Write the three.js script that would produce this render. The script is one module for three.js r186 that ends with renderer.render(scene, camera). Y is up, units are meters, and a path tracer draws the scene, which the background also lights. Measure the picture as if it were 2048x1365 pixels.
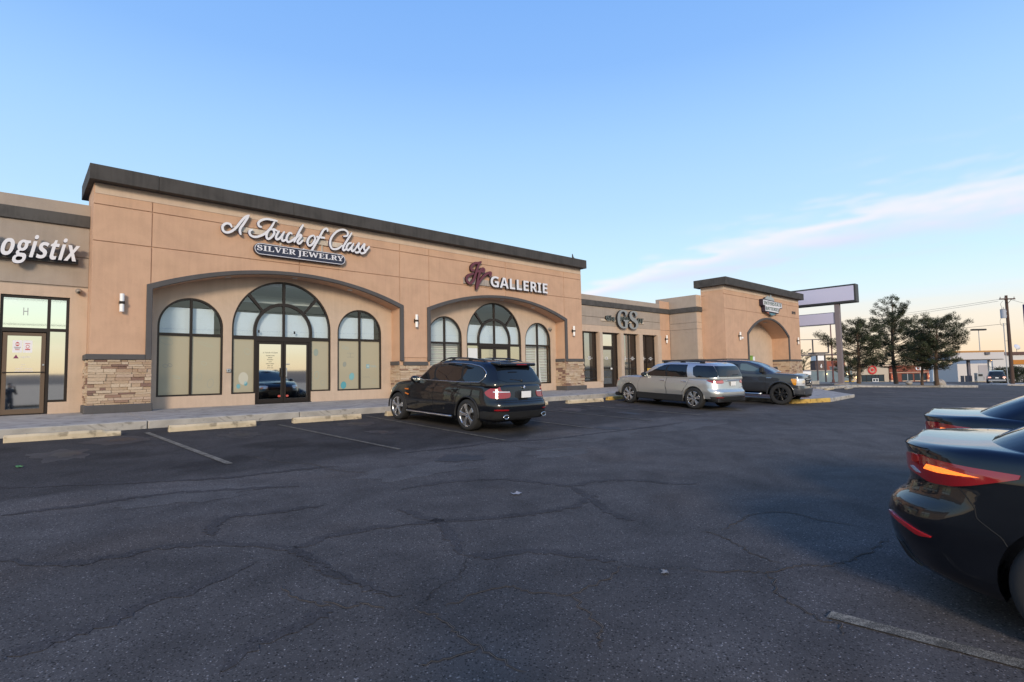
import * as THREE from 'three';
import { FontLoader } from 'three/addons/loaders/FontLoader.js';
import { TextGeometry } from 'three/addons/geometries/TextGeometry.js';
import { RoundedBoxGeometry } from 'three/addons/geometries/RoundedBoxGeometry.js';
import { TessellateModifier } from 'three/addons/modifiers/TessellateModifier.js';
import { ImprovedNoise } from 'three/addons/math/ImprovedNoise.js';
import { mergeGeometries, mergeVertices, toCreasedNormals } from 'three/addons/utils/BufferGeometryUtils.js';
import { Brush, Evaluator, SUBTRACTION } from 'three-bvh-csg';

// ------------------------------------------------------------------ camera, sky, sun, exposure
const scene = new THREE.Scene();
const rad = THREE.MathUtils.degToRad;
const camera = new THREE.PerspectiveCamera(64.27, 1024 / 682, 0.05, 4000);
camera.position.set(0, 1.7, 0);
camera.rotation.set(rad(3.569), rad(-42.384), rad(-1.0894), 'YXZ');
scene.add(camera);
const renderer = new THREE.WebGLRenderer({ antialias: true });
renderer.setSize(1024, 682);
renderer.toneMapping = THREE.LinearToneMapping;
renderer.toneMappingExposure = 1.09;
renderer.shadowMap.enabled = true;

const P = new ImprovedNoise();
const fbm = (x, y, z, o = 4) => { let s = 0, a = 0.5, f = 1; for (let i = 0; i < o; i++) { s += a * P.noise(x * f, y * f, z * f); a *= 0.5; f *= 2.03; } return s; };
const clamp = (v, a = 0, b = 1) => Math.min(b, Math.max(a, v));
const lerp = (a, b, t) => a + (b - a) * t;
const sstep = (a, b, v) => { const t = clamp((v - a) / (b - a)); return t * t * (3 - 2 * t); };
const interp = (tab, v) => {
  if (v <= tab[0][0]) return tab[0][1];
  for (let i = 1; i < tab.length; i++) if (v <= tab[i][0]) return lerp(tab[i - 1][1], tab[i][1], (v - tab[i - 1][0]) / (tab[i][0] - tab[i - 1][0]));
  return tab[tab.length - 1][1];
};
function rng(seed) { let a = seed >>> 0; return () => { a = (a + 0x6d2b79f5) | 0; let t = Math.imul(a ^ (a >>> 15), 1 | a); t = (t + Math.imul(t ^ (t >>> 7), 61 | t)) ^ t; return ((t ^ (t >>> 14)) >>> 0) / 4294967296; }; }

const SUN = new THREE.Vector3(-0.62, 0.34, 0.76).normalize();
{
  const W = 2048, H = 1024, data = new Float32Array(W * H * 4);
  const lin = (h) => { const c = new THREE.Color(h); return [c.r, c.g, c.b]; };
  const away = [[0, '#f4d9b6'], [2, '#f9e3c6'], [4.5, '#f1ece0'], [7, '#dbf1fc'], [10, '#caecff'], [16, '#b5dcfe'], [23, '#a1cdfb'], [30, '#88b8f5'], [37, '#7badf0'], [55, '#5080d2'], [90, '#3f6cc0']].map(([e, h]) => [e, lin(h)]);
  const near = [[0, '#e6c6a4'], [1.2, '#ead5b2'], [3, '#ebe4c6'], [5, '#e6eed8'], [8, '#e2f3ea'], [14, '#d8effa'], [22, '#c2e2fc'], [36, '#9ccaf6'], [55, '#6295dc'], [90, '#3f6cc0']].map(([e, h]) => [e, lin(h)]);
  const at = (tab, e) => { let i = 1; while (i < tab.length - 1 && e > tab[i][0]) i++; const t = clamp((e - tab[i - 1][0]) / (tab[i][0] - tab[i - 1][0])); return [0, 1, 2].map((k) => lerp(tab[i - 1][1][k], tab[i][1][k], t)); };
  const bandE = [[-180, 9], [-60, 6], [20, 5], [50, 7.9], [57, 9.8], [66, 12.0], [78, 12.8], [88, 13.2], [120, 14], [180, 12]];
  const bandH = [[-180, 1.6], [-60, 0.6], [20, 0.4], [46, 0.5], [57, 0.9], [66, 1.5], [80, 2.0], [90, 2.3], [130, 2.6], [180, 2]];
  const white = lin('#faf0f3'), lav = lin('#d9dff5'), cream = lin('#f8ecd8');
  for (let j = 0; j < H; j++) for (let i = 0; i < W; i++) {
    const el = ((j + 0.5) / H - 0.5) * 180, th = ((i + 0.5) / W - 0.5) * 2 * Math.PI;
    const e = Math.max(0, el), ce = Math.cos(rad(el));
    const dx = Math.cos(th) * ce, dz = Math.sin(th) * ce, dy = Math.sin(rad(el));
    const az = THREE.MathUtils.radToDeg(Math.atan2(dx, -dz));
    const cosS = (dx * SUN.x + dz * SUN.z) / (ce * Math.hypot(SUN.x, SUN.z) + 1e-6);
    const w = sstep(-0.55, 0.95, cosS), a = at(away, e), b = at(near, e), c = [0, 0, 0];
    const g = 1 + 0.22 * w * Math.exp(-e / 40);
    for (let k = 0; k < 3; k++) c[k] = lerp(a[k], b[k], w) * g;
    if (el > 0 && el < 40) {
      const wob = 1.1 * fbm(az * 0.06, 3.1, 0.5), ec = interp(bandE, az) + wob, h = interp(bandH, az);
      const n = (e - ec) / h, sk = fbm(az * 0.09 - e * 0.12, e * 0.75 + az * 0.02, 7.7, 5), sk2 = fbm(az * 0.3 - e * 0.3, e * 1.6, 2.2, 4);
      let o = sstep(1.3, 0.3, n + sk * 2.4 + sk2 * 0.9) * sstep(-2.4, -0.2, n + sk * 1.8) * (0.74 + 0.8 * sk2 + 0.5 * sk);
      const o2 = sstep(0.05, 0.42, sk + 0.5 * sk2) * Math.exp(-(((e - ec - 1.6 * h) / (0.9 * h)) ** 2)) * 0.2;
      const o3 = sstep(-0.05, 0.35, fbm(az * 0.05, e * 0.9, 4.4, 4)) * Math.exp(-(((e - 4.2) / 2.2) ** 2)) * 0.55;
      o = clamp(o) * 0.86;
      const up = sstep(-1.0, 0.5, n);
      for (let k = 0; k < 3; k++) {
        c[k] = lerp(c[k], cream[k] * (1 + 0.2 * w), clamp(o3));
        c[k] = lerp(c[k], white[k], clamp(o2));
        c[k] = lerp(c[k], lerp(lav[k], white[k], up) * (1 + 0.25 * w), o);
      }
    }
    const p = (j * W + i) * 4;
    data[p] = c[0]; data[p + 1] = c[1]; data[p + 2] = c[2]; data[p + 3] = 1;
  }
  const sky = new THREE.DataTexture(data, W, H, THREE.RGBAFormat, THREE.FloatType);
  sky.mapping = THREE.EquirectangularReflectionMapping; sky.colorSpace = THREE.LinearSRGBColorSpace;
  sky.magFilter = THREE.LinearFilter; sky.minFilter = THREE.LinearFilter; sky.needsUpdate = true;
  scene.background = sky; scene.environment = sky;
}
const sun = new THREE.DirectionalLight(new THREE.Color(1.0, 0.81, 0.60), 2.55);
sun.position.copy(SUN).multiplyScalar(120).add(new THREE.Vector3(20, 0, -10)); sun.target.position.set(20, 0, -10);
sun.castShadow = true; sun.shadow.radius = 24; sun.shadow.mapSize.set(2048, 2048);
Object.assign(sun.shadow.camera, { left: -60, right: 60, top: 40, bottom: -40, near: 1, far: 300 });
scene.add(sun, sun.target);

// ------------------------------------------------------------------ helpers
const used = {};
function numbered(n) { used[n] = (used[n] ?? -1) + 1; return used[n] ? `${n}_${String(used[n]).padStart(3, '0')}` : n; }
function tag(o, label, category, group, kind) {
  if (label) o.userData.label = label; if (category) o.userData.category = category;
  if (group) o.userData.group = group; if (kind) o.userData.kind = kind; return o;
}
function thing(name, label, category, pos = [0, 0, 0], turn = 0, group) {
  const o = new THREE.Group(); o.name = numbered(name); o.position.set(...pos); o.rotation.y = turn; scene.add(o);
  return tag(o, label, category, group);
}
function obj(name, geo, mat, parent = scene, kind) {
  const list = Array.isArray(geo) ? geo.filter(Boolean) : [geo];
  const g = list.length > 1 ? merge(list) : list[0];
  const m = new THREE.Mesh(g, mat); m.name = parent === scene ? numbered(name) : name;
  m.castShadow = m.receiveShadow = true; parent.add(m); if (kind) m.userData.kind = kind; return m;
}
function merge(list) {
  return mergeGeometries(list.map((g) => {
    let q = g.index ? g.toNonIndexed() : g.clone();
    for (const k of Object.keys(q.attributes)) if (!['position', 'normal', 'uv'].includes(k)) q.deleteAttribute(k);
    if (!q.attributes.uv) uvBox(q); q.clearGroups(); return q;
  }));
}
// uv in metres, by the dominant direction of each face
function uvBox(g, s = 1) {
  const q = g.index ? g.toNonIndexed() : g, p = q.attributes.position, uv = new Float32Array(p.count * 2), A = new THREE.Vector3(), B = new THREE.Vector3(), C = new THREE.Vector3();
  for (let i = 0; i < p.count; i += 3) {
    A.fromBufferAttribute(p, i); B.fromBufferAttribute(p, i + 1); C.fromBufferAttribute(p, i + 2);
    const n = B.clone().sub(A).cross(C.clone().sub(A)), ax = Math.abs(n.x), ay = Math.abs(n.y), az = Math.abs(n.z);
    [A, B, C].forEach((v, k) => { const [u, w] = ax > ay && ax > az ? [v.z, v.y] : ay > az ? [v.x, v.z] : [v.x, v.y]; uv[(i + k) * 2] = u * s; uv[(i + k) * 2 + 1] = w * s; });
  }
  q.setAttribute('uv', new THREE.BufferAttribute(uv, 2)); return q;
}
const bx = (x0, x1, y0, y1, z0, z1) => uvBox(new THREE.BoxGeometry(x1 - x0, y1 - y0, z1 - z0).translate((x0 + x1) / 2, (y0 + y1) / 2, (z0 + z1) / 2));
const rbx = (x0, x1, y0, y1, z0, z1, r = 0.01, seg = 2) => uvBox(new RoundedBoxGeometry(x1 - x0, y1 - y0, z1 - z0, seg, r).translate((x0 + x1) / 2, (y0 + y1) / 2, (z0 + z1) / 2));
const cyl = (r0, r1, h, x, y, z, n = 20) => new THREE.CylinderGeometry(r0, r1, h, n).translate(x, y, z);
function tube(pts, r, seg = 24, rs = 8, closed = false, tension = 0.5) {
  const c = new THREE.CatmullRomCurve3(pts.map((p) => new THREE.Vector3(...p)), closed, 'catmullrom', tension);
  return new THREE.TubeGeometry(c, seg, r, rs, closed);
}
function rod(a, b, r, n = 10, r1 = r) {
  const A = new THREE.Vector3(...a), B = new THREE.Vector3(...b), d = B.clone().sub(A), g = new THREE.CylinderGeometry(r1, r, d.length(), n);
  g.applyQuaternion(new THREE.Quaternion().setFromUnitVectors(new THREE.Vector3(0, 1, 0), d.clone().normalize())); g.translate(...A.add(B).multiplyScalar(0.5).toArray()); return g;
}
function prism(pts, z0, z1, holes = [], bevel = 0) {            // outline in x, y pushed from z0 to z1 (z0 < z1)
  const s = new THREE.Shape(pts.map((p) => new THREE.Vector2(...p)));
  for (const h of holes) s.holes.push(new THREE.Path(h.map((p) => new THREE.Vector2(...p))));
  return uvBox(new THREE.ExtrudeGeometry(s, { depth: z1 - z0 - 2 * bevel, bevelEnabled: bevel > 0, bevelSize: bevel, bevelThickness: bevel, bevelOffset: -bevel, bevelSegments: 1, curveSegments: 12 }).translate(0, 0, z0 + bevel));
}
const groundY = (x, z) => Math.max(-0.4, 0.045 * Math.min(-z, 15)) - 0.021 * clamp(x - 40, 0, 220) + 0.25 * sstep(-4.5, 1.5, z) * sstep(0.8, 3.5, x) * sstep(14, 5, x);

// ------------------------------------------------------------------ textures and materials
function tex(n, f, srgb = true, rep = 1) {
  const d = new Uint8Array(n * n * 4);
  for (let j = 0; j < n; j++) for (let i = 0; i < n; i++) { const c = f(i / n, j / n, i, j), p = (j * n + i) * 4; for (let k = 0; k < 3; k++) { const v = clamp(c[k]); d[p + k] = 255 * (srgb ? (v <= 0.0031308 ? v * 12.92 : 1.055 * v ** (1 / 2.4) - 0.055) : v); } d[p + 3] = 255; }
  const t = new THREE.DataTexture(d, n, n); t.wrapS = t.wrapT = THREE.RepeatWrapping; t.magFilter = THREE.LinearFilter; t.minFilter = THREE.LinearMipmapLinearFilter; t.generateMipmaps = true;
  if (srgb) t.colorSpace = THREE.SRGBColorSpace; t.repeat.set(rep, rep); t.needsUpdate = true; return t;
}
// noise that repeats without a seam
const tile = (u, v, f, z, o = 4) => { const a = u * 2 * Math.PI, b = v * 2 * Math.PI, k = f / (2 * Math.PI); return fbm(Math.cos(a) * k + 9 + z, Math.sin(a) * k + Math.cos(b) * k * 1.3, Math.sin(b) * k * 1.3 + 4, o); };
const rs = rng(11);
const stuccoTex = tex(512, (u, v) => { const n = 0.94 + 0.22 * tile(u, v, 4, 1, 6) + 0.10 * tile(u, v * 0.08, 30, 7, 3) + 0.10 * (rs() - 0.5); return [n, n * (1 + 0.02 * tile(u, v, 3, 9)), n]; }, true, 0.31);
const stuccoBump = tex(512, () => { const n = 0.5 + (rs() - 0.5) * 0.8; return [n, n, n]; }, false, 0.9);
const streakTex = tex(512, (u, v) => { const n = 0.88 + 0.5 * tile(u, v, 6, 3) + 0.35 * tile(u, v * 0.06, 40, 6, 3) + 0.12 * (rs() - 0.5); return [n, n * 0.995, n * 0.98]; }, true, 0.33);
const concTex = tex(512, (u, v) => { const n = 0.86 + 0.42 * tile(u, v, 7, 5, 5) + 0.14 * (rs() - 0.5), s = 1 - 0.45 * sstep(0.12, 0.32, tile(u, v, 10, 2, 5)); return [n * s, n * s, n * s * 0.98]; }, true, 0.4);
const grainTex = tex(256, () => { const n = 0.85 + 0.3 * (rs() - 0.5); return [n, n, n]; }, true, 1);
const std = (r, g, b, rough = 0.8, x = {}) => new THREE.MeshStandardMaterial({ color: new THREE.Color(r, g, b), roughness: rough, ...x });
const phy = (r, g, b, rough, x = {}) => new THREE.MeshPhysicalMaterial({ color: new THREE.Color(r, g, b), roughness: rough, ...x });
const stucco = (r, g, b) => std(r, g, b, 0.92, { map: stuccoTex, bumpMap: stuccoBump, bumpScale: 0.0025 });
const M = {
  peach: stucco(0.59, 0.372, 0.247), peachTop: stucco(0.62, 0.48, 0.37), cream: stucco(0.565, 0.43, 0.325), beige: stucco(0.39, 0.325, 0.27), sill: stucco(0.53, 0.42, 0.33),
  trim: std(0.088, 0.082, 0.082, 0.85, { map: stuccoTex }), cap: std(0.062, 0.056, 0.052, 0.8, { map: streakTex }), band: std(0.085, 0.08, 0.076, 0.85, { map: streakTex }),
  bronze: std(0.03, 0.022, 0.018, 0.35, { metalness: 0.4 }), black: std(0.012, 0.012, 0.013, 0.5), rubber: std(0.018, 0.018, 0.019, 0.85), dark: std(0.02, 0.02, 0.022, 0.8),
  steel: std(0.55, 0.55, 0.56, 0.3, { metalness: 1 }), chrome: std(0.8, 0.8, 0.82, 0.12, { metalness: 1 }), white: std(0.78, 0.78, 0.80, 0.5), lensWhite: phy(0.85, 0.84, 0.82, 0.3),
  mirror: std(0.74, 0.76, 0.72, 0.03, { metalness: 1 }), glass: phy(0.93, 0.97, 0.95, 0.0, { transmission: 1, thickness: 0, ior: 1.75 }), tint: phy(0.012, 0.016, 0.02, 0.02, { specularIntensity: 1 }),
  concrete: std(0.405, 0.365, 0.335, 0.9, { map: concTex }), kerb: std(0.45, 0.415, 0.375, 0.9, { map: concTex }), yellow: std(0.62, 0.40, 0.10, 0.75, { map: concTex }), stopper: std(0.60, 0.49, 0.34, 0.9, { map: concTex }),
  galv: std(0.36, 0.37, 0.39, 0.5, { metalness: 0.3 }), wood: std(0.085, 0.05, 0.038, 0.9, { map: streakTex }), bark: std(0.10, 0.065, 0.045, 0.95, { map: streakTex }),
};
const fonts = {};
for (const k of ['sans_bold', 'sans_regular', 'serif_bold', 'serif_regular']) fonts[k] = await new FontLoader().loadAsync(`fonts/droid/droid_${k}.typeface.json`);
// lettering fitted to a box: faces and returns as two materials
function letters(str, font, x0, x1, y0, y1, z, depth, face, side, parent, name = 'letter', shear = 0) {
  const cs = [...str], gs = []; let pen = 0; const F = fonts[font], res = F.data.resolution;
  for (const c of cs) { const adv = (F.data.glyphs[c] || F.data.glyphs.x).ha / res; if (c !== ' ') gs.push(new TextGeometry(c, { font: F, size: 1, depth: 1, curveSegments: 5 }).translate(pen, 0, 0)); pen += adv; }
  const box = new THREE.Box3(); for (const g of gs) { g.computeBoundingBox(); box.union(g.boundingBox); }
  const w = box.max.x - box.min.x, h = box.max.y - box.min.y;
  return gs.map((g) => {
    g.translate(-box.min.x, -box.min.y, 0).scale((x1 - x0) / w, (y1 - y0) / h, depth);
    if (shear) g.applyMatrix4(new THREE.Matrix4().makeShear(0, 0, shear, 0, 0, 0));
    g.translate(x0, y0, z); return obj(name, g, [face, side], parent);
  });
}
// a brush stroke of even width cut from sheet: list of [x, y]
function stroke(pts, width, z, depth, n = 40) {
  const c = new THREE.CatmullRomCurve3(pts.map(([x, y]) => new THREE.Vector3(x, y, 0)), false, 'catmullrom', 0.5);
  const L = [], R = []; for (let i = 0; i <= n; i++) {
    const t = i / n, p = c.getPoint(t), d = c.getTangent(t), w = width * (0.5 - 0.22 * (2 * t - 1) ** 8);
    const zz = z + 0.006 * t; L.push([p.x - d.y * w, p.y + d.x * w, zz]); R.push([p.x + d.y * w, p.y - d.x * w, zz]);
  }
  const pos = [], quad = (a, b, c2, d) => pos.push(...a, ...b, ...c2, ...a, ...c2, ...d), dn = (v) => [v[0], v[1], v[2] - depth];
  for (let i = 0; i < n; i++) quad(R[i], R[i + 1], L[i + 1], L[i]);
  const nf = pos.length / 3;
  for (let i = 0; i < n; i++) { quad(L[i], L[i + 1], dn(L[i + 1]), dn(L[i])); quad(R[i + 1], R[i], dn(R[i]), dn(R[i + 1])); }
  quad(L[0], dn(L[0]), dn(R[0]), R[0]); quad(R[n], dn(R[n]), dn(L[n]), L[n]);
  const g = new THREE.BufferGeometry(); g.setAttribute('position', new THREE.BufferAttribute(new Float32Array(pos), 3)); g.computeVertexNormals(); uvBox(g);
  g.addGroup(0, nf, 0); g.addGroup(nf, pos.length / 3 - nf, 1); return g;
}
function canvasTex(w, h, draw) { const c = document.createElement('canvas'); c.width = w; c.height = h; const x = c.getContext('2d'); draw(x, w, h); const t = new THREE.CanvasTexture(c); t.colorSpace = THREE.SRGBColorSpace; return t; }
// a printed sheet facing +z, uv over the whole of it
const sheet = (x0, x1, y0, y1, z) => new THREE.PlaneGeometry(x1 - x0, y1 - y0).translate((x0 + x1) / 2, (y0 + y1) / 2, z);
const SCRIPT = [[[4.77,6.39],[4.72,6.48],[4.61,6.49],[4.51,6.39],[4.53,6.25],[4.63,6.21],[4.76,6.27],[4.89,6.41],[5.03,6.63],[5.15,6.79],[5.27,6.87]],[[5.25,6.84],[5.11,6.58],[5.0,6.37],[5.02,6.2]],[[5.65,6.55],[5.56,6.57],[5.54,6.67],[5.63,6.77],[5.79,6.84],[5.96,6.84],[6.13,6.83]],[[6.05,6.83],[5.92,6.58],[5.75,6.37],[5.58,6.25],[5.42,6.2],[5.3,6.25],[5.28,6.36],[5.37,6.43]],[[6.0,6.54],[5.87,6.5],[5.79,6.33],[5.82,6.2],[5.93,6.26],[6.03,6.42],[6.0,6.54],[6.14,6.5]],[[6.19,6.53],[6.09,6.33],[6.11,6.23],[6.22,6.3],[6.35,6.53]],[[6.35,6.53],[6.27,6.33],[6.3,6.21],[6.42,6.28]],[[6.61,6.49],[6.51,6.5],[6.42,6.33],[6.46,6.2],[6.59,6.26],[6.7,6.38]],[[6.97,6.87],[6.82,6.58],[6.66,6.21]],[[6.69,6.3],[6.84,6.49],[6.9,6.46],[6.78,6.26],[6.84,6.2],[6.96,6.34]],[[7.33,6.56],[7.19,6.48],[7.11,6.31],[7.16,6.18],[7.28,6.25],[7.37,6.43],[7.33,6.56]],[[7.81,6.76],[7.79,6.86],[7.67,6.8],[7.54,6.56],[7.37,6.24],[7.24,6.01],[7.11,5.93],[7.0,5.97],[6.98,6.06]],[[7.41,6.52],[7.72,6.53]],[[8.38,6.69],[8.53,6.74],[8.54,6.87],[8.38,6.93],[8.15,6.83],[7.95,6.58],[7.9,6.35],[7.98,6.19],[8.18,6.22],[8.35,6.37]],[[8.71,6.88],[8.53,6.58],[8.38,6.31],[8.39,6.19],[8.53,6.29]],[[8.7,6.51],[8.57,6.45],[8.5,6.3],[8.56,6.22],[8.68,6.34],[8.78,6.51]],[[8.78,6.51],[8.69,6.33],[8.72,6.21],[8.84,6.3]],[[8.82,6.28],[8.98,6.54],[8.95,6.39],[9.01,6.26],[8.89,6.18],[8.81,6.21]],[[9.0,6.26],[9.19,6.54],[9.17,6.37],[9.23,6.26],[9.1,6.18],[9.02,6.21]],[[9.22,6.25],[9.39,6.48]]] ;
const MONO = [[[14.67,6.59],[14.49,6.51],[14.3,6.48],[14.13,6.35],[14.09,6.24],[14.14,6.16],[14.27,6.18]],[[14.55,6.53],[14.43,6.28],[14.3,5.95],[14.19,5.73],[14.03,5.59],[13.88,5.65],[13.84,5.79],[13.98,5.94],[14.23,6.03]],[[14.37,6.11],[14.56,6.17],[14.75,6.17],[14.81,6.25],[14.74,6.3],[14.63,6.25],[14.56,6.13],[14.47,5.87],[14.38,5.54],[14.34,5.35]],[[14.37,5.38],[14.54,5.71],[14.81,6.01],[15.06,6.15],[15.18,6.16],[15.14,6.05],[15.05,6.05]]] ;
const SEALS = [[[-0.02,-4.21],[0.1,-4.24],[0.26,-4.29],[0.49,-4.35],[0.72,-4.48],[1.03,-4.54],[1.5,-4.78]],[[-0.06,-6.13],[0.34,-5.71],[0.63,-5.65],[0.97,-5.67],[1.32,-5.49],[1.58,-5.25],[1.77,-4.95],[1.85,-4.54],[1.86,-4.12],[1.93,-3.79],[2.02,-3.44]],[[0.84,-3.3],[1.04,-3.45],[1.24,-3.47],[1.45,-3.55],[1.58,-3.57]],[[1.84,-4.88],[2.1,-4.98],[2.46,-4.99],[2.88,-4.88]],[[-0.08,-7.78],[0.39,-7.75],[0.84,-7.74],[1.31,-7.73],[1.9,-7.52],[2.73,-7.1]],[[1.37,-5.71],[1.48,-6.02],[1.68,-6.24],[2.13,-6.1],[2.61,-6.07]],[[-0.11,-9.35],[0.64,-8.94],[1.44,-8.55],[2.08,-8.24],[2.85,-8.15],[3.68,-8.0]],[[2.88,-4.88],[3.27,-4.73],[3.82,-4.43],[4.27,-4.29],[4.74,-4.2],[5.24,-4.35],[5.33,-4.33]],[[3.17,-5.36],[3.2,-4.93],[3.25,-4.75],[3.06,-4.24],[2.85,-3.76]],[[2.87,-3.75],[3.0,-3.62],[3.39,-3.41],[3.48,-3.19],[3.55,-2.99],[3.64,-2.77]],[[3.64,-6.15],[4.11,-6.13],[4.63,-5.99],[5.09,-5.64],[5.35,-5.13],[5.46,-4.9],[5.99,-4.82],[6.4,-4.52],[6.67,-4.0],[6.93,-3.83]],[[5.44,-4.85],[5.23,-4.43],[5.02,-4.08],[4.77,-3.64],[4.76,-3.38]],[[4.97,-8.38],[6.16,-8.24],[6.98,-8.3],[8.06,-7.92],[9.35,-7.83],[11.17,-7.73],[13.48,-7.72]]] ;
const CRACKS = [[[1.99,-3.19],[2.05,-3.07],[2.03,-2.89],[2.0,-2.72],[2.01,-2.5],[2.02,-2.36],[2.01,-2.16]],[[1.66,-2.61],[1.77,-2.58],[1.88,-2.55],[2.0,-2.51]],[[2.0,-3.18],[2.36,-3.4],[2.55,-3.43],[2.72,-3.61],[2.82,-3.72]],[[2.17,-3.1],[2.27,-3.07],[2.44,-3.12],[2.69,-3.03],[2.72,-2.87],[2.81,-2.72],[2.86,-2.6],[3.08,-2.6],[3.31,-2.6],[3.57,-2.7]],[[2.88,-2.59],[2.78,-2.41],[2.66,-2.18],[2.59,-2.11],[2.46,-2.03]],[[3.61,-2.73],[3.64,-2.57],[3.76,-2.39],[3.91,-2.26],[3.92,-2.11],[4.13,-1.92]],[[3.84,-2.25],[3.98,-2.06],[4.11,-1.94],[4.17,-1.82],[4.39,-1.75],[4.55,-1.67],[4.62,-1.55],[4.85,-1.47],[5.12,-1.42],[5.43,-1.41],[5.75,-1.39]],[[4.17,-1.82],[4.07,-1.71],[3.85,-1.63],[3.76,-1.52],[3.68,-1.38],[3.61,-1.25],[3.63,-1.16],[3.48,-1.1]],[[4.59,-1.51],[4.54,-1.35],[4.5,-1.18],[4.45,-1.02],[4.35,-1.05]],[[4.89,-2.71],[4.81,-2.45],[4.65,-2.19],[4.5,-2.0],[4.47,-1.82]],[[5.03,-2.59],[5.53,-2.61],[5.78,-2.65],[6.13,-2.4],[6.02,-2.03],[6.02,-1.69]],[[1.83,-4.62],[1.88,-4.3],[1.91,-3.87],[2.01,-3.44]],[[1.61,-3.74],[1.69,-3.54],[1.79,-3.51],[1.85,-3.32]],[[1.46,-4.15],[1.51,-3.83],[1.6,-3.62]],[[8.72,-7.8],[9.03,-7.24],[9.29,-6.68],[9.41,-5.62]],[[7.04,-7.78],[7.15,-7.14],[7.5,-6.48]],[[2.87,-9.81],[3.1,-8.87],[3.41,-8.38],[3.53,-7.66],[3.87,-7.22]],[[3.0,-9.02],[3.52,-10.3],[3.89,-11.25]]] ;
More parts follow.
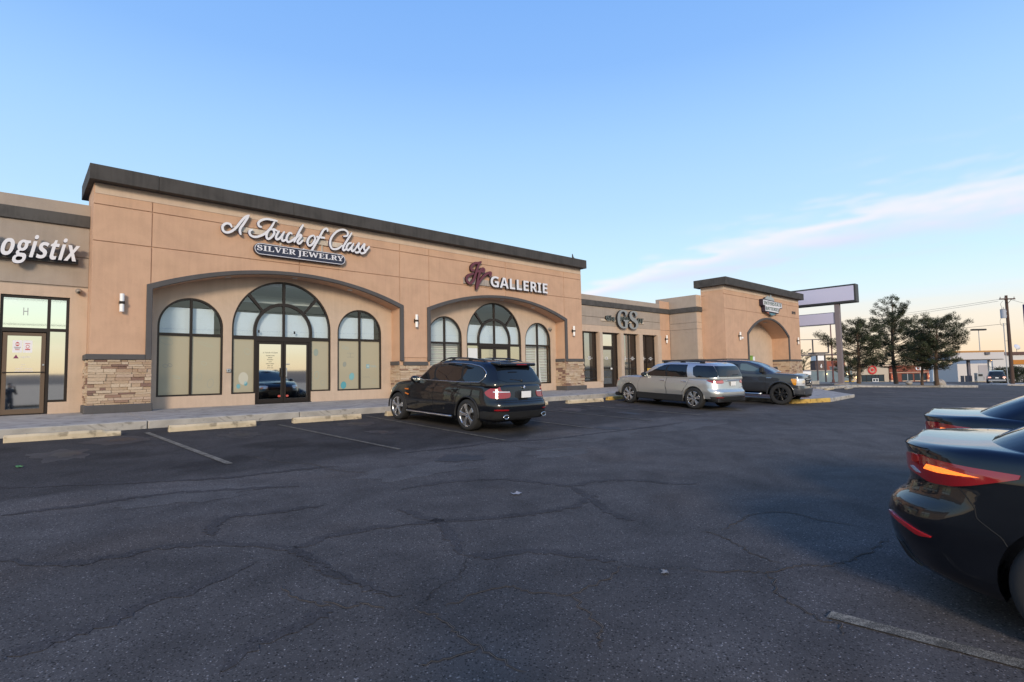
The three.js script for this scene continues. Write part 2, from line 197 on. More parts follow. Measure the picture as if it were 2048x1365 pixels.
// ------------------------------------------------------------------ ground
{
  const xs = [], zs = [];
  for (let x = -900; x < -30; x += x < -120 ? 130 : 15) xs.push(x);
  for (let x = -30; x < -4; x += 1) xs.push(x);
  for (let x = -4; x < 12; x += 0.2) xs.push(x);
  for (let x = 12; x < 40; x += 0.4) xs.push(x);
  for (let x = 40; x < 140; x += 2.5) xs.push(x);
  for (let x = 140; x <= 1500; x += 60) xs.push(x);
  for (let z = -900; z < -60; z += 80) zs.push(z);
  for (let z = -60; z < -18; z += 3) zs.push(z);
  for (let z = -18; z < 3; z += 0.2) zs.push(z);
  for (let z = 3; z < 40; z += 2.5) zs.push(z);
  for (let z = 40; z <= 900; z += 80) zs.push(z);
  const nx = xs.length, nz = zs.length, pos = new Float32Array(nx * nz * 3), uv = new Float32Array(nx * nz * 2), col = new Float32Array(nx * nz * 3), ix = [];
  for (let j = 0; j < nz; j++) for (let i = 0; i < nx; i++) {
    const k = j * nx + i, x = xs[i], z = zs[j];
    pos.set([x, groundY(x, z), z], k * 3); uv.set([x / 2.6, z / 2.6], k * 2);
    // newer, darker sealcoat on the bays; old faded and patched asphalt in the aisle
    const edge = -8.6 + 0.9 * fbm(x * 0.45, 1.3, 0, 4) + 0.25 * fbm(x * 2, 8, 0), bay = sstep(edge + 0.18, edge - 0.18, z) * (x < 24 ? 1 : 0) * sstep(-17, -15.5, z);
    const pale = sstep(-7.0, -8.0, z) * (1 - bay) * sstep(26, 20, x) * (0.6 + 0.9 * fbm(x * 0.5, z * 1.2, 5));
    let t = 1 + 0.32 * fbm(x * 0.33, z * 0.33, 2, 5) + 0.18 * fbm(x * 1.7, z * 1.7, 6, 3);
    t *= 1 + 0.5 * fbm(x * 0.12 + 3, z * 0.25, 31, 3); t *= lerp(1, 0.64, bay); t += 0.25 * clamp(pale);
    const stain = sstep(0.16, 0.3, fbm(x * 0.8, z * 1.1, 12.5, 3)) * bay; t *= 1 - 0.4 * stain;
    const warm = sstep(0.1, 0.35, fbm(x * 0.6, z * 0.6, 21, 3)) * (1 - bay);
    col.set([t * (1 + 0.05 * warm), t, t * (1.0 - 0.04 * warm)], k * 3);
  }
  for (let j = 0; j < nz - 1; j++) for (let i = 0; i < nx - 1; i++) { const a = j * nx + i; ix.push(a, a + nx, a + 1, a + 1, a + nx, a + nx + 1); }
  const g = new THREE.BufferGeometry();
  g.setAttribute('position', new THREE.BufferAttribute(pos, 3)); g.setAttribute('uv', new THREE.BufferAttribute(uv, 2)); g.setAttribute('color', new THREE.BufferAttribute(col, 3));
  g.setIndex(ix); g.computeVertexNormals();
  // aggregate: dark binder with worn stones of several sizes
  const N = 1024, h = new Float32Array(N * N), r = rng(5);
  for (let k = 0; k < N * N; k++) h[k] = 0.070 + 0.034 * (r() - 0.5);
  const dot = (n, r0, r1, v0, v1) => { for (let k = 0; k < n; k++) { const cx = r() * N, cy = r() * N, q = r0 + (r1 - r0) * r() ** 2, v = v0 + (v1 - v0) * r() ** 3; for (let y = Math.floor(cy - q); y <= cy + q; y++) for (let x = Math.floor(cx - q); x <= cx + q; x++) if ((x - cx) ** 2 + (y - cy) ** 2 < q * q) h[((y + N) % N) * N + ((x + N) % N)] = v; } };
  dot(26000, 0.8, 2.2, 0.05, 0.14); dot(9000, 0.8, 2.6, 0.09, 0.24); dot(12000, 0.8, 2.8, 0.03, 0.018); dot(2200, 0.8, 2.1, 0.16, 0.36);
  const asphalt = tex(N, (u, v, i, j) => { const q = h[j * N + i] * (1 + 0.5 * tile(u, v, 5, 3)); return [q * 1.16, q * 1.03, q * 0.97]; });
  const bump = tex(N, (u, v, i, j) => { const q = h[j * N + i] * 3; return [q, q, q]; }, false);
  const m = new THREE.MeshPhysicalMaterial({ map: asphalt, bumpMap: bump, bumpScale: 0.003, roughness: 0.9, specularIntensity: 0.42, vertexColors: true });
  const lot = obj('parking_lot', g, m); tag(lot, 'dark cracked asphalt of the parking lot in front of the shops', null, null, 'structure');

  // thin sheets lying on the asphalt: crack sealer, open cracks, paint
  const ribbon = (pts, width, lift, wob, seed, per = 0.12) => {
    const c = new THREE.CatmullRomCurve3(pts.map(([x, z]) => new THREE.Vector3(x, 0, z)), false, 'centripetal'), n = Math.max(3, Math.round(c.getLength() / per)), q = rng(seed), p = [], u = [], idx = [];
    for (let i = 0; i <= n; i++) {
      const t = i / n, a = c.getPoint(t), d = c.getTangent(t), w = width * (0.5 + 0.5 * q()) * 0.8 * Math.min(1, 8 * t + 0.2, 8 * (1 - t) + 0.2), o = wob * (q() - 0.5);
      for (const s of [-1, 1]) { const x = a.x - d.z * (s * w / 2 + o), z = a.z + d.x * (s * w / 2 + o); p.push(x, groundY(x, z) + lift, z); u.push(x / 2.6, z / 2.6); }
      if (i) idx.push(2 * i - 2, 2 * i, 2 * i - 1, 2 * i - 1, 2 * i, 2 * i + 1);
    }
    const b = new THREE.BufferGeometry(); b.setAttribute('position', new THREE.Float32BufferAttribute(p, 3)); b.setAttribute('uv', new THREE.Float32BufferAttribute(u, 2)); b.setIndex(idx); b.computeVertexNormals(); return b;
  };
  const sealM = phy(0.72, 0.72, 0.74, 0.85, { specularIntensity: 0.4, map: asphalt, bumpMap: bump, bumpScale: 0.001 }), crackM = std(0.016, 0.014, 0.013, 0.95), dirtM = std(0.18, 0.14, 0.11, 0.95, { map: grainTex });
  SEALS.forEach((s, i) => obj('crack_sealer', ribbon(s, 0.18, 0.004, 0.07, 30 + i, 0.05), sealM, lot));
  CRACKS.forEach((s, i) => { if (i % 3 !== 2) obj('crack_grit', ribbon(s, 0.024, 0.0055, 0.05, 70 + i, 0.035), dirtM, lot); obj('crack', ribbon(s, 0.010, 0.007, 0.05, 70 + i, 0.035), crackM, lot); });
  // oil and tyre marks soaked into the bays
  const blot = (x, z, rx, rz, seed) => { const p = [], idx = [], u = [], n = 36, q = rng(seed), ph = q() * 9; p.push(x, groundY(x, z) + 0.003, z); u.push(x / 2.6, z / 2.6); for (let i = 0; i <= n; i++) { const a = i / n * 6.2832, k = 0.75 + 0.9 * fbm(Math.cos(a) * 1.6 + ph, Math.sin(a) * 1.6, seed, 4), X = x + Math.cos(a) * rx * k, Z = z + Math.sin(a) * rz * k; p.push(X, groundY(X, Z) + 0.003, Z); u.push(X / 2.6, Z / 2.6); if (i) idx.push(0, i + 1, i); } const b = new THREE.BufferGeometry(); b.setAttribute('position', new THREE.Float32BufferAttribute(p, 3)); b.setAttribute('uv', new THREE.Float32BufferAttribute(u, 2)); b.setIndex(idx); b.computeVertexNormals(); return b; };
  const oilM = std(0.36, 0.34, 0.32, 0.55, { map: asphalt, bumpMap: bump, bumpScale: 0.001 }), oilM2 = std(0.52, 0.50, 0.48, 0.7, { map: asphalt, bumpMap: bump, bumpScale: 0.002 });
  [[1.5, -13.0, 0.5, 0.4], [6.2, -12.6, 0.4, 0.45], [6.0, -10.9, 0.22, 0.3], [3.5, -12.3, 0.3, 0.45], [0.6, -11.7, 0.35, 0.5], [13.4, -11.9, 0.4, 0.5], [16.3, -11.6, 0.35, 0.5], [-1.4, -12.6, 0.4, 0.5], [14.0, -10.0, 0.22, 0.4]].forEach(([x, z, a, b], i) => { obj('oil_stain', blot(x, z, a * 1.5, b * 1.6, 90 + i), oilM2, lot); const o = obj('oil_stain', blot(x + 0.05, z, a * 0.7, b * 0.8, 120 + i), oilM, lot); o.position.y = 0.002; });
  // worn patches where the old binder shows pale stone
  const paleM = std(1.0, 0.97, 0.93, 0.9, { map: asphalt, bumpMap: bump, bumpScale: 0.003 }); paleM.color.setRGB(1.0, 1.0, 1.0);
  [[4.4, -7.0, 1.1, 0.6], [1.6, -7.5, 0.9, 0.5], [9.5, -7.5, 1.6, 0.7], [7.2, -6.7, 0.9, 0.5], [12.5, -7.2, 1.8, 0.6]].forEach(([x, z, a, b], i) => obj('worn_patch', blot(x, z, a, b, 160 + i), paleM, lot));
  [[5.5, -7.4, 0.5, 0.4], [10.6, -8.2, 0.4, 0.4]].forEach(([x, z, a, b], i) => obj('filled_pothole', blot(x, z, a, b, 180 + i), oilM2, lot).position.y = 0.002);
  // old parking lines, half worn away
  const worn = (seed, keep) => { const r2 = rng(seed); return tex(256, (u, v) => { const n = 0.5 + tile(u, v, 9, seed, 4) + 0.8 * (r2() - 0.5); const q = n > keep ? 0.85 : 0.22; return [q * 0.36, q * 0.31, q * 0.24]; }); };
  const lineA = new THREE.MeshStandardMaterial({ map: worn(3, 0.84), roughness: 0.85 }), lineB = new THREE.MeshStandardMaterial({ map: worn(8, 0.56), roughness: 0.85 });
  const line = (a, b, w, m2, lift = 0.009) => {
    const n = Math.max(2, Math.round(Math.hypot(b[0] - a[0], b[1] - a[1]) / 0.3)), L = Math.hypot(b[0] - a[0], b[1] - a[1]), nx2 = -(b[1] - a[1]) / L, nz2 = (b[0] - a[0]) / L, p = [], u = [], idx = [];
    for (let i = 0; i <= n; i++) { const t = i / n; for (const s of [-0.5, 0.5]) { const x = lerp(a[0], b[0], t) + nx2 * w * s, z = lerp(a[1], b[1], t) + nz2 * w * s; p.push(x, groundY(x, z) + lift, z); u.push(s * w + 0.5, t * L); } if (i) idx.push(2 * i - 2, 2 * i, 2 * i - 1, 2 * i - 1, 2 * i, 2 * i + 1); }
    const b2 = new THREE.BufferGeometry(); b2.setAttribute('position', new THREE.Float32BufferAttribute(p, 3)); b2.setAttribute('uv', new THREE.Float32BufferAttribute(u, 2)); b2.setIndex(idx); b2.computeVertexNormals(); return obj('parking_line', b2, m2, lot);
  };
  line([2.07, -13.8], [2.46, -9.17], 0.10, lineB); line([4.68, -13.5], [5.15, -8.7], 0.09, lineA); line([7.22, -14], [7.35, -8.3], 0.09, lineA); line([10.0, -13.6], [10.25, -8.4], 0.09, lineA);
  line([12.4, -13.8], [12.8, -8.4], 0.09, lineA); line([14.9, -13.6], [15.3, -8.4], 0.09, lineB); line([17.4, -13.4], [17.9, -8.3], 0.09, lineB); line([20.3, -13.4], [20.8, -8.3], 0.09, lineA);
  line([3.71, -1.24], [3.86, 3.4], 0.11, lineB); line([6.7, -1.36], [6.8, 3.4], 0.10, lineB); line([1.2, 0.3], [1.35, 5], 0.10, lineB);
  line([29.8, -8.15], [33.6, -4.2], 0.10, lineB); line([33.6, -4.2], [44, 1], 0.10, lineB);
  const blue = std(0.07, 0.21, 0.42, 0.7, { map: grainTex });
  line([32.4, -10.9], [30.0, -9.4], 0.9, blue, 0.005).name = 'blue_paint'; line([34.2, -8.7], [35.1, -7.9], 0.35, lineB).name = 'blue_paint';
}
{ // open dirt across the street, behind the camera
  const g = new THREE.PlaneGeometry(1600, 800, 60, 40).rotateX(-Math.PI / 2).translate(60, 0, 428), p = g.attributes.position;
  for (let k = 0; k < p.count; k++) p.setY(k, groundY(p.getX(k), p.getZ(k)) + 0.02 + 0.9 * sstep(28, 120, p.getZ(k)));
  g.computeVertexNormals(); tag(obj('ground', uvBox(g), std(0.46, 0.33, 0.24, 0.95, { map: concTex })), 'bare tan dirt across the street from the shops', null, null, 'structure');
}
// ------------------------------------------------------------------ sidewalk, kerb, wheel stops, planted island
{
  const walk = obj('sidewalk', bx(-30, 44.2, 0.2, 0.80, -19.2, -14.78), M.concrete); tag(walk, 'concrete sidewalk along the shop fronts with a kerb', null, null, 'structure');
  const joints = [-11, -7.6, -4.2, -0.8, 2.2, 5.6, 9, 12.4, 15.8, 17.7, 21.2, 24.6, 28, 31.4, 34.8, 38.2, 41.6, 44.2];
  for (let i = 0; i < joints.length - 1; i++) {
    const x0 = joints[i] + 0.008, x1 = joints[i + 1] - 0.008, s = bx(x0, x1, 0, 0.1, -18.95, -14.78), p = s.attributes.position;
    for (let k = 0; k < p.count; k++) { const z = p.getZ(k); p.setY(k, (p.getY(k) > 0.05 ? 0 : -0.12) + lerp(0.905, 0.835, (z + 18.95) / 4.17)); }
    s.computeVertexNormals(); obj('paving_slab', s, M.concrete, walk);
    obj('kerb_stone', rbx(x0, x1, 0.45, 0.836, -14.775, -14.56, 0.025), i >= 10 && i < 14 ? M.yellow : M.kerb, walk);
  }
  const proto = new THREE.Group();
  const prof = [[-0.075, 0], [0.075, 0], [0.065, 0.09], [0.04, 0.125], [-0.04, 0.125], [-0.065, 0.09]];
  const labels = ['weathered concrete wheel stop with a broken right end, leftmost by the kerb', 'pale concrete wheel stop below the left arched window', 'pale concrete wheel stop below the glass double door', 'concrete wheel stop under the nose of the black sport utility car', 'cracked concrete wheel stop just right of the black sport utility car', 'clean concrete wheel stop below the right stone pillar', 'yellow wheel stop under the front of the silver sport utility car'];
  const at = [[-0.15, 1.62, -13.82], [2.45, 4.21, -13.7], [5.07, 6.85, -13.62], [7.7, 9.4, -13.75], [12.3, 14.05, -13.62], [15.0, 16.93, -13.45], [17.55, 19.3, -13.72]];
  const r = rng(44);
  at.forEach(([a, b, z], i) => {
    const t = thing('wheel_stop', labels[i], 'wheel stop', [(a + b) / 2, groundY(0, z), z], [-0.06, -0.03, -0.03, 0, 0, -0.06, 0.1][i], 'concrete wheel stops along the kerb');
    t.rotation.x = 0.045; const L = b - a, g = new THREE.ExtrudeGeometry(new THREE.Shape(prof.map((p) => new THREE.Vector2(...p))), { depth: L - 0.05, steps: 24, bevelEnabled: true, bevelSize: 0.012, bevelThickness: 0.025, bevelSegments: 2 }).translate(0, 0, -L / 2 + 0.025);
    const p = g.attributes.position; for (let k = 0; k < p.count; k++) { const z2 = p.getZ(k), n = 0.018 * fbm(z2 * 5, p.getY(k) * 9, i * 7, 3); p.setX(k, p.getX(k) * (1 + n * 3)); p.setY(k, p.getY(k) * (1 + n * 4) * (i === 0 && z2 > L / 2 - 0.25 && p.getY(k) > 0.07 ? 0.72 : 1)); }
    g.computeVertexNormals(); obj('block', uvBox(g.rotateY(Math.PI / 2)), i === 6 ? M.yellow : M.stopper, t);
    for (const s of [-0.32, 0.32]) obj('pin', cyl(0.014, 0.014, 0.02, s * L, 0.128, 0, 10), M.dark, t);
  });
  // raised island at the nose of the pickup
  const isl = thing('kerb_island', 'raised concrete island with yellow painted kerb beyond the dark pickup', 'kerb island', [0, 0, 0]);
  const poly = [[22.3, -13.2], [22.4, -8.5], [23.0, -8.2], [24.7, -7.85], [28.8, -8.1], [32.6, -10.9], [31, -14.6], [22.5, -14.6]];
  const slab = (pts, up, name, m, dn = 0.3) => { const g = prism(pts.map(([x, z]) => [x, -z]), 0, 1).rotateX(-Math.PI / 2), p = g.attributes.position; for (let k = 0; k < p.count; k++) p.setY(k, groundY(p.getX(k), p.getZ(k)) + (p.getY(k) > 0.5 ? up : -dn)); g.computeVertexNormals(); return obj(name, uvBox(g), m, isl); };
  slab(poly, 0.13, 'slab', M.concrete); slab([[23.2, -12.8], [23.2, -9.0], [24.6, -8.5], [26.2, -9.2], [26, -12.8]], 0.136, 'red_gravel', std(0.20, 0.085, 0.055, 0.95, { map: concTex }), 0.02);
  const edge = (a, b, m) => { const g = rbx(0, Math.hypot(b[0] - a[0], b[1] - a[1]), -0.2, 0.15, -0.08, 0.08, 0.02); g.rotateY(-Math.atan2(b[1] - a[1], b[0] - a[0])); g.translate(a[0], groundY(a[0], a[1]), a[1]); obj('kerb_stone', g, m, isl); };
  edge([22.35, -8.45], [23.3, -8.12], M.yellow); edge([23.32, -8.12], [24.7, -7.83], M.yellow); edge([24.75, -7.83], [28.8, -8.1], M.kerb);
  const back = thing('kerb_island', 'long low planted island with the pine trees behind the parking lot', 'kerb island');
  const strip = prism([[34, 11.4], [39.3, 11.1], [51.3, 8.7], [58, 7.4], [66, 10.5], [66, 17.5], [48, 18.5], [34, 15]].map(([x, z]) => [x, z]), 0, 1).rotateX(-Math.PI / 2), sp = strip.attributes.position;
  for (let k = 0; k < sp.count; k++) sp.setY(k, groundY(sp.getX(k), sp.getZ(k)) + (sp.getY(k) > 0.5 ? 0.12 : -0.3)); strip.computeVertexNormals();
  obj('bed', uvBox(strip), std(0.27, 0.235, 0.20, 0.95, { map: concTex }), back);
  const ke = [[34, -11.45], [39.3, -11.05], [51.3, -8.65], [58, -7.35]];
  for (let i = 0; i < 3; i++) { const [a, b] = [ke[i], ke[i + 1]], g = rbx(0, Math.hypot(b[0] - a[0], b[1] - a[1]) - 0.03, -0.2, 0.15, -0.1, 0.1, 0.02); g.rotateY(-Math.atan2(b[1] - a[1], b[0] - a[0])); g.rotateZ(Math.atan2(groundY(...b) - groundY(...a), 8)); g.translate(a[0], groundY(...a), a[1]); obj('kerb_stone', g, M.kerb, back); }
  for (const [i, x0, z0] of [[0, 34.6, -10.9], [1, 37.0, -10.6]]) { const t = thing('wheel_stop', i ? 'pale concrete wheel stop on the far right beyond the pickup' : 'tan concrete wheel stop beyond the nose of the pickup', 'wheel stop', [x0, groundY(x0, z0), z0], 0.12, 'concrete wheel stops beyond the pickup'); obj('block', rbx(-0.95, 0.95, 0, 0.13, -0.09, 0.09, 0.03), i ? M.kerb : M.stopper, t); }
}
// ------------------------------------------------------------------ the shop building
const F = -18.06, RZ = -18.68, L2 = -18.92, B0 = 0.9;
const arcPts = (cx, cy, r, a0, a1, n = 16) => Array.from({ length: n + 1 }, (_, i) => { const a = rad(lerp(a0, a1, i / n)); return [cx + r * Math.cos(a), cy + r * Math.sin(a)]; });
const stoneTones = [[0.56, 0.43, 0.31], [0.50, 0.37, 0.26], [0.60, 0.48, 0.36], [0.44, 0.31, 0.22], [0.33, 0.21, 0.155], [0.25, 0.155, 0.125], [0.53, 0.40, 0.31]];
const stoneTex = tex(256, (u, v) => { const n = 0.86 + 0.5 * tile(u, v, 6, 4, 5) + 0.16 * (rs() - 0.5); return [n, n * 0.98, n * 0.95]; }, true, 1);
const stoneM = stoneTones.map((c) => std(...c, 0.92, { map: stoneTex, bumpMap: stoneTex, bumpScale: 0.006 }));
const stoneG = [1, 2, 3, 4].map((s) => {
  const g = new THREE.BoxGeometry(1, 1, 1, 2, 1, 1), p = g.attributes.position, h = (x, y, z) => 0.06 * P.noise(x * 9 + s * 3.3, y * 7, z * 5);
  for (let i = 0; i < p.count; i++) { const x = p.getX(i), y = p.getY(i), z = p.getZ(i); p.setXYZ(i, x + 0.3 * h(x, y, z), y + 1.1 * h(y, z, x), z + (z > 0 ? 2.6 * h(z, x, y) : 0)); }
  const q = g.toNonIndexed(); q.computeVertexNormals(); return q;
});
// ledger stones laid in uneven courses; map(u, v, depth) turns wall coordinates into a place
function stoneFace(parent, u0, u1, v0, v1, place, seed, asParts, avgL = 0.26, avgH = 0.075) {
  const r = rng(seed), out = []; let v = v0;
  while (v < v1 - 0.012) {
    let h = Math.min(avgH * (0.62 + 0.8 * r()), v1 - v); if (v1 - v - h < 0.03) h = v1 - v; let u = u0;
    while (u < u1 - 0.01) {
      let l = Math.min(avgL * (0.45 + 1.3 * r()), u1 - u); if (u1 - u - l < 0.07) l = u1 - u;
      const d = 0.045 + 0.045 * r() ** 1.5, k = r(), ti = k < 0.27 ? 0 : k < 0.45 ? 1 : k < 0.64 ? 2 : k < 0.74 ? 3 : k < 0.83 ? 4 : k < 0.885 ? 5 : 6;
      const m = new THREE.Mesh(stoneG[Math.floor(r() * 4)], stoneM[ti]); m.name = 'stone'; m.castShadow = m.receiveShadow = true;
      place(m, u + l / 2, v + h / 2, d); m.scale.set(l - 0.007, h - 0.007, d); out.push(m); u += l;
    }
    v += h;
  }
  if (asParts) { out.forEach((m) => parent.add(m)); return out.length; }
  for (const mat of stoneM) { const l = out.filter((m) => m.material === mat).map((m) => { m.updateMatrix(); return m.geometry.clone().applyMatrix4(m.matrix); }); if (l.length) obj('stone_cladding', l, mat, parent, 'stuff'); }
  return 0;
}
const onFront = (z) => (m, u, v, d) => m.position.set(u, v, z + d / 2 - 0.01);
const onRight = (x) => (m, u, v, d) => { m.position.set(x + d / 2 - 0.01, v, u); m.rotation.y = Math.PI / 2; };
const onLeft = (x) => (m, u, v, d) => { m.position.set(x - d / 2 + 0.01, v, u); m.rotation.y = -Math.PI / 2; };
const downlightM = phy(0.55, 0.53, 0.5, 0.4);
// panes with real frames: every hole of the frame is a pane
function glazing(parent, name, outline, holes, z, paneMat, place = 0) {
  const w = new THREE.Group(); w.name = name; parent.add(w);
  obj('frame', prism(outline, z - 0.09, z, holes, 0.004), M.bronze, w);
  holes.forEach((h, i) => { const g = uvBox(new THREE.ShapeGeometry(new THREE.Shape(h.map((p) => new THREE.Vector2(...p)))).translate(0, 0, z - 0.045)); obj('pane', g, Array.isArray(paneMat) ? paneMat[i] : paneMat, w); });
  return w;
}
const rectP = (x0, x1, y0, y1) => [[x0, y0], [x1, y0], [x1, y1], [x0, y1]];
const sideOutline = (c) => [[c - 0.88, 1.25], [c + 0.88, 1.25], [c + 0.88, 3.34], ...arcPts(c, 3.34, 0.88, 0, 180, 28), [c - 0.88, 3.34]];
const sideHoles = (c) => [rectP(c - 0.82, c - 0.035, 1.30, 3.06), rectP(c + 0.035, c + 0.82, 1.30, 3.06),
  [[c - 0.82, 3.14], [c - 0.035, 3.14], ...arcPts(c, 3.34, 0.82, 92.4, 180, 14)], [[c + 0.035, 3.14], [c + 0.82, 3.14], ...arcPts(c, 3.34, 0.82, 0, 87.6, 14)]];
const bigOutline = (c) => [[c - 1.63, 1.26], [c - 0.92, 1.26], [c - 0.92, B0], [c + 0.92, B0], [c + 0.92, 1.26], [c + 1.63, 1.26], ...arcPts(c, 3.36, 1.63, 0, 180, 40)];
const bigHoles = (c) => { const y = 3.32; return [rectP(c - 1.57, c - 0.95, 1.31, 3.02), rectP(c + 0.95, c + 1.57, 1.31, 3.02),
  [[c - 1.57, 3.13], [c - 0.97, 3.13], ...arcPts(c, 3.30, 0.97, 180, 138, 8), ...arcPts(c, y + 0.04, 1.57, 137, 180, 8)], [[c + 0.97, 3.13], [c + 1.57, 3.13], ...arcPts(c, y + 0.04, 1.57, 0, 43, 8), ...arcPts(c, 3.30, 0.97, 42, 0, 8)],
  [...arcPts(c, y + 0.04, 1.57, 133, 91.6, 10), ...arcPts(c, 3.30, 0.97, 92.4, 134, 10)], [...arcPts(c, y + 0.04, 1.57, 88.4, 47, 10), ...arcPts(c, 3.30, 0.97, 46, 87.6, 10)],
  [[c - 0.87, 3.13], [c - 0.035, 3.13], ...arcPts(c, 3.28, 0.88, 92.4, 180, 12)], [[c + 0.035, 3.13], [c + 0.87, 3.13], ...arcPts(c, 3.28, 0.88, 0, 87.6, 12)],
  rectP(c - 0.86, c + 0.86, B0 + 0.02, 2.96)]; };
const archIn = (c, x, grow = 0) => { const h = 3.975 + grow, R = (3.975 ** 2 + 0.8 ** 2) / 1.6, d = Math.min(Math.abs(x - c), h); return 5.11 - R + Math.sqrt(Math.max(0, (R + grow) ** 2 - d * d)); };
const BAY = [6.745, 16.06];                       // centre lines of the two arched recesses

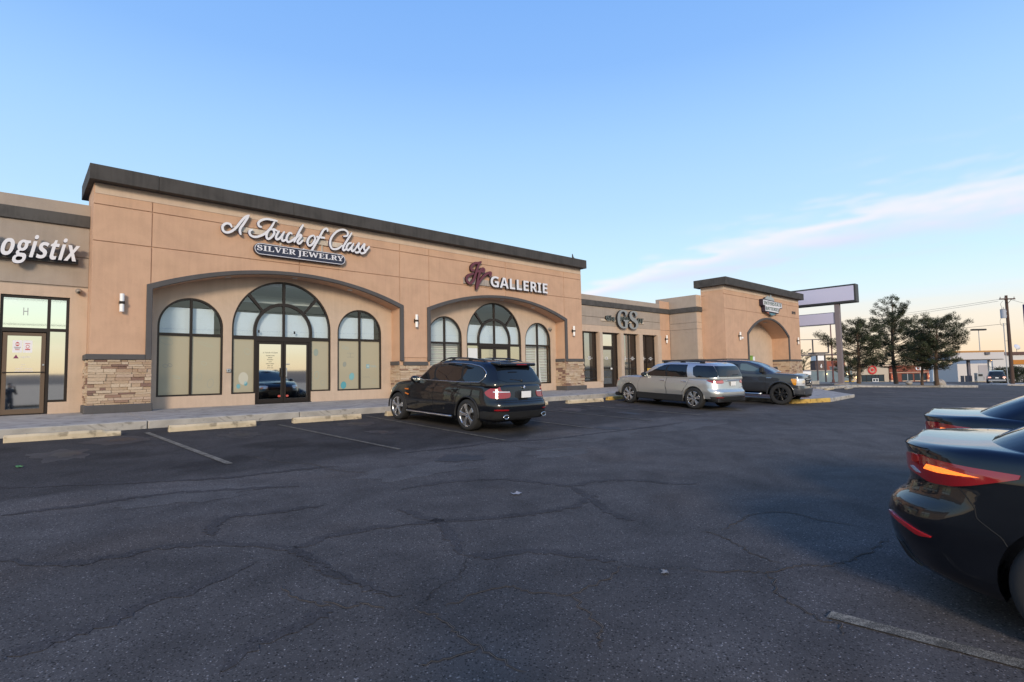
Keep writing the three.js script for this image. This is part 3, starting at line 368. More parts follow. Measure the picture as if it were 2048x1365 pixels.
const shop = thing('storefront_building', 'tall tan stucco storefront with two wide arched recesses and a dark parapet cap', 'building');
{
  const X0 = 1.40, X1 = 21.37, T = 0.03, gr = 0.011, vs = [X0, 2.73, 6.9, 10.73, 12.06, 16.15, 20.04, X1];
  // body behind the panels, with both arches through it: its cut faces are jambs and soffits
  const archOut = (c) => { const p = []; for (let i = 0; i <= 40; i++) { const x = c + 3.975 - (i / 40) * 7.95; p.push([x, archIn(c, x)]); } return p; };
  const out = [[X0, 7.08], [X0, B0], [BAY[0] - 3.975, B0], ...archOut(BAY[0]).reverse(), [BAY[0] + 3.975, B0], [BAY[1] - 3.975, B0], ...archOut(BAY[1]).reverse(), [BAY[1] + 3.975, B0], [X1, B0], [X1, 7.08]];
  obj('wall', prism(out, RZ, F - T), M.peach, shop);
  obj('wall', bx(X0, X1, B0 + 4.55, 7.08, RZ - 0.55, RZ), M.peach, shop);
  obj('wall', [bx(X0, X0 + 0.3, B0, 7.08, -19.5, RZ - 0.552), bx(X0, X0 + 0.3, B0, 5.45, RZ - 0.551, RZ - 0.002), bx(X1 - 0.3, X1, B0, 7.08, -19.5, RZ - 0.552), bx(X1 - 0.3, X1, B0, 5.45, RZ - 0.551, RZ - 0.002), bx(X0, X0 + 0.3, B0, 6.2, -32, -19.501), bx(X1 - 0.3, X1, B0, 5.9, -32, -19.501), bx(X0 + 0.3, X1 - 0.3, B0, 6.0, -32, -31.8)], M.peach, shop);
  obj('roof', bx(X0 + 0.3, X1 - 0.3, 5.5, 5.7, -31.8, RZ - 0.56), M.cap, shop);
  // stucco panels with open control joints between them
  for (let i = 0; i < vs.length - 1; i++) {
    const a = vs[i] + (i ? gr : 0), b = vs[i + 1] - (i < vs.length - 2 ? gr : 0), zf = [F - T, F];
    obj('stucco_panel', prism(rectP(a, b, 6.51 + gr, 6.795), ...zf, [], 0.004), M.peach, shop);
    obj('stucco_panel', prism(rectP(a, b, 5.51 + gr, 6.51 - gr), ...zf, [], 0.004), M.peach, shop);
    const bay = BAY.find((c) => a < c + 3.9 && b > c - 3.9), bottom = [];
    if (bay === undefined) { obj('stucco_panel', prism(rectP(a, b, 2.44, 5.51 - gr), ...zf, [], 0.004), M.peach, shop); continue; }
    for (let k = 0; k <= 20; k++) { const x = lerp(a, b, k / 20); if (Math.abs(x - bay) <= 3.975) bottom.push([x, archIn(bay, x)]); }
    const lo = Math.abs(a - bay) > 3.975, hi = Math.abs(b - bay) > 3.975;
    if (lo) bottom.unshift([a, 2.44], [bay - 3.975, 2.44], [bay - 3.975, 4.31]); if (hi) bottom.push([bay + 3.975, 4.31], [bay + 3.975, 2.44], [b, 2.44]);
    obj('stucco_panel', prism([...bottom, [b, 5.51 - gr], [a, 5.51 - gr]], ...zf, [], 0.003), M.peach, shop);
  }
  obj('cream_band', bx(X0 + 0.02, X1 - 0.02, 6.80, 7.08, F - T, F + 0.006), M.peachTop, shop);
  // parapet cap in lengths, returned at both ends
  const caps = [1.27, 2.83, 6.6, 10.4, 14.2, 18.0, 21.5];
  for (let i = 0; i < 6; i++) obj('parapet_cap', rbx(caps[i] + 0.003, caps[i + 1] - 0.003, 7.082, 7.5, F - 0.7, F + 0.30, 0.012), M.cap, shop);
  for (const s of [0, 1]) obj('parapet_cap', rbx(s ? 20.8 : 1.27, s ? 21.5 : 1.97, 7.082, 7.498, -20.1, F - 0.704, 0.012), M.cap, shop);
  obj('bent_flashing', prism([[20.48, 7.5], [20.74, 7.5], [20.6, 7.56], [20.53, 7.72], [20.5, 7.72]], F + 0.2, F + 0.22), M.cap, shop);
  // recessed shop walls, glazing
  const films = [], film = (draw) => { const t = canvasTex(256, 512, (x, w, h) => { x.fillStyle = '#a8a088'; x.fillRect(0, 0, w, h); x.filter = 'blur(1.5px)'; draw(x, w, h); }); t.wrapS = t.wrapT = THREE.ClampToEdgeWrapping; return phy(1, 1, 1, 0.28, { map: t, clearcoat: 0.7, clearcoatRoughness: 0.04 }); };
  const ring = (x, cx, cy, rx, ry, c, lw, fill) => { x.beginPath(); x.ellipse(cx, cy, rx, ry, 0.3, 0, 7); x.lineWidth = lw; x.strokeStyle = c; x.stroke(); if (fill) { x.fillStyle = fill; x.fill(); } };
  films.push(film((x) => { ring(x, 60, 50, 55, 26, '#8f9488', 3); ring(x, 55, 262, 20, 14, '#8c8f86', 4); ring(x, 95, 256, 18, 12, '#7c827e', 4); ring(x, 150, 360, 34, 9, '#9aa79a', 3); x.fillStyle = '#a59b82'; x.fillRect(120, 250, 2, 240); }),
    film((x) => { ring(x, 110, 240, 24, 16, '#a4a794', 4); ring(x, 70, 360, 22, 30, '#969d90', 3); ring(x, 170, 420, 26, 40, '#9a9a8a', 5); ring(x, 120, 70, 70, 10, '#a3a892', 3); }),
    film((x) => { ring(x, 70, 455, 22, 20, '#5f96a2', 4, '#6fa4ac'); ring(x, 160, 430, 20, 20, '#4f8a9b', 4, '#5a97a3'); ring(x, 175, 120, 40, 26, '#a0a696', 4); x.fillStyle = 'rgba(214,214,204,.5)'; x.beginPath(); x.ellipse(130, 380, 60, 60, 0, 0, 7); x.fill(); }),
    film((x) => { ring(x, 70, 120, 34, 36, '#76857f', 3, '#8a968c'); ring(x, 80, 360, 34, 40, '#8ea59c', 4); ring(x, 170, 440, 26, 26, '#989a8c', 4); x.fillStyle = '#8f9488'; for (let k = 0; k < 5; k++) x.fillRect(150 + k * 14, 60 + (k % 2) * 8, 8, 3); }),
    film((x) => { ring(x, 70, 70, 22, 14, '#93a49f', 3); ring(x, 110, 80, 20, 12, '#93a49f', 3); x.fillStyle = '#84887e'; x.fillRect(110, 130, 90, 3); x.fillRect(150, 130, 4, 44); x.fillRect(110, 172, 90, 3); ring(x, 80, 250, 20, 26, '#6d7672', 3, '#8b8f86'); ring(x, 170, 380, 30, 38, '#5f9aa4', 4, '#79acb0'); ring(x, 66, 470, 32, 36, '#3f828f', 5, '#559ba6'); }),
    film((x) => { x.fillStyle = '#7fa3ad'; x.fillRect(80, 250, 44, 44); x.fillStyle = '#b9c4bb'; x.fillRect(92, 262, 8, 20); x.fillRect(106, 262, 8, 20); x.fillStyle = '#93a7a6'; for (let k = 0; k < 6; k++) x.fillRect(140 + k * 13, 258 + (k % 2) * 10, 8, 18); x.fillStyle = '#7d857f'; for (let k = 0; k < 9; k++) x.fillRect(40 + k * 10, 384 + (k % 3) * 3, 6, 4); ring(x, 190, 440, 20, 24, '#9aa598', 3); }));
  const stretch = (m, h) => { const q = m.clone(); q.map = m.map.clone(); const xs = h.map((p) => p[0]), ys = h.map((p) => p[1]), x0 = Math.min(...xs), y0 = Math.min(...ys); q.map.repeat.set(1 / (Math.max(...xs) - x0), 1 / (Math.max(...ys) - y0)); q.map.offset.set(-x0 * q.map.repeat.x, -y0 * q.map.repeat.y); q.map.needsUpdate = true; return q; };
  const paper = std(0.70, 0.79, 0.92, 0.85, { map: grainTex }), slatM = std(0.66, 0.68, 0.64, 0.6), interior = std(0.30, 0.34, 0.35, 0.9), curtain = std(0.62, 0.60, 0.60, 0.9), ceilingStripe = std(0.42, 0.45, 0.47, 0.8);
  BAY.forEach((c, b) => {
    const cs = [c - 2.76, c + 2.76], Q = b ? c - 0.04 : c - 0.1, x0 = c - 4.3, x1 = c + 4.3;
    const W = [Q - 2.76, Q, Q + 2.76];
    obj('recess_wall', prism(rectP(Math.max(x0, X0 + 0.31), Math.min(x1, X1 - 0.31), B0, 5.42), RZ - 0.2, RZ, [sideOutline(W[0]), bigOutline(W[1]), sideOutline(W[2])].map((o) => o.map(([x, y]) => [x, Math.max(y, B0 + 0.003)]))), M.cream, shop);
    for (const i of [0, 2]) {
      const h = sideHoles(W[i]);
      const w = glazing(shop, 'arched_window', sideOutline(W[i]), h, RZ - 0.03, b ? M.glass : [stretch(films[i ? 4 : 0], h[0]), stretch(films[i ? 5 : 1], h[1]), M.glass, M.glass]);
      if (b) { const n = 22; for (let k = 0; k < n; k++) obj('blind_slat', bx(W[i] - 0.8, W[i] + 0.8, 1.32 + k * 0.08, 1.382 + k * 0.08, RZ - 0.24 - 0.01 * (k % 2), RZ - 0.235), k % 2 ? slatM : curtain, w); obj('paper_screen', bx(W[i] - 0.86, W[i] + 0.86, 3.08, 4.16, RZ - 0.26, RZ - 0.245), paper, w); if (i) obj('curtain', prism([[W[i] - 0.1, 1.3], [W[i] + 0.36, 1.3], [W[i] + 0.16, 3.0], [W[i] + 0.08, 4.1], [W[i] + 0.04, 4.1]], RZ - 0.21, RZ - 0.20), std(0.75, 0.73, 0.74, 0.9), w); }
      else obj('paper_screen', bx(W[i] - 0.86, W[i] + 0.66, 3.08, 3.93, RZ - 0.22, RZ - 0.20), paper, w);
    }
    const h = bigHoles(Q), panes = b ? [M.mirrorG ??= std(0.50, 0.52, 0.45, 0.04, { metalness: 0.85 }), M.mirrorG, ...Array(7).fill(M.glass)] : [stretch(films[2], h[0]), stretch(films[3], h[1]), ...Array(7).fill(M.glass)];
    const w = glazing(shop, 'arched_window', bigOutline(Q), h.slice(0, 8), RZ - 0.03, panes);
    w.children[0].geometry = prism(bigOutline(Q), RZ - 0.12, RZ - 0.03, h, 0.004);
    obj('paper_screen', bx(Q - 1.6, Q + 1.6, 3.1, b ? 3.95 : 3.9, RZ - 0.22, RZ - 0.20), paper, w);
    obj('interior', [bx(c - 3.97, c + 3.97, B0, 5.4, RZ - 2.4, RZ - 2.3), bx(c - 3.97, c + 3.97, 4.85, 4.95, RZ - 2.3, RZ - 0.25), bx(c - 3.97, c + 3.97, B0 - 0.1, B0 - 0.01, RZ - 2.3, RZ - 0.25)], interior, shop);
    if (!b) for (let k = 0; k < 4; k++) obj('ceiling_beam', bx(c - 3.9, c + 3.9, 4.3 + 0.12 * k, 4.36 + 0.12 * k, RZ - 0.7 - 0.4 * k, RZ - 0.6 - 0.4 * k), ceilingStripe, shop);
    // glass doors
    for (const s of [-1, 1]) {
      const d = new THREE.Group(); d.name = 'door'; shop.add(d);
      const a = s < 0 ? Q - 0.855 : Q + 0.006, e = a + 0.849;
      obj('leaf_frame', prism(rectP(a, e, B0 + 0.025, 2.955), RZ - 0.10, RZ - 0.05, [rectP(a + 0.075, e - 0.075, B0 + 0.16, 2.87)], 0.004), M.bronze, d);
      obj('pane', bx(a + 0.07, e - 0.07, B0 + 0.15, 2.88, RZ - 0.08, RZ - 0.072), b ? M.mirrorG : M.mirror, d);
      const hx = Q + s * 0.075; obj('handle', [rbx(hx - 0.022, hx + 0.022, 1.78, 2.08, RZ + 0.0, RZ + 0.02, 0.008), rod([hx, 1.82, RZ - 0.05], [hx, 1.82, RZ + 0.01], 0.01), rod([hx, 2.04, RZ - 0.05], [hx, 2.04, RZ + 0.01], 0.01)], s < 0 ? M.black : M.steel, d);
      if (!b) {
        obj('red_decal', new THREE.CylinderGeometry(0.05, 0.05, 0.003, 20).scale(1, 1, 0.75).rotateX(Math.PI / 2).translate(Q + s * 0.13, 1.14, RZ - 0.07), std(0.5, 0.08, 0.06, 0.5), d);
        if (s < 0) obj('printed_notice', sheet(a + 0.14, e - 0.14, 1.98, 2.72, RZ - 0.069), new THREE.MeshStandardMaterial({ roughness: 0.6, transparent: true, alphaTest: 0.4, map: canvasTex(512, 640, (x, W2, H2) => { x.clearRect(0, 0, W2, H2); x.fillStyle = '#4a4d4c'; x.textAlign = 'center'; x.font = 'italic 54px serif'; x.fillText('A Touch Of Class', 256, 130); x.font = 'bold 30px sans-serif'; ['STERLING SILVER', 'JEWELRY', 'WHOLESALE', 'Retail', 'OPEN TO PUBLIC', 'MON - SAT', '10 am - 6 pm'].forEach((t, k) => x.fillText(t, 256, 210 + k * 58)); }) }), d);
        else obj('latch', rbx(Q + 0.07, Q + 0.2, 2.19, 2.22, RZ - 0.05, RZ - 0.02, 0.008), M.steel, d);
      } else if (s < 0) obj('printed_notice', sheet(Q - 1.52, Q - 1.0, 2.2, 2.9, RZ - 0.055), std(0.72, 0.72, 0.71, 0.7), d);
    }
    if (!b) for (const x of [Q - 0.8, Q + 0.36]) obj('door_sensor', rbx(x - 0.025, x + 0.025, 3.24, 3.33, RZ - 0.072, RZ - 0.04, 0.012), M.black, w);
    obj('threshold', bx(Q - 0.92, Q + 0.92, B0 - 0.01, B0 + 0.022, RZ - 0.14, RZ + 0.03), M.bronze, shop);
    // round-headed trim round the recess, proud of the wall
    const g = 0.14, H = 3.975, inner = [], outer = []; for (let k = 0; k <= 48; k++) { const x = -H + (2 * H * k) / 48; inner.push([c + x, archIn(c, c + x)]); } for (let k = 0; k <= 48; k++) { const x = -H - g + (2 * (H + g) * k) / 48; outer.push([c + x, archIn(c, c + x * (H / (H + g))) + g * 0.85]); }
    obj('arch_trim', prism([[c - H - g, 2.31], [c - H, 2.31], ...inner, [c + H, 2.31], [c + H + g, 2.31], ...outer.reverse()], F - 0.02, F + 0.075, [], 0.012), M.trim, shop);
    for (const u of [-1.95, 0.12, 2.1]) { const y = archIn(c, c + u), t = Math.atan2(archIn(c, c + u + 0.05) - archIn(c, c + u - 0.05), 0.1); const q = cyl(0.09, 0.09, 0.025, 0, 0, 0, 20).rotateZ(t).translate(c + u, y - 0.01, F - 0.3); obj('downlight', q, downlightM, shop); }
    if (b) { letters('I', 'serif_regular', Q + 0.38, Q + 0.44, 3.5, 3.8, RZ - 0.066, 0.002, M.white, M.white, w, 'unit_number'); }
  });
  // stone pillars: belt and base trim, ledger stones
  const belt = (x0, x1, y0, z0, z1) => obj('belt_trim', rbx(x0, x1, y0, y0 + 0.15, z0, z1, 0.018), M.trim, shop), base = (x0, x1, z0, z1) => obj('base_trim', rbx(x0, x1, B0 - 0.02, 1.105, z0, z1, 0.025), M.trim, shop);
  const J0 = BAY[0] - 3.975, J1 = BAY[0] + 3.975, J2 = BAY[1] - 3.975, J3 = BAY[1] + 3.975;
  belt(1.31, J0 - 0.145, 2.31, RZ - 0.2, F + 0.08); belt(J1 + 0.145, J2 - 0.145, 2.13, F - 0.1, F + 0.08); belt(J3 + 0.145, 21.44, 2.30, F - 0.1, F + 0.08);
  belt(J1 - 0.07, J1 + 0.0, 2.15, RZ + 0.002, F - 0.022); belt(J3 - 0.07, J3, 2.305, RZ + 0.002, F - 0.022); belt(21.372, 21.44, 2.301, L2 + 0.002, F - 0.102);
  base(1.30, J0 + 0.04, RZ - 0.2, F + 0.12); base(J1 - 0.04, J2 + 0.04, RZ + 0.003, F + 0.12); base(J3 - 0.06, 21.49, RZ + 0.003, F + 0.12);
  const mortarM = std(0.34, 0.26, 0.19, 0.95, { map: stoneTex }); for (const g2 of [bx(1.395, J0 - 0.002, 1.1, 2.32, F - 0.035, F + 0.008), bx(J1 + 0.002, J2 - 0.002, 1.1, 2.14, F - 0.035, F + 0.008), bx(J3 + 0.002, 21.38, 1.1, 2.31, F - 0.035, F + 0.008)]) obj('mortar_bed', g2, mortarM, shop);
  let n = 0;
  n += stoneFace(shop, 1.37, J0 + 0.01, 1.105, 2.308, onFront(F), 7, true, 0.25, 0.078);
  n += stoneFace(shop, J3 - 0.02, 21.39, 1.105, 2.298, onFront(F), 9, true, 0.25, 0.078);
  n += stoneFace(shop, J1 - 0.02, J2 + 0.02, 1.105, 2.128, onFront(F), 10, true, 0.27, 0.08);
  stoneFace(shop, RZ + 0.004, F - 0.012, 1.105, 2.15, onLeft(J1), 12, false, 0.28, 0.08);
  stoneFace(shop, RZ + 0.004, F - 0.012, 1.105, 2.30, onLeft(J3), 13, false, 0.28, 0.08);
  stoneFace(shop, L2, F - 0.012, 1.105, 2.30, onLeft(1.40), 14, false, 0.28, 0.08);
  stoneFace(shop, L2, F - 0.012, 1.105, 2.30, onRight(21.37), 15, false, 0.28, 0.08);
  // small fittings
  const ic = new THREE.Group(); ic.name = 'intercom'; shop.add(ic); obj('housing', rbx(4.86, 4.99, 1.94, 2.06, RZ, RZ + 0.05, 0.02), M.steel, ic); obj('bell_button', cyl(0.018, 0.018, 0.02, 0, 0, 0).rotateX(Math.PI / 2).translate(4.925, 2.0, RZ + 0.055), M.black, ic);
}
// security cameras
function domeCamera(x, y, z, label, parent = null) {
  const t = thing('security_camera', label, 'security camera', [x, y, z]);
  obj('mount', cyl(0.06, 0.07, 0.06, 0, 0, 0).rotateX(Math.PI / 2).translate(0, 0, 0.03), M.galv, t); obj('housing', new THREE.SphereGeometry(0.075, 20, 14).translate(0, -0.02, 0.10), std(0.28, 0.24, 0.2, 0.35), t); obj('lens', new THREE.SphereGeometry(0.035, 14, 10).translate(0, -0.05, 0.155), M.black, t);
}
domeCamera(1.19, 4.22, L2, 'small round security camera on the wall beside the tall storefront, left of it'); domeCamera(19.55, 3.95, RZ, 'small dark security camera inside the right arched recess');
// wall sconces: white up and down cylinder with a dark bracket
{
  const proto = (() => { const t = thing('wall_sconce', '', 'wall lamp'); obj('shade', [cyl(0.055, 0.055, 0.21, 0, 0.14, 0.11, 24), cyl(0.055, 0.055, 0.21, 0, -0.14, 0.11, 24)], M.lensWhite, t); obj('bracket', [rbx(-0.062, 0.062, -0.038, 0.038, 0, 0.17, 0.01), rbx(-0.05, 0.05, -0.08, 0.08, 0, 0.03, 0.01)], M.bronze, t); return t; })();
  const at = [[2.06, 3.86, F, 'white two part wall lamp on the left stone pillar of the tall storefront'], [11.40, 3.86, F, 'white two part wall lamp on the middle pillar between the two arches'], [20.60, 3.84, F, 'white two part wall lamp on the right pillar near the portrait studio'], [30.5, 3.78, L2, 'white two part wall lamp on the peach strip right of the dark shop windows'], [33.38, 3.86, -15.5, 'white two part wall lamp left of the far arch on the battery shop'], [42.82, 3.82, -15.5, 'white two part wall lamp right of the far arch near the building corner']];
  at.forEach(([x, y, z, l], i) => { const t = i ? proto.clone() : proto; if (i) { t.name = numbered('wall_sconce'); scene.add(t); } t.position.set(x, y, z); tag(t, l, 'wall lamp', 'white wall lamps along the shop fronts'); });
}
// ------------------------------------------------------------------ left unit
const log = thing('storefront_building', 'low beige stucco shop unit at the left edge with a glass door', 'building');
{
  const X0 = -14, X1 = 1.40, T = 0.03, h = [[-3.0, -0.42, 1.2, 4.02], [-0.40, 1.015, B0, 4.02]];
  obj('wall', prism(rectP(X0, X1 - 0.002, B0, 4.30), L2 - 0.25, L2, [rectP(-3.2, -0.42, 1.2, 4.02), [[-0.36, B0 + 0.003], [0.625, B0 + 0.003], [0.625, 1.21], [1.015, 1.21], [1.015, 4.02], [-0.36, 4.02]]]), M.cream, log);
  for (const [y0, y1] of [[4.345, 5.14], [5.165, 6.0]]) obj('stucco_panel', prism(rectP(X0, X1 - 0.002, y0, y1), L2 - T, L2 + 0.004, [], 0.004), M.beige, log);
  obj('wall', bx(X0, X1 - 0.002, 4.3, 6.0, L2 - 0.25, L2 - T), M.beige, log);
  obj('fascia_band', rbx(X0, X1 - 0.002, 6.0, 6.325, L2 - 0.2, L2 + 0.07, 0.01), M.band, log); obj('parapet', bx(X0, X1 - 0.002, 6.325, 6.65, L2 - 0.25, L2), M.beige, log);
  obj('wall', [bx(X0, X0 + 0.3, B0, 6.65, -32, L2 - 0.25), bx(X0, X1, B0, 6.65, -32.3, -32)], M.beige, log); obj('roof', bx(X0 + 0.3, X1, 5.9, 6.05, -32, L2 - 0.25), M.cap, log);
  obj('interior', [bx(-3.4, 1.3, B0, 4.2, L2 - 2.4, L2 - 2.3), bx(-3.4, 1.3, 4.1, 4.2, L2 - 2.3, L2 - 0.26), bx(-3.4, 1.3, B0 - 0.1, B0 - 0.01, L2 - 2.3, L2 - 0.26)], M.beige, log);
  const z = L2 - 0.06, out = [[-0.36, B0 + 0.01], [0.62, B0 + 0.01], [0.62, 1.22], [1.01, 1.22], [1.01, 4.015], [-0.36, 4.015]];
  const hs = [rectP(-0.30, 0.56, 3.17, 3.95), rectP(0.63, 0.95, 3.17, 3.95), rectP(0.63, 0.95, 1.27, 3.09), rectP(-0.30, 0.56, B0 + 0.03, 3.06)], bright = std(0.86, 0.9, 0.86, 0.03, { metalness: 1 });
  const w = glazing(log, 'shop_window', out, hs.slice(0, 3), z, [bright, bright, M.mirror]); w.children[0].geometry = prism(out, z - 0.09, z, hs, 0.004);
  letters('H', 'sans_regular', 0.08, 0.18, 3.50, 3.70, z - 0.043, 0.002, std(0.35, 0.37, 0.37, 0.6), M.white, w, 'unit_number');
  glazing(log, 'shop_window', rectP(-3.19, -0.43, 1.21, 4.01), [rectP(-3.1, -1.85, 1.27, 3.09), rectP(-1.79, -0.49, 1.27, 3.09), rectP(-3.1, -1.85, 3.17, 3.95), rectP(-1.79, -0.49, 3.17, 3.95)], z, [M.mirror, M.mirror, bright, bright]);
  const d = new THREE.Group(); d.name = 'door'; log.add(d); const bz = std(0.16, 0.11, 0.075, 0.4, { metalness: 0.5 });
  obj('leaf_frame', prism(rectP(-0.29, 0.55, B0 + 0.03, 3.04), z - 0.06, z + 0.0, [rectP(-0.20, 0.46, B0 + 0.16, 2.96)], 0.004), bz, d); obj('pane', bx(-0.21, 0.47, B0 + 0.15, 2.97, z - 0.04, z - 0.034), M.mirror, d);
  obj('push_bar', rbx(-0.28, 0.54, 1.99, 2.02, z + 0.01, z + 0.035, 0.008), M.bronze, d); obj('lock', cyl(0.022, 0.022, 0.02, 0, 0, 0).rotateX(Math.PI / 2).translate(0.51, 2.2, z + 0.012), M.steel, d);
  const poster = (x0, x1, draw) => obj('paper_notice', sheet(x0, x1, 2.52, 2.84, z - 0.031), new THREE.MeshStandardMaterial({ roughness: 0.7, map: canvasTex(256, 256, (x) => { x.fillStyle = '#e4e2e4'; x.fillRect(0, 0, 256, 256); draw(x); }) }), d);
  poster(-0.10, 0.085, (x) => { x.fillStyle = '#b03d40'; x.beginPath(); x.ellipse(128, 80, 55, 42, 0, 0, 7); x.fill(); x.fillStyle = '#eee'; x.fillRect(80, 68, 96, 22); x.fillStyle = '#5b4d50'; x.fillRect(36, 140, 184, 10); x.fillRect(56, 162, 144, 10); x.fillStyle = '#b03d40'; x.fillRect(70, 190, 120, 14); });
  poster(0.10, 0.285, (x) => { x.fillStyle = '#c4585c'; x.fillRect(60, 60, 136, 14); x.beginPath(); x.ellipse(128, 130, 44, 32, 0, 0, 7); x.lineWidth = 14; x.strokeStyle = '#c4585c'; x.stroke(); x.fillRect(60, 176, 136, 26); });
  obj('printed_notice', sheet(-0.10, 0.36, 1.98, 2.50, z - 0.030), new THREE.MeshStandardMaterial({ roughness: 0.6, transparent: true, alphaTest: 0.4, map: canvasTex(512, 512, (x) => { x.clearRect(0, 0, 512, 512); x.fillStyle = '#7d3a5c'; x.beginPath(); x.moveTo(20, 130); x.lineTo(80, 30); x.lineTo(140, 130); x.fill(); x.fillStyle = '#d8d2d2'; x.font = 'bold 62px sans-serif'; x.fillText('Logistix', 165, 110); x.font = '34px sans-serif'; x.fillText('OPEN', 200, 300); x.fillText('Mon - Fri', 180, 350); x.font = 'bold 44px sans-serif'; x.fillText('8:00 am - 5:00 pm', 80, 410); x.fillRect(60, 450, 400, 14); }) }), d);
}
// ------------------------------------------------------------------ portrait studio unit
const gs = thing('storefront_building', 'low beige shop unit with tall dark windows right of the tall storefront', 'building');
{
  const X0 = 21.37, X1 = 31.06, z = L2, T = 0.03, ZC = -17.0, win = [[21.75, 23.80, 1.25], [24.08, 25.72, B0 + 0.003], [26.03, 27.57, 1.25], [27.95, 29.55, 1.25]];
  obj('wall', prism(rectP(X0 + 0.002, 29.95, B0, 4.345), z - 0.30, z, win.map(([a, b, y]) => rectP(a, b, y, 3.99))), M.cream, gs);
  for (const g2 of [bx(23.82, 24.06, 1.26, 3.98, z, z + 0.05), bx(25.74, 26.01, 1.26, 3.98, z, z + 0.05), bx(27.59, 27.93, 1.26, 3.98, z, z + 0.05), bx(29.57, 29.95, 1.26, 3.98, z, z + 0.05)]) obj('pier_face', g2, M.sill, gs);
  for (const [y0, y1] of [[4.35, 4.79], [4.815, 5.40]]) obj('stucco_panel', prism(rectP(X0 + 0.002, 29.95, y0, y1), z - T, z + 0.004, [], 0.004), M.beige, gs);
  obj('stucco_panel', [prism(rectP(29.955, X1, 4.35, 5.40), z - T, z, [], 0.004), prism(rectP(29.955, X1, 2.46, 4.33), z - T, z, [], 0.004), prism(rectP(29.955, X1, 5.73, 6.2), z - T, z, [], 0.004)], M.peach, gs);
  obj('wall', [bx(X0 + 0.002, X1, 4.345, 5.99, z - 0.3, z - T), bx(29.955, X1, B0, 4.345, z - 0.3, z - T)], M.beige, gs);
  obj('fascia_band', [rbx(X0 + 0.002, X1 - 0.07, 5.41, 5.71, z - 0.1, z + 0.07, 0.01), rbx(X1 - 0.07, X1 + 0.3, 5.408, 5.712, z + 0.0, ZC + 0.07, 0.01), rbx(X1 + 0.302, 31.63, 5.41, 5.71, ZC - 0.2, ZC + 0.07, 0.01)], M.band, gs);
  obj('parapet', bx(X0 + 0.002, 29.95, 5.71, 6.0, z - 0.3, z), M.beige, gs);
  // side wing that steps forward to the far arch
  for (const [y0, y1] of [[5.712, 6.46], [4.755, 5.41], [4.345, 4.735], [2.46, 4.325]]) { obj('stucco_panel', bx(X1, X1 + 0.03, y0, y1, -19.9 + (y0 < 5.5 ? 1.01 : 0), ZC - 0.03), M.beige, gs); obj('stucco_panel', bx(X1, 31.63, y0, y1, ZC - 0.03, ZC), M.cream, gs); }
  obj('wall', bx(X1 + 0.03, 31.63, B0, 6.46, -19.9, ZC - 0.03), M.beige, gs);
  obj('belt_trim', [rbx(29.97, X1 - 0.05, 2.31, 2.46, z - 0.1, z + 0.06, 0.015), rbx(X1 - 0.05, X1 + 0.1, 2.31, 2.46, z + 0.062, ZC + 0.06, 0.015), rbx(X1 + 0.102, 31.63, 2.31, 2.46, ZC - 0.1, ZC + 0.06, 0.015)], M.trim, gs);
  stoneFace(gs, z + 0.06, ZC, 1.1, 2.31, onLeft(X1), 21, false); stoneFace(gs, 29.97, X1 - 0.05, 1.1, 2.31, onFront(z), 22, false); stoneFace(gs, X1, 31.63, 1.1, 2.31, onFront(ZC), 23, false);
  obj('roof', bx(X0 + 0.01, X1 + 0.5, 5.3, 5.45, -32, z - 0.31), M.cap, gs); obj('wall', bx(X0 + 0.01, X1 + 0.5, B0, 5.9, -32.3, -32), M.beige, gs);
  obj('interior', [bx(X0 + 0.1, 29.9, B0, 4.2, z - 2.6, z - 2.5), bx(X0 + 0.1, 29.9, 4.05, 4.2, z - 2.5, z - 0.31), bx(X0 + 0.1, 29.9, B0 - 0.1, B0 - 0.01, z - 2.5, z - 0.31)], M.beige, gs);
  const gl = std(0.42, 0.46, 0.46, 0.04, { metalness: 0.85 }), dk = phy(0.016, 0.012, 0.011, 0.08, { clearcoat: 0.4 }), zz = z - 0.2;
  const windows = [[21.76, 23.79, 1.26, 22.72], [26.04, 27.56, 1.26, 26.85], [27.96, 29.54, 1.26, 28.7]];
  windows.forEach(([a, b, y, m], i) => {
    const g = glazing(gs, 'tall_window', rectP(a, b, y, 3.985), [rectP(a + 0.06, m - 0.04, y + 0.06, 3.92), rectP(m + 0.04, b - 0.06, y + 0.06, 3.92)], zz, i === 2 ? [dk, dk] : i ? [gl, gl] : [gl, gl]);
    if (i < 2) obj('dark_curtain', bx(b - 0.55, b - 0.06, y + 0.06, 3.92, zz - 0.043, zz - 0.038), dk, g);
    for (const x of i === 0 ? [22.35, 23.2] : [(a + m) / 2, (m + b) / 2]) { letters('GS', 'serif_bold', x - 0.1, x + 0.1, 2.44, 2.64, zz - 0.034, 0.002, M.white, M.white, g, 'window_lettering'); obj('window_lettering', [bx(x - 0.26, x - 0.13, 2.53, 2.545, zz - 0.034, zz - 0.032), bx(x + 0.13, x + 0.26, 2.53, 2.545, zz - 0.034, zz - 0.032)], M.white, g); }
    for (let x = a + 0.1; x < b - 0.08; x += 0.115) obj('railing_bar', rod([x, y + 0.07, zz + 0.03], [x, 2.02 + 0.05 * (Math.round(x * 9) % 2), zz + 0.03], 0.009, 6), M.black, g);
    obj('railing_rail', [bx(a + 0.06, b - 0.06, 1.92, 1.95, zz + 0.02, zz + 0.04), bx(a + 0.06, b - 0.06, 1.42, 1.45, zz + 0.02, zz + 0.04)], M.black, g);
  });
  const d = new THREE.Group(); d.name = 'door'; gs.add(d);
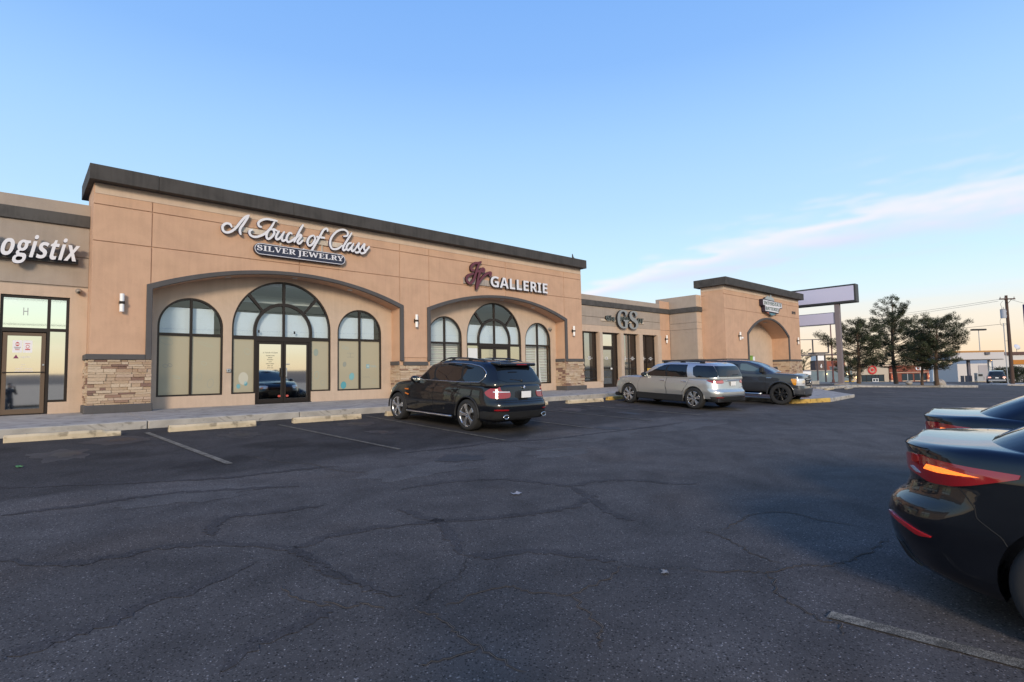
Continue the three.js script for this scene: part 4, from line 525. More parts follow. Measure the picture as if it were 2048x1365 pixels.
  obj('frame', prism(rectP(24.09, 25.71, B0 + 0.005, 3.98), zz - 0.09, zz, [rectP(24.2, 25.28, 3.24, 3.9), rectP(24.2, 25.28, B0 + 0.05, 3.12), rectP(25.36, 25.65, B0 + 0.1, 3.9)], 0.004), M.bronze, d);
  obj('pane', bx(24.2, 25.28, 3.24, 3.9, zz - 0.05, zz - 0.044), M.mirror, d); obj('pane', bx(25.36, 25.65, 1.0, 3.9, zz - 0.05, zz - 0.044), dk, d);
  obj('leaf_frame', prism(rectP(24.21, 25.27, B0 + 0.05, 3.11), zz - 0.07, zz - 0.02, [rectP(24.31, 25.17, 2.02, 3.02), rectP(24.31, 25.17, B0 + 0.2, 1.94)], 0.004), M.bronze, d); obj('pane', bx(24.3, 25.18, 1.0, 3.03, zz - 0.05, zz - 0.044), gl, d);
  for (let x = 24.34; x < 25.16; x += 0.1) obj('security_bar', rod([x, 1.02, zz + 0.0], [x, 2.5, zz + 0.0], 0.009, 6), M.black, d);
  letters('GS', 'serif_bold', 24.6, 24.84, 2.44, 2.62, zz - 0.04, 0.002, M.white, M.white, d, 'window_lettering'); obj('printed_notice', sheet(25.0, 25.16, 1.9, 2.0, zz + 0.012), std(0.7, 0.7, 0.7, 0.7), d);
  // rooftop unit seen over the parapet
  const ac = thing('rooftop_unit', 'grey air conditioning unit showing over the low parapet', 'air conditioner', [29.5, 5.45, -22.2]);
  obj('casing', rbx(-1.0, 1.0, 0, 0.95, -0.6, 0.6, 0.02), M.galv, ac); for (let k = 0; k < 6; k++) obj('vent_slat', bx(-0.9, 0.15, 0.72 - k * 0.1, 0.78 - k * 0.1, 0.6, 0.62), M.dark, ac);
}
// yellow hand rail in front of it
{
  const t = thing('hand_rail', 'yellow painted pipe hand rail beside the dark shop windows', 'hand rail', [24.4, 0.88, -16.6]), m = std(0.62, 0.40, 0.07, 0.5), y = 1.0;
  obj('rail', [tube([[0.55, y, 0], [2.0, y + 0.02, 0], [5.2, y + 0.02, 0]], 0.035, 20), tube([[0, y - 0.16, 0.4], [0.6, y - 0.14, 0.4]], 0.03, 8)], m, t); obj('rail', tube([[0.55, 0.55, 0], [5.2, 0.56, 0]], 0.028, 12), m, t);
  for (const x of [0.55, 2.9, 5.2]) obj('post', rod([x, 0, 0], [x, y + 0.04, 0], 0.036, 12), m, t); obj('post', [rod([0, 0, 0.4], [0, y - 0.16, 0.4], 0.03, 12), rod([0.6, 0, 0.4], [0.6, y - 0.14, 0.4], 0.03, 12)], m, t);
}
// ------------------------------------------------------------------ battery shop tower
const bat = thing('storefront_building', 'tan stucco tower with one deep arched niche at the far right end', 'building');
{
  const z = -15.5, X0 = 31.64, X1 = 43.5, T = 0.03, gr = 0.011, c = 37.95, H = 3.25, sp = 3.98, ap = 5.13, R = (H * H + (ap - sp) ** 2) / (2 * (ap - sp)), ay = (x) => ap - R + Math.sqrt(R * R - (x - c) ** 2), ZB = -16.65;
  const arch = (g = 0) => Array.from({ length: 33 }, (_, i) => { const x = -H + (2 * H * i) / 32; return [c + x * (1 + g / H), ay(c + x) + g]; });
  const out = [[X0, 6.91], [X0, B0], [c - H, B0], ...arch(), [c + H, B0], [X1, B0], [X1, 6.91]];
  obj('wall', prism(out, ZB, z - T), M.peach, bat); obj('recess_wall', bx(c - H - 0.2, c + H + 0.2, B0, 5.3, ZB - 0.2, ZB), M.cream, bat);
  obj('wall', [bx(X0 + 0.03, X0 + 0.3, B0, 6.91, -17.0, ZB), bx(X0 + 0.03, X0 + 0.3, B0, 5.4, -32, -17.0), bx(X1 - 0.3, X1, B0, 6.91, -17.0, ZB), bx(X1 - 0.3, X1, B0, 5.4, -32, -17.0), bx(X0 + 0.3, X1 - 0.3, 5.3, 6.91, ZB - 0.3, ZB), bx(X0 + 0.3, X1 - 0.3, B0, 5.4, -32, -31.8)], M.peach, bat); obj('roof', bx(X0 + 0.3, X1 - 0.3, 5.1, 5.25, -31.8, ZB - 0.31), M.cap, bat);
  const vs = [X0, 34.62, c, 41.28, X1];
  for (let i = 0; i < 4; i++) {
    const a = vs[i] + (i ? gr : 0), b = vs[i + 1] - (i < 3 ? gr : 0);
    obj('stucco_panel', prism(rectP(a, b, 6.39 + gr, 6.66), z - T, z, [], 0.004), M.peach, bat); obj('stucco_panel', prism(rectP(a, b, 5.51 + gr, 6.39 - gr), z - T, z, [], 0.004), M.peach, bat);
    if (i === 0 || i === 3) { obj('stucco_panel', prism(rectP(a, b, 2.44, 5.51 - gr), z - T, z, [], 0.004), M.peach, bat); continue; }
    const low = []; for (let k = 0; k <= 20; k++) { const x = lerp(Math.max(a, c - H), Math.min(b, c + H), k / 20); low.push([x, ay(x)]); }
    if (i === 1) low.unshift([a, 2.44], [c - H, 2.44]); else low.push([c + H, 2.44], [b, 2.44]);
    obj('stucco_panel', prism([...low, [b, 5.51 - gr], [a, 5.51 - gr]], z - T, z, [], 0.003), M.peach, bat);
  }
  for (const [y0, y1] of [[6.40, 6.66], [5.52, 6.38], [2.44, 5.50]]) obj('stucco_panel', bx(X0 - 0.002, X0 + 0.03, y0, y1, -17.0, z - T), M.peach, bat);
  obj('cream_band', [bx(X0, X1 - 0.02, 6.664, 6.91, z - T, z + 0.006), bx(X0 - 0.006, X0 + 0.03, 6.664, 6.91, -17.0, z - T)], M.peachTop, bat);
  obj('parapet_cap', rbx(X0 - 0.3, 37.8, 6.912, 7.38, z - 0.7, z + 0.3, 0.012), M.cap, bat); obj('parapet_cap', rbx(37.806, X1 + 0.28, 6.912, 7.38, z - 0.7, z + 0.3, 0.012), M.cap, bat); obj('parapet_cap', rbx(X0 - 0.3, X0 + 0.4, 6.912, 7.378, -17.3, z - 0.704, 0.012), M.cap, bat); obj('parapet_cap', rbx(X1 - 0.42, X1 + 0.28, 6.912, 7.378, -17.3, z - 0.704, 0.012), M.cap, bat);
  const g = 0.13, inn = arch(), o2 = arch(g); obj('arch_trim', prism([[c - H - g, 2.3], [c - H, 2.3], ...inn, [c + H, 2.3], [c + H + g, 2.3], ...o2.reverse()], z - 0.02, z + 0.07, [], 0.012), M.trim, bat);
  obj('belt_trim', [rbx(X0 - 0.05, c - H - 0.14, 2.29, 2.44, z - 0.1, z + 0.06, 0.015), rbx(c + H + 0.14, X1 + 0.06, 2.29, 2.44, z - 0.1, z + 0.06, 0.015), rbx(c + H - 0.06, c + H, 2.29, 2.44, ZB + 0.002, z - 0.022, 0.015), rbx(X0 - 0.05, X0 + 0.1, 2.29, 2.44, -16.94, z - 0.102, 0.015)], M.trim, bat);
  obj('base_trim', [rbx(X0 - 0.08, c - H + 0.05, B0 - 0.02, 1.1, z - 0.1, z + 0.1, 0.02), rbx(c + H - 0.05, X1 + 0.08, B0 - 0.02, 1.1, ZB + 0.01, z + 0.1, 0.02)], M.trim, bat);
  stoneFace(bat, X0 - 0.02, c - H, 1.1, 2.29, onFront(z), 31, false); stoneFace(bat, c + H - 0.02, X1 + 0.02, 1.1, 2.29, onFront(z), 32, false); stoneFace(bat, ZB, z - 0.01, 1.1, 2.29, onLeft(c + H), 33, false); stoneFace(bat, -16.94, z - 0.01, 1.1, 2.29, onLeft(X0), 34, false);
  obj('downlight', cyl(0.14, 0.14, 0.03, c + 0.9, ay(c + 0.9) - 0.02, z - 0.6, 20), downlightM, bat); obj('spot_lamp', new THREE.SphereGeometry(0.075, 14, 10).translate(33.68, 3.74, z + 0.09), M.lensWhite, bat);
  letters('8010', 'sans_bold', 42.1, 42.78, 5.78, 6.0, z + 0.002, 0.02, M.trim, M.trim, bat, 'house_number');
  const k = thing('battery_bin', 'green and white collection box standing in the far arched niche', 'collection box', [35.6, 0.9, -16.05]);
  obj('cabinet', rbx(-0.45, 0.25, 0, 1.72, -0.3, 0.3, 0.03), std(0.20, 0.36, 0.04, 0.5), k); obj('front_panel', rbx(0.252, 0.6, 0, 1.70, -0.28, 0.28, 0.02), M.white, k); obj('lid', rbx(-0.48, 0.28, 1.722, 1.77, -0.33, 0.33, 0.02), std(0.16, 0.3, 0.04, 0.5), k);
}
// ------------------------------------------------------------------ shop signs
{
  const face = std(0.74, 0.73, 0.76, 0.45), blueSide = std(0.045, 0.04, 0.11, 0.5), blackSide = std(0.018, 0.018, 0.02, 0.5), race = std(0.66, 0.56, 0.45, 0.7, { map: streakTex });
  // script lettering with its plaque
  const a = thing('shop_sign', 'white script sign over a dark oval plaque reading SILVER JEWELRY above the left arch', 'shop sign');
  SCRIPT.forEach((s, i) => obj('letter_stroke', stroke(s, 0.072, F + 0.15 + (i % 3) * 0.002, 0.085, 44), [face, blueSide], a));
  const bar = (x0, x1, y0, y1, h) => { const g = bx(0, Math.hypot(x1 - x0, y1 - y0), -h / 2, h / 2, F + 0.004, F + 0.055); g.rotateZ(Math.atan2(y1 - y0, x1 - x0)); g.translate(x0, y0, 0); return g; };
  obj('raceway', bar(4.85, 9.1, 6.41, 6.36, 0.17), race, a); for (const x of [6.27, 7.66]) obj('hanger', bx(x - 0.03, x + 0.03, 5.9, 6.30, F + 0.002, F + 0.04), race, a);
  obj('cable', tube([[6.93, 6.45, F + 0.02], [6.86, 6.3, F + 0.03], [6.92, 6.1, F + 0.02], [6.9, 5.98, F + 0.05]], 0.008, 20, 6), M.black, a);
  const pill = (g) => { const x0 = 5.42, x1 = 8.46, y0 = 5.66, y1 = 6.04, r = 0.19 + g, c = (y0 + y1) / 2; return [...arcPts(x1 - 0.19, c, r, -90, 90, 16), ...arcPts(x0 + 0.19, c, r, 90, 270, 16)]; };
  obj('plaque', prism(pill(0), F + 0.02, F + 0.16, [], 0.006), std(0.018, 0.02, 0.045, 0.35), a); obj('plaque_border', prism(pill(-0.012), F + 0.161, F + 0.166, [pill(-0.03)]), face, a);
  letters('SILVER JEWELRY', 'serif_bold', 5.50, 8.38, 5.735, 5.965, F + 0.162, 0.012, face, face, a);
  // monogram and block letters
  const b = thing('shop_sign', 'maroon monogram with white block letters reading GALLERIE above the right arch', 'shop sign'), maroon = std(0.13, 0.025, 0.04, 0.4), maroonSide = std(0.03, 0.008, 0.012, 0.5);
  MONO.forEach((s, i) => obj('monogram_stroke', stroke(s, 0.105, F + 0.15 + i * 0.003, 0.09, 40), [maroon, maroonSide], b));
  obj('raceway', bx(13.75, 18.6, 5.58, 5.83, F + 0.004, F + 0.055), std(0.44, 0.38, 0.34, 0.6, { map: streakTex }), b);
  letters('GALLERIE', 'sans_bold', 15.14, 18.70, 5.55, 6.03, F + 0.06, 0.11, face, blackSide, b);
  // left unit
  const c = thing('shop_sign', 'white slanted letters reading Logistix on the left shop unit, partly out of frame', 'shop sign');
  letters('Logistix', 'sans_bold', -0.70, 1.06, 4.79, 5.58, L2 + 0.16, 0.13, face, blueSide, c, 'letter', 0.2);
  obj('raceway', bx(-1.0, 1.16, 4.93, 5.06, L2 + 0.03, L2 + 0.155), std(0.05, 0.045, 0.04, 0.6), c);
  // portrait studio
  const d = thing('shop_sign', 'large grey serif letters GS with small dark letters across, on the low shop unit', 'shop sign'), grey = std(0.27, 0.285, 0.285, 0.45);
  letters('G', 'serif_bold', 25.25, 26.32, 4.25, 5.32, L2 + 0.10, 0.12, grey, blackSide, d); letters('S', 'serif_bold', 26.38, 27.28, 4.25, 5.33, L2 + 0.10, 0.12, grey, blackSide, d);
  obj('raceway', bx(24.0, 28.1, 4.62, 4.72, L2 + 0.004, L2 + 0.05), race, d);
  const small = (str, x0, x1) => letters(str, 'sans_bold', x0, x1, 4.66, 4.95, L2 + 0.055, 0.09, std(0.10, 0.12, 0.11, 0.4), blackSide, d);
  small('Gla', 24.3, 25.1); small('mou', 25.5, 26.5); small('or', 27.35, 27.95);
  // battery shop
  const e = thing('shop_sign', 'white stepped box sign reading Interstate Batteries above the far arch', 'shop sign'), z = -15.5, rim = std(0.028, 0.02, 0.04, 0.5), navy = std(0.05, 0.10, 0.085, 0.5);
  const o = [[36.85, 5.62], [39.05, 5.58], [39.3, 5.95], [39.75, 5.98], [39.7, 6.38], [38.4, 6.40], [38.1, 6.62], [37.3, 6.62], [37.05, 6.44], [36.55, 6.44], [36.55, 6.02], [36.85, 5.98]];
  obj('housing', prism(o, z + 0.02, z + 0.26, [], 0.01), rim, e);
  obj('face', prism([[36.92, 5.67], [39.0, 5.64], [39.22, 5.99], [39.68, 6.03], [39.63, 6.34], [36.62, 6.39], [36.62, 6.06], [36.92, 6.03]], z + 0.262, z + 0.27), face, e);
  letters('INTERSTATE', 'sans_bold', 36.70, 39.56, 6.08, 6.32, z + 0.271, 0.01, navy, navy, e); letters('BATTERIES', 'sans_bold', 36.98, 39.12, 5.73, 5.96, z + 0.271, 0.01, navy, navy, e);
  obj('emblem', prism([[37.0, 6.45], [38.45, 6.42], [38.3, 6.62], [38.0, 6.66], [37.95, 6.82], [37.7, 6.62], [37.4, 6.7], [37.15, 6.6]], z + 0.2, z + 0.262), std(0.36, 0.40, 0.40, 0.5), e);
  obj('emblem', prism([[37.45, 5.57], [38.6, 5.55], [38.2, 5.42], [37.8, 5.40]], z + 0.2, z + 0.262), std(0.10, 0.22, 0.27, 0.5), e); obj('emblem', prism([[37.1, 5.575], [37.44, 5.57], [37.5, 5.48]], z + 0.2, z + 0.262), std(0.5, 0.16, 0.12, 0.5), e);
}
// ------------------------------------------------------------------ vehicles: x forward, y up, z to the right
// A shell is a stack of rounded outlines; patches (glass, lamps, doors) are cut to lie on it.
class Shell {
  constructor(s) { Object.assign(this, { rxF: 0.3, rzF: 0.4, rxR: 0.3, rzR: 0.4, bowF: 0, bowR: 0, bowS: 0.03, fil: 0.05, crown: 0.02, lv: 12 }, s); const y = s.yRef ?? 0.7, e = this.ext(y); const c = (rx, rz) => 1.3 * (rx + rz) * 0.62; this.len = [Math.max(0.02, e.w - this.rzF), c(this.rxF, this.rzF), e.xf - e.xr - this.rxF - this.rxR, c(this.rxR, this.rzR), Math.max(0.02, e.w - this.rzR)]; this.tot = this.len.reduce((a, b) => a + b, 0); }
  ext(y) { return { xr: interp(this.xr, y), xf: interp(this.xf, y), w: interp(this.w, y) }; }
  raw(U, y, inset = 0) {
    const e = this.ext(y), w = e.w - inset, xf = e.xf - inset, xr = e.xr + inset, { rxF, rzF, rxR, rzR } = this; let x, z; const k = Math.min(4, Math.floor(U)), t = U - k, a = t * Math.PI / 2;
    if (k === 0) { x = xf; z = (w - rzF) * t; } else if (k === 1) { x = xf - rxF + rxF * Math.cos(a); z = w - rzF + rzF * Math.sin(a); }
    else if (k === 2) { x = lerp(xf - rxF, xr + rxR, t); z = w; } else if (k === 3) { x = xr + rxR - rxR * Math.sin(a); z = w - rzR + rzR * Math.cos(a); } else { x = xr; z = (w - rzR) * (1 - t); }
    const c = (xf + xr) / 2, h = (xf - xr) / 2, q = (x - c) / h, zz = (z / w) ** 2;
    z *= 1 - this.bowS * q * q; x += q > 0 ? -this.bowF * zz * q ** 3 : this.bowR * zz * (-q) ** 3; return [x, z];
  }
  L2U(L) { const s = this.tot; let sg = 1; if (L < 0) { L = -L; sg = -1; } if (L > s) { L = 2 * s - L; sg = -sg; } let k = 0; while (k < 4 && L > this.len[k]) { L -= this.len[k]; k++; } return [k + Math.min(1, L / this.len[k]), sg]; }
  U2L(U) { const k = Math.min(4, Math.floor(U)); let L = 0; for (let i = 0; i < k; i++) L += this.len[i]; return L + (U - k) * this.len[k]; }
  at(L, y) { const [U, s] = this.L2U(L), [x, z] = this.raw(U, y); return new THREE.Vector3(x, y, s * z); }
  out(L, y, off) {
    const p = this.at(L, y); if (!off) return p; const e = 0.012, a = this.at(L + e, y).sub(this.at(L - e, y)), b = this.at(L, y + e).sub(this.at(L, y - e)), n = a.cross(b).normalize();
    const c = this.ext(y); if (n.dot(new THREE.Vector3(p.x - (c.xf + c.xr) / 2, 0, p.z * 2)) < 0) n.negate(); return p.addScaledVector(n, off);
  }
  // a point on the side by x, on the back by z, or on the front by z, as a length round the outline
  L(kind, v, y) {
    const e = this.ext(y);
    if (kind === 'x') { const f = (U) => this.raw(U, y)[0] - v; let a = 0, b = 5; for (let i = 0; i < 40; i++) { const m = (a + b) / 2; f(m) > 0 ? a = m : b = m; } return this.U2L(a); }
    const s = Math.sign(v) || 1, q = Math.abs(v); let a = kind === 'f' ? 0 : 2.5, b = kind === 'f' ? 2.5 : 5;
    for (let i = 0; i < 40; i++) { const m = (a + b) / 2, g = this.raw(m, y)[1]; (kind === 'f' ? g < q : g > q) ? a = m : b = m; }
    const L = this.U2L(a); return kind === 'f' ? s * L : s > 0 ? L : 2 * this.tot - L;
  }
  poly(pts, round = 0) {
    let p = pts.map(([k, v, y]) => [this.L(k, v, y), y]);
    for (let r = 0; r < round; r++) { const q = []; for (let i = 0; i < p.length; i++) { const a = p[i], b = p[(i + 1) % p.length], t = r ? 0.25 : 0.18; q.push([lerp(a[0], b[0], t), lerp(a[1], b[1], t)], [lerp(a[0], b[0], 1 - t), lerp(a[1], b[1], 1 - t)]); } p = q; }
    return p;
  }
  patch(pts, off = 0.004, { round = 1, side = 1, thick = 0.012, edge = 0.08, grow = 0 } = {}) {
    let p = this.poly(pts, round);
    if (grow) { const cx = p.reduce((a, b) => a + b[0], 0) / p.length, cy = p.reduce((a, b) => a + b[1], 0) / p.length; p = p.map(([x, y]) => { const d = Math.hypot(x - cx, y - cy) || 1; return [x + (x - cx) / d * grow, y + (y - cy) / d * grow]; }); }
    const d = []; for (let i = 0; i < p.length; i++) { const a = p[i], b = p[(i + 1) % p.length], n = Math.max(1, Math.ceil(Math.hypot(b[0] - a[0], b[1] - a[1]) / edge)); for (let k = 0; k < n; k++) d.push([lerp(a[0], b[0], k / n), lerp(a[1], b[1], k / n)]); }
    let g = new THREE.ShapeGeometry(new THREE.Shape(d.map((q) => new THREE.Vector2(...q)))).toNonIndexed(); g.deleteAttribute('uv'); g.deleteAttribute('normal');
    g = new TessellateModifier(edge, 7).modify(g); const P0 = g.attributes.position, pos = [];
    for (let i = 0; i < P0.count; i++) { const v = this.out(P0.getX(i), P0.getY(i), off); pos.push(v.x, v.y, v.z); }
    let s = new THREE.BufferGeometry(); s.setAttribute('position', new THREE.Float32BufferAttribute(pos, 3)); s = mergeVertices(s, 1e-5); s.computeVertexNormals(); s = s.toNonIndexed();
    const parts = [s];
    if (thick) { const q = []; for (let i = 0; i < d.length; i++) { const a = d[i], b = d[(i + 1) % d.length], A = this.out(...a, off), B = this.out(...b, off), C = this.out(...b, off - thick), D = this.out(...a, off - thick); for (const v of [A, D, B, B, D, C]) q.push(v.x, v.y, v.z); } const t = new THREE.BufferGeometry(); t.setAttribute('position', new THREE.Float32BufferAttribute(q, 3)); t.computeVertexNormals(); parts.push(t); }
    const m = merge(parts); if (side < 0) { m.scale(1, 1, -1); for (const k of ['position', 'normal', 'uv']) { const a = m.attributes[k], n = a.itemSize; for (let i = 0; i < a.count; i += 3) for (let c = 0; c < n; c++) { const u = a.array[(i + 1) * n + c]; a.array[(i + 1) * n + c] = a.array[(i + 2) * n + c]; a.array[(i + 2) * n + c] = u; } } } return m;
  }
  both(pts, off, o = {}) { return [1, -1].map((side) => this.patch(pts, off, { ...o, side })); }
  line(pts, off, r, closed = true, round = 1, side = 1) { const p = this.poly(pts, closed ? round : 0), q = []; const n = p.length; for (let i = 0; i < (closed ? n : n - 1); i++) { const a = p[i], b = p[(i + 1) % n], k = Math.max(1, Math.ceil(Math.hypot(b[0] - a[0], b[1] - a[1]) / 0.06)); for (let j = 0; j < k; j++) q.push(this.out(lerp(a[0], b[0], j / k), lerp(a[1], b[1], j / k), off)); } if (!closed) q.push(this.out(...p[n - 1], off)); const c = new THREE.CatmullRomCurve3(q.map((v) => { if (side < 0) v.z *= -1; return v; }), closed, 'centripetal'); return new THREE.TubeGeometry(c, q.length * 2, r, 6, closed); }
  mesh() {
    const us = []; const add = (a, b, n) => { for (let i = 0; i < n; i++) us.push(lerp(a, b, i / n)); }; add(0, 1, 5); add(1, 2, 12); add(2, 3, 34); add(3, 4, 12); add(4, 5, 5); us.push(5);
    const rows = [], N = this.lv, push = (t, ins, dy, k = 1, cr = 0) => rows.push(us.map((U) => {
      let y = 0.6, x = 0, z = 0; for (let i = 0; i < 5; i++) { [x, z] = this.raw(U, y, ins); y = lerp(interp(this.bot, x), interp(this.top, x) - this.fil, t) + dy; }
      return [x, y + cr, z * k];
    }));
    for (const k of [0.02, 0.5, 0.97]) push(0, 0.012, 0, k);
    for (let i = 0; i <= N; i++) push(i / N, i === 0 ? 0.01 : 0, i === 0 ? 0 : 0);
    for (let i = 1; i <= 4; i++) { const a = i / 4 * Math.PI / 2; push(1, this.fil * (1 - Math.cos(a)), this.fil * Math.sin(a)); }
    for (const k of [0.9, 0.75, 0.55, 0.3, 0.0]) push(1, this.fil, this.fil, k, this.crown * (1 - k * k));
    const pos = [], ix = [], nu = us.length, base = (s) => s * rows.length * nu;
    for (const s of [1, -1]) for (const row of rows) for (const [x, y, z] of row) pos.push(x, y, s * z);
    for (const s of [0, 1]) for (let j = 0; j < rows.length - 1; j++) for (let i = 0; i < nu - 1; i++) { const a = base(s) + j * nu + i, b = a + nu; s ? ix.push(a, a + 1, b, b, a + 1, b + 1) : ix.push(a, b, a + 1, a + 1, b, b + 1); }
    let g = new THREE.BufferGeometry(); g.setAttribute('position', new THREE.Float32BufferAttribute(pos, 3)); g.setIndex(ix); g = mergeVertices(g, 1e-4); g.computeVertexNormals();
    g.setAttribute('uv', new THREE.BufferAttribute(new Float32Array(g.attributes.position.count * 2), 2)); return g;
  }
}
const evalr = new Evaluator(); evalr.useGroups = false; evalr.attributes = ['position', 'normal', 'uv'];
function cutArches(g, list) {                                        // list of [x, y, radius, z of the inner edge]
  let b = new Brush(g); b.updateMatrixWorld();
  for (const [x, y, r, zi] of list) for (const s of [1, -1]) { const c = new Brush(new THREE.CylinderGeometry(r, r, 0.8, 40).rotateX(Math.PI / 2).translate(x, y, s * (zi + 0.4))); c.updateMatrixWorld(); b = evalr.evaluate(b, c, SUBTRACTION); }
  return toCreasedNormals(b.geometry, 0.6);
}
// wheel in the x-y plane, outer face towards +z
function wheelParts(parent, x, y, z, side, R, W, rimR, spokes, rimM, o = {}) {
  const w = new THREE.Group(); w.name = 'wheel'; w.position.set(x, y, z); if (side < 0) w.rotation.y = Math.PI; parent.add(w);
  const h = W / 2, prof = [[rimR, -h * 0.9], [rimR + 0.02, -h], [R - 0.05, -h], [R - 0.015, -h * 0.82], [R, -h * 0.55], [R, h * 0.55], [R - 0.015, h * 0.82], [R - 0.05, h], [rimR + 0.02, h], [rimR, h * 0.9]];
  obj('tyre', new THREE.LatheGeometry(prof.map(([r, a]) => new THREE.Vector2(r, a)), 48).rotateX(Math.PI / 2), M.rubber, w);
  const lip = new THREE.LatheGeometry([[rimR - 0.03, -h * 0.8], [rimR - 0.028, h * 0.55], [rimR - 0.012, h * 0.86], [rimR + 0.004, h * 0.9], [rimR + 0.004, h * 0.7]].map(([r, a]) => new THREE.Vector2(r, a)), 48).rotateX(Math.PI / 2);
  const gs2 = [lip, new THREE.CylinderGeometry(0.062, 0.075, 0.03, 24).rotateX(Math.PI / 2).translate(0, 0, h * 0.62)];
  for (let k = 0; k < spokes; k++) for (const sgn of o.twin ? [-1, 1] : [0]) {
    const a = (k / spokes) * 2 * Math.PI + (o.turn || 0.3), w0 = o.w0 ?? 0.034, w1 = o.w1 ?? 0.05, e = rimR - 0.015;
    const s = new THREE.Shape([[0.04, -w0], [e * 0.55, -w0 * 0.85], [e, -w1], [e, w1], [e * 0.55, w0 * 0.85], [0.04, w0]].map((p) => new THREE.Vector2(...p)));
    const g = new THREE.ExtrudeGeometry(s, { depth: 0.03, bevelEnabled: true, bevelSize: 0.007, bevelThickness: 0.01, bevelSegments: 2 }), p = g.attributes.position;
    for (let i = 0; i < p.count; i++) { const r = p.getX(i); p.setZ(i, p.getZ(i) + h * (0.48 + 0.2 * (r / e))); }
    if (sgn) g.translate(0, 0, 0).rotateZ(sgn * (o.twin)); gs2.push(g.rotateZ(a));
  }
  obj('rim', gs2, rimM, w); obj('brake_disc', new THREE.CylinderGeometry(rimR - 0.06, rimR - 0.06, 0.03, 32).rotateX(Math.PI / 2).translate(0, 0, -h * 0.1), M.dark, w); obj('hub_cap', new THREE.CylinderGeometry(0.03, 0.034, 0.012, 20).rotateX(Math.PI / 2).translate(0, 0, h * 0.62 + 0.02), o.cap || M.chrome, w);
  return w;
}
const paint = (r, g, b, x = {}) => phy(r, g, b, 0.42, { metalness: 0.35, clearcoat: 1, clearcoatRoughness: 0.02, specularIntensity: 0.25, ...x });
const redLens = phy(0.27, 0.005, 0.008, 0.12, { clearcoat: 1, clearcoatRoughness: 0.03 }), clearLens = phy(0.62, 0.63, 0.66, 0.12, { clearcoat: 1, clearcoatRoughness: 0.03, metalness: 0.3 }), amberLens = phy(0.62, 0.17, 0.02, 0.15, { clearcoat: 1 }), plate = std(0.80, 0.79, 0.78, 0.45), gap = std(0.006, 0.006, 0.007, 0.8), plastic = std(0.013, 0.013, 0.014, 0.6), satin = std(0.55, 0.56, 0.58, 0.3, { metalness: 1 }), carGlass = phy(0.008, 0.010, 0.013, 0.015, { specularIntensity: 1, ior: 1.55 });
const rimSilver = std(0.55, 0.55, 0.57, 0.25, { metalness: 0.9 });
function standCar(t, x, z, heading, tilt) { t.position.set(x, groundY(x, z), z); t.rotation.set(0, heading, tilt, 'YXZ'); }
function makeDoors(t, S, G, m, specs, handleM) {
  for (const { pts, hx, hy } of specs) for (const s of [1, -1]) { const d = obj('door', S.patch(pts, 0.004, { round: 0, side: s, edge: 0.12 }), m, t); obj('door_gap', S.patch(pts, 0.0015, { round: 0, side: s, edge: 0.12, grow: 0.012, thick: 0 }), gap, d);
    const p = S.out(S.L('x', hx, hy), hy, 0.03); obj('handle', rbx(-0.11, 0.11, -0.016, 0.016, -0.012, 0.012, 0.01).translate(p.x, p.y, s * p.z), handleM, d); }
}
function mirrorPair(t, x, y, z, m, dark = false) { for (const s of [1, -1]) { const g = new THREE.SphereGeometry(1, 20, 14).scale(0.09, 0.085, 0.125).translate(x, y, s * (z + 0.07)); const q = obj('side_mirror', g, m, t); obj('mirror_stalk', rbx(x - 0.02, x + 0.06, y - 0.09, y - 0.05, s > 0 ? z - 0.1 : -z - 0.02, s > 0 ? z + 0.02 : -z + 0.1, 0.01), plastic, q); obj('mirror_glass', new THREE.CircleGeometry(1, 20).scale(0.105, 0.068, 1).rotateY(-Math.PI / 2).translate(x - 0.088, y, s * (z + 0.07)), M.mirror, q); } }

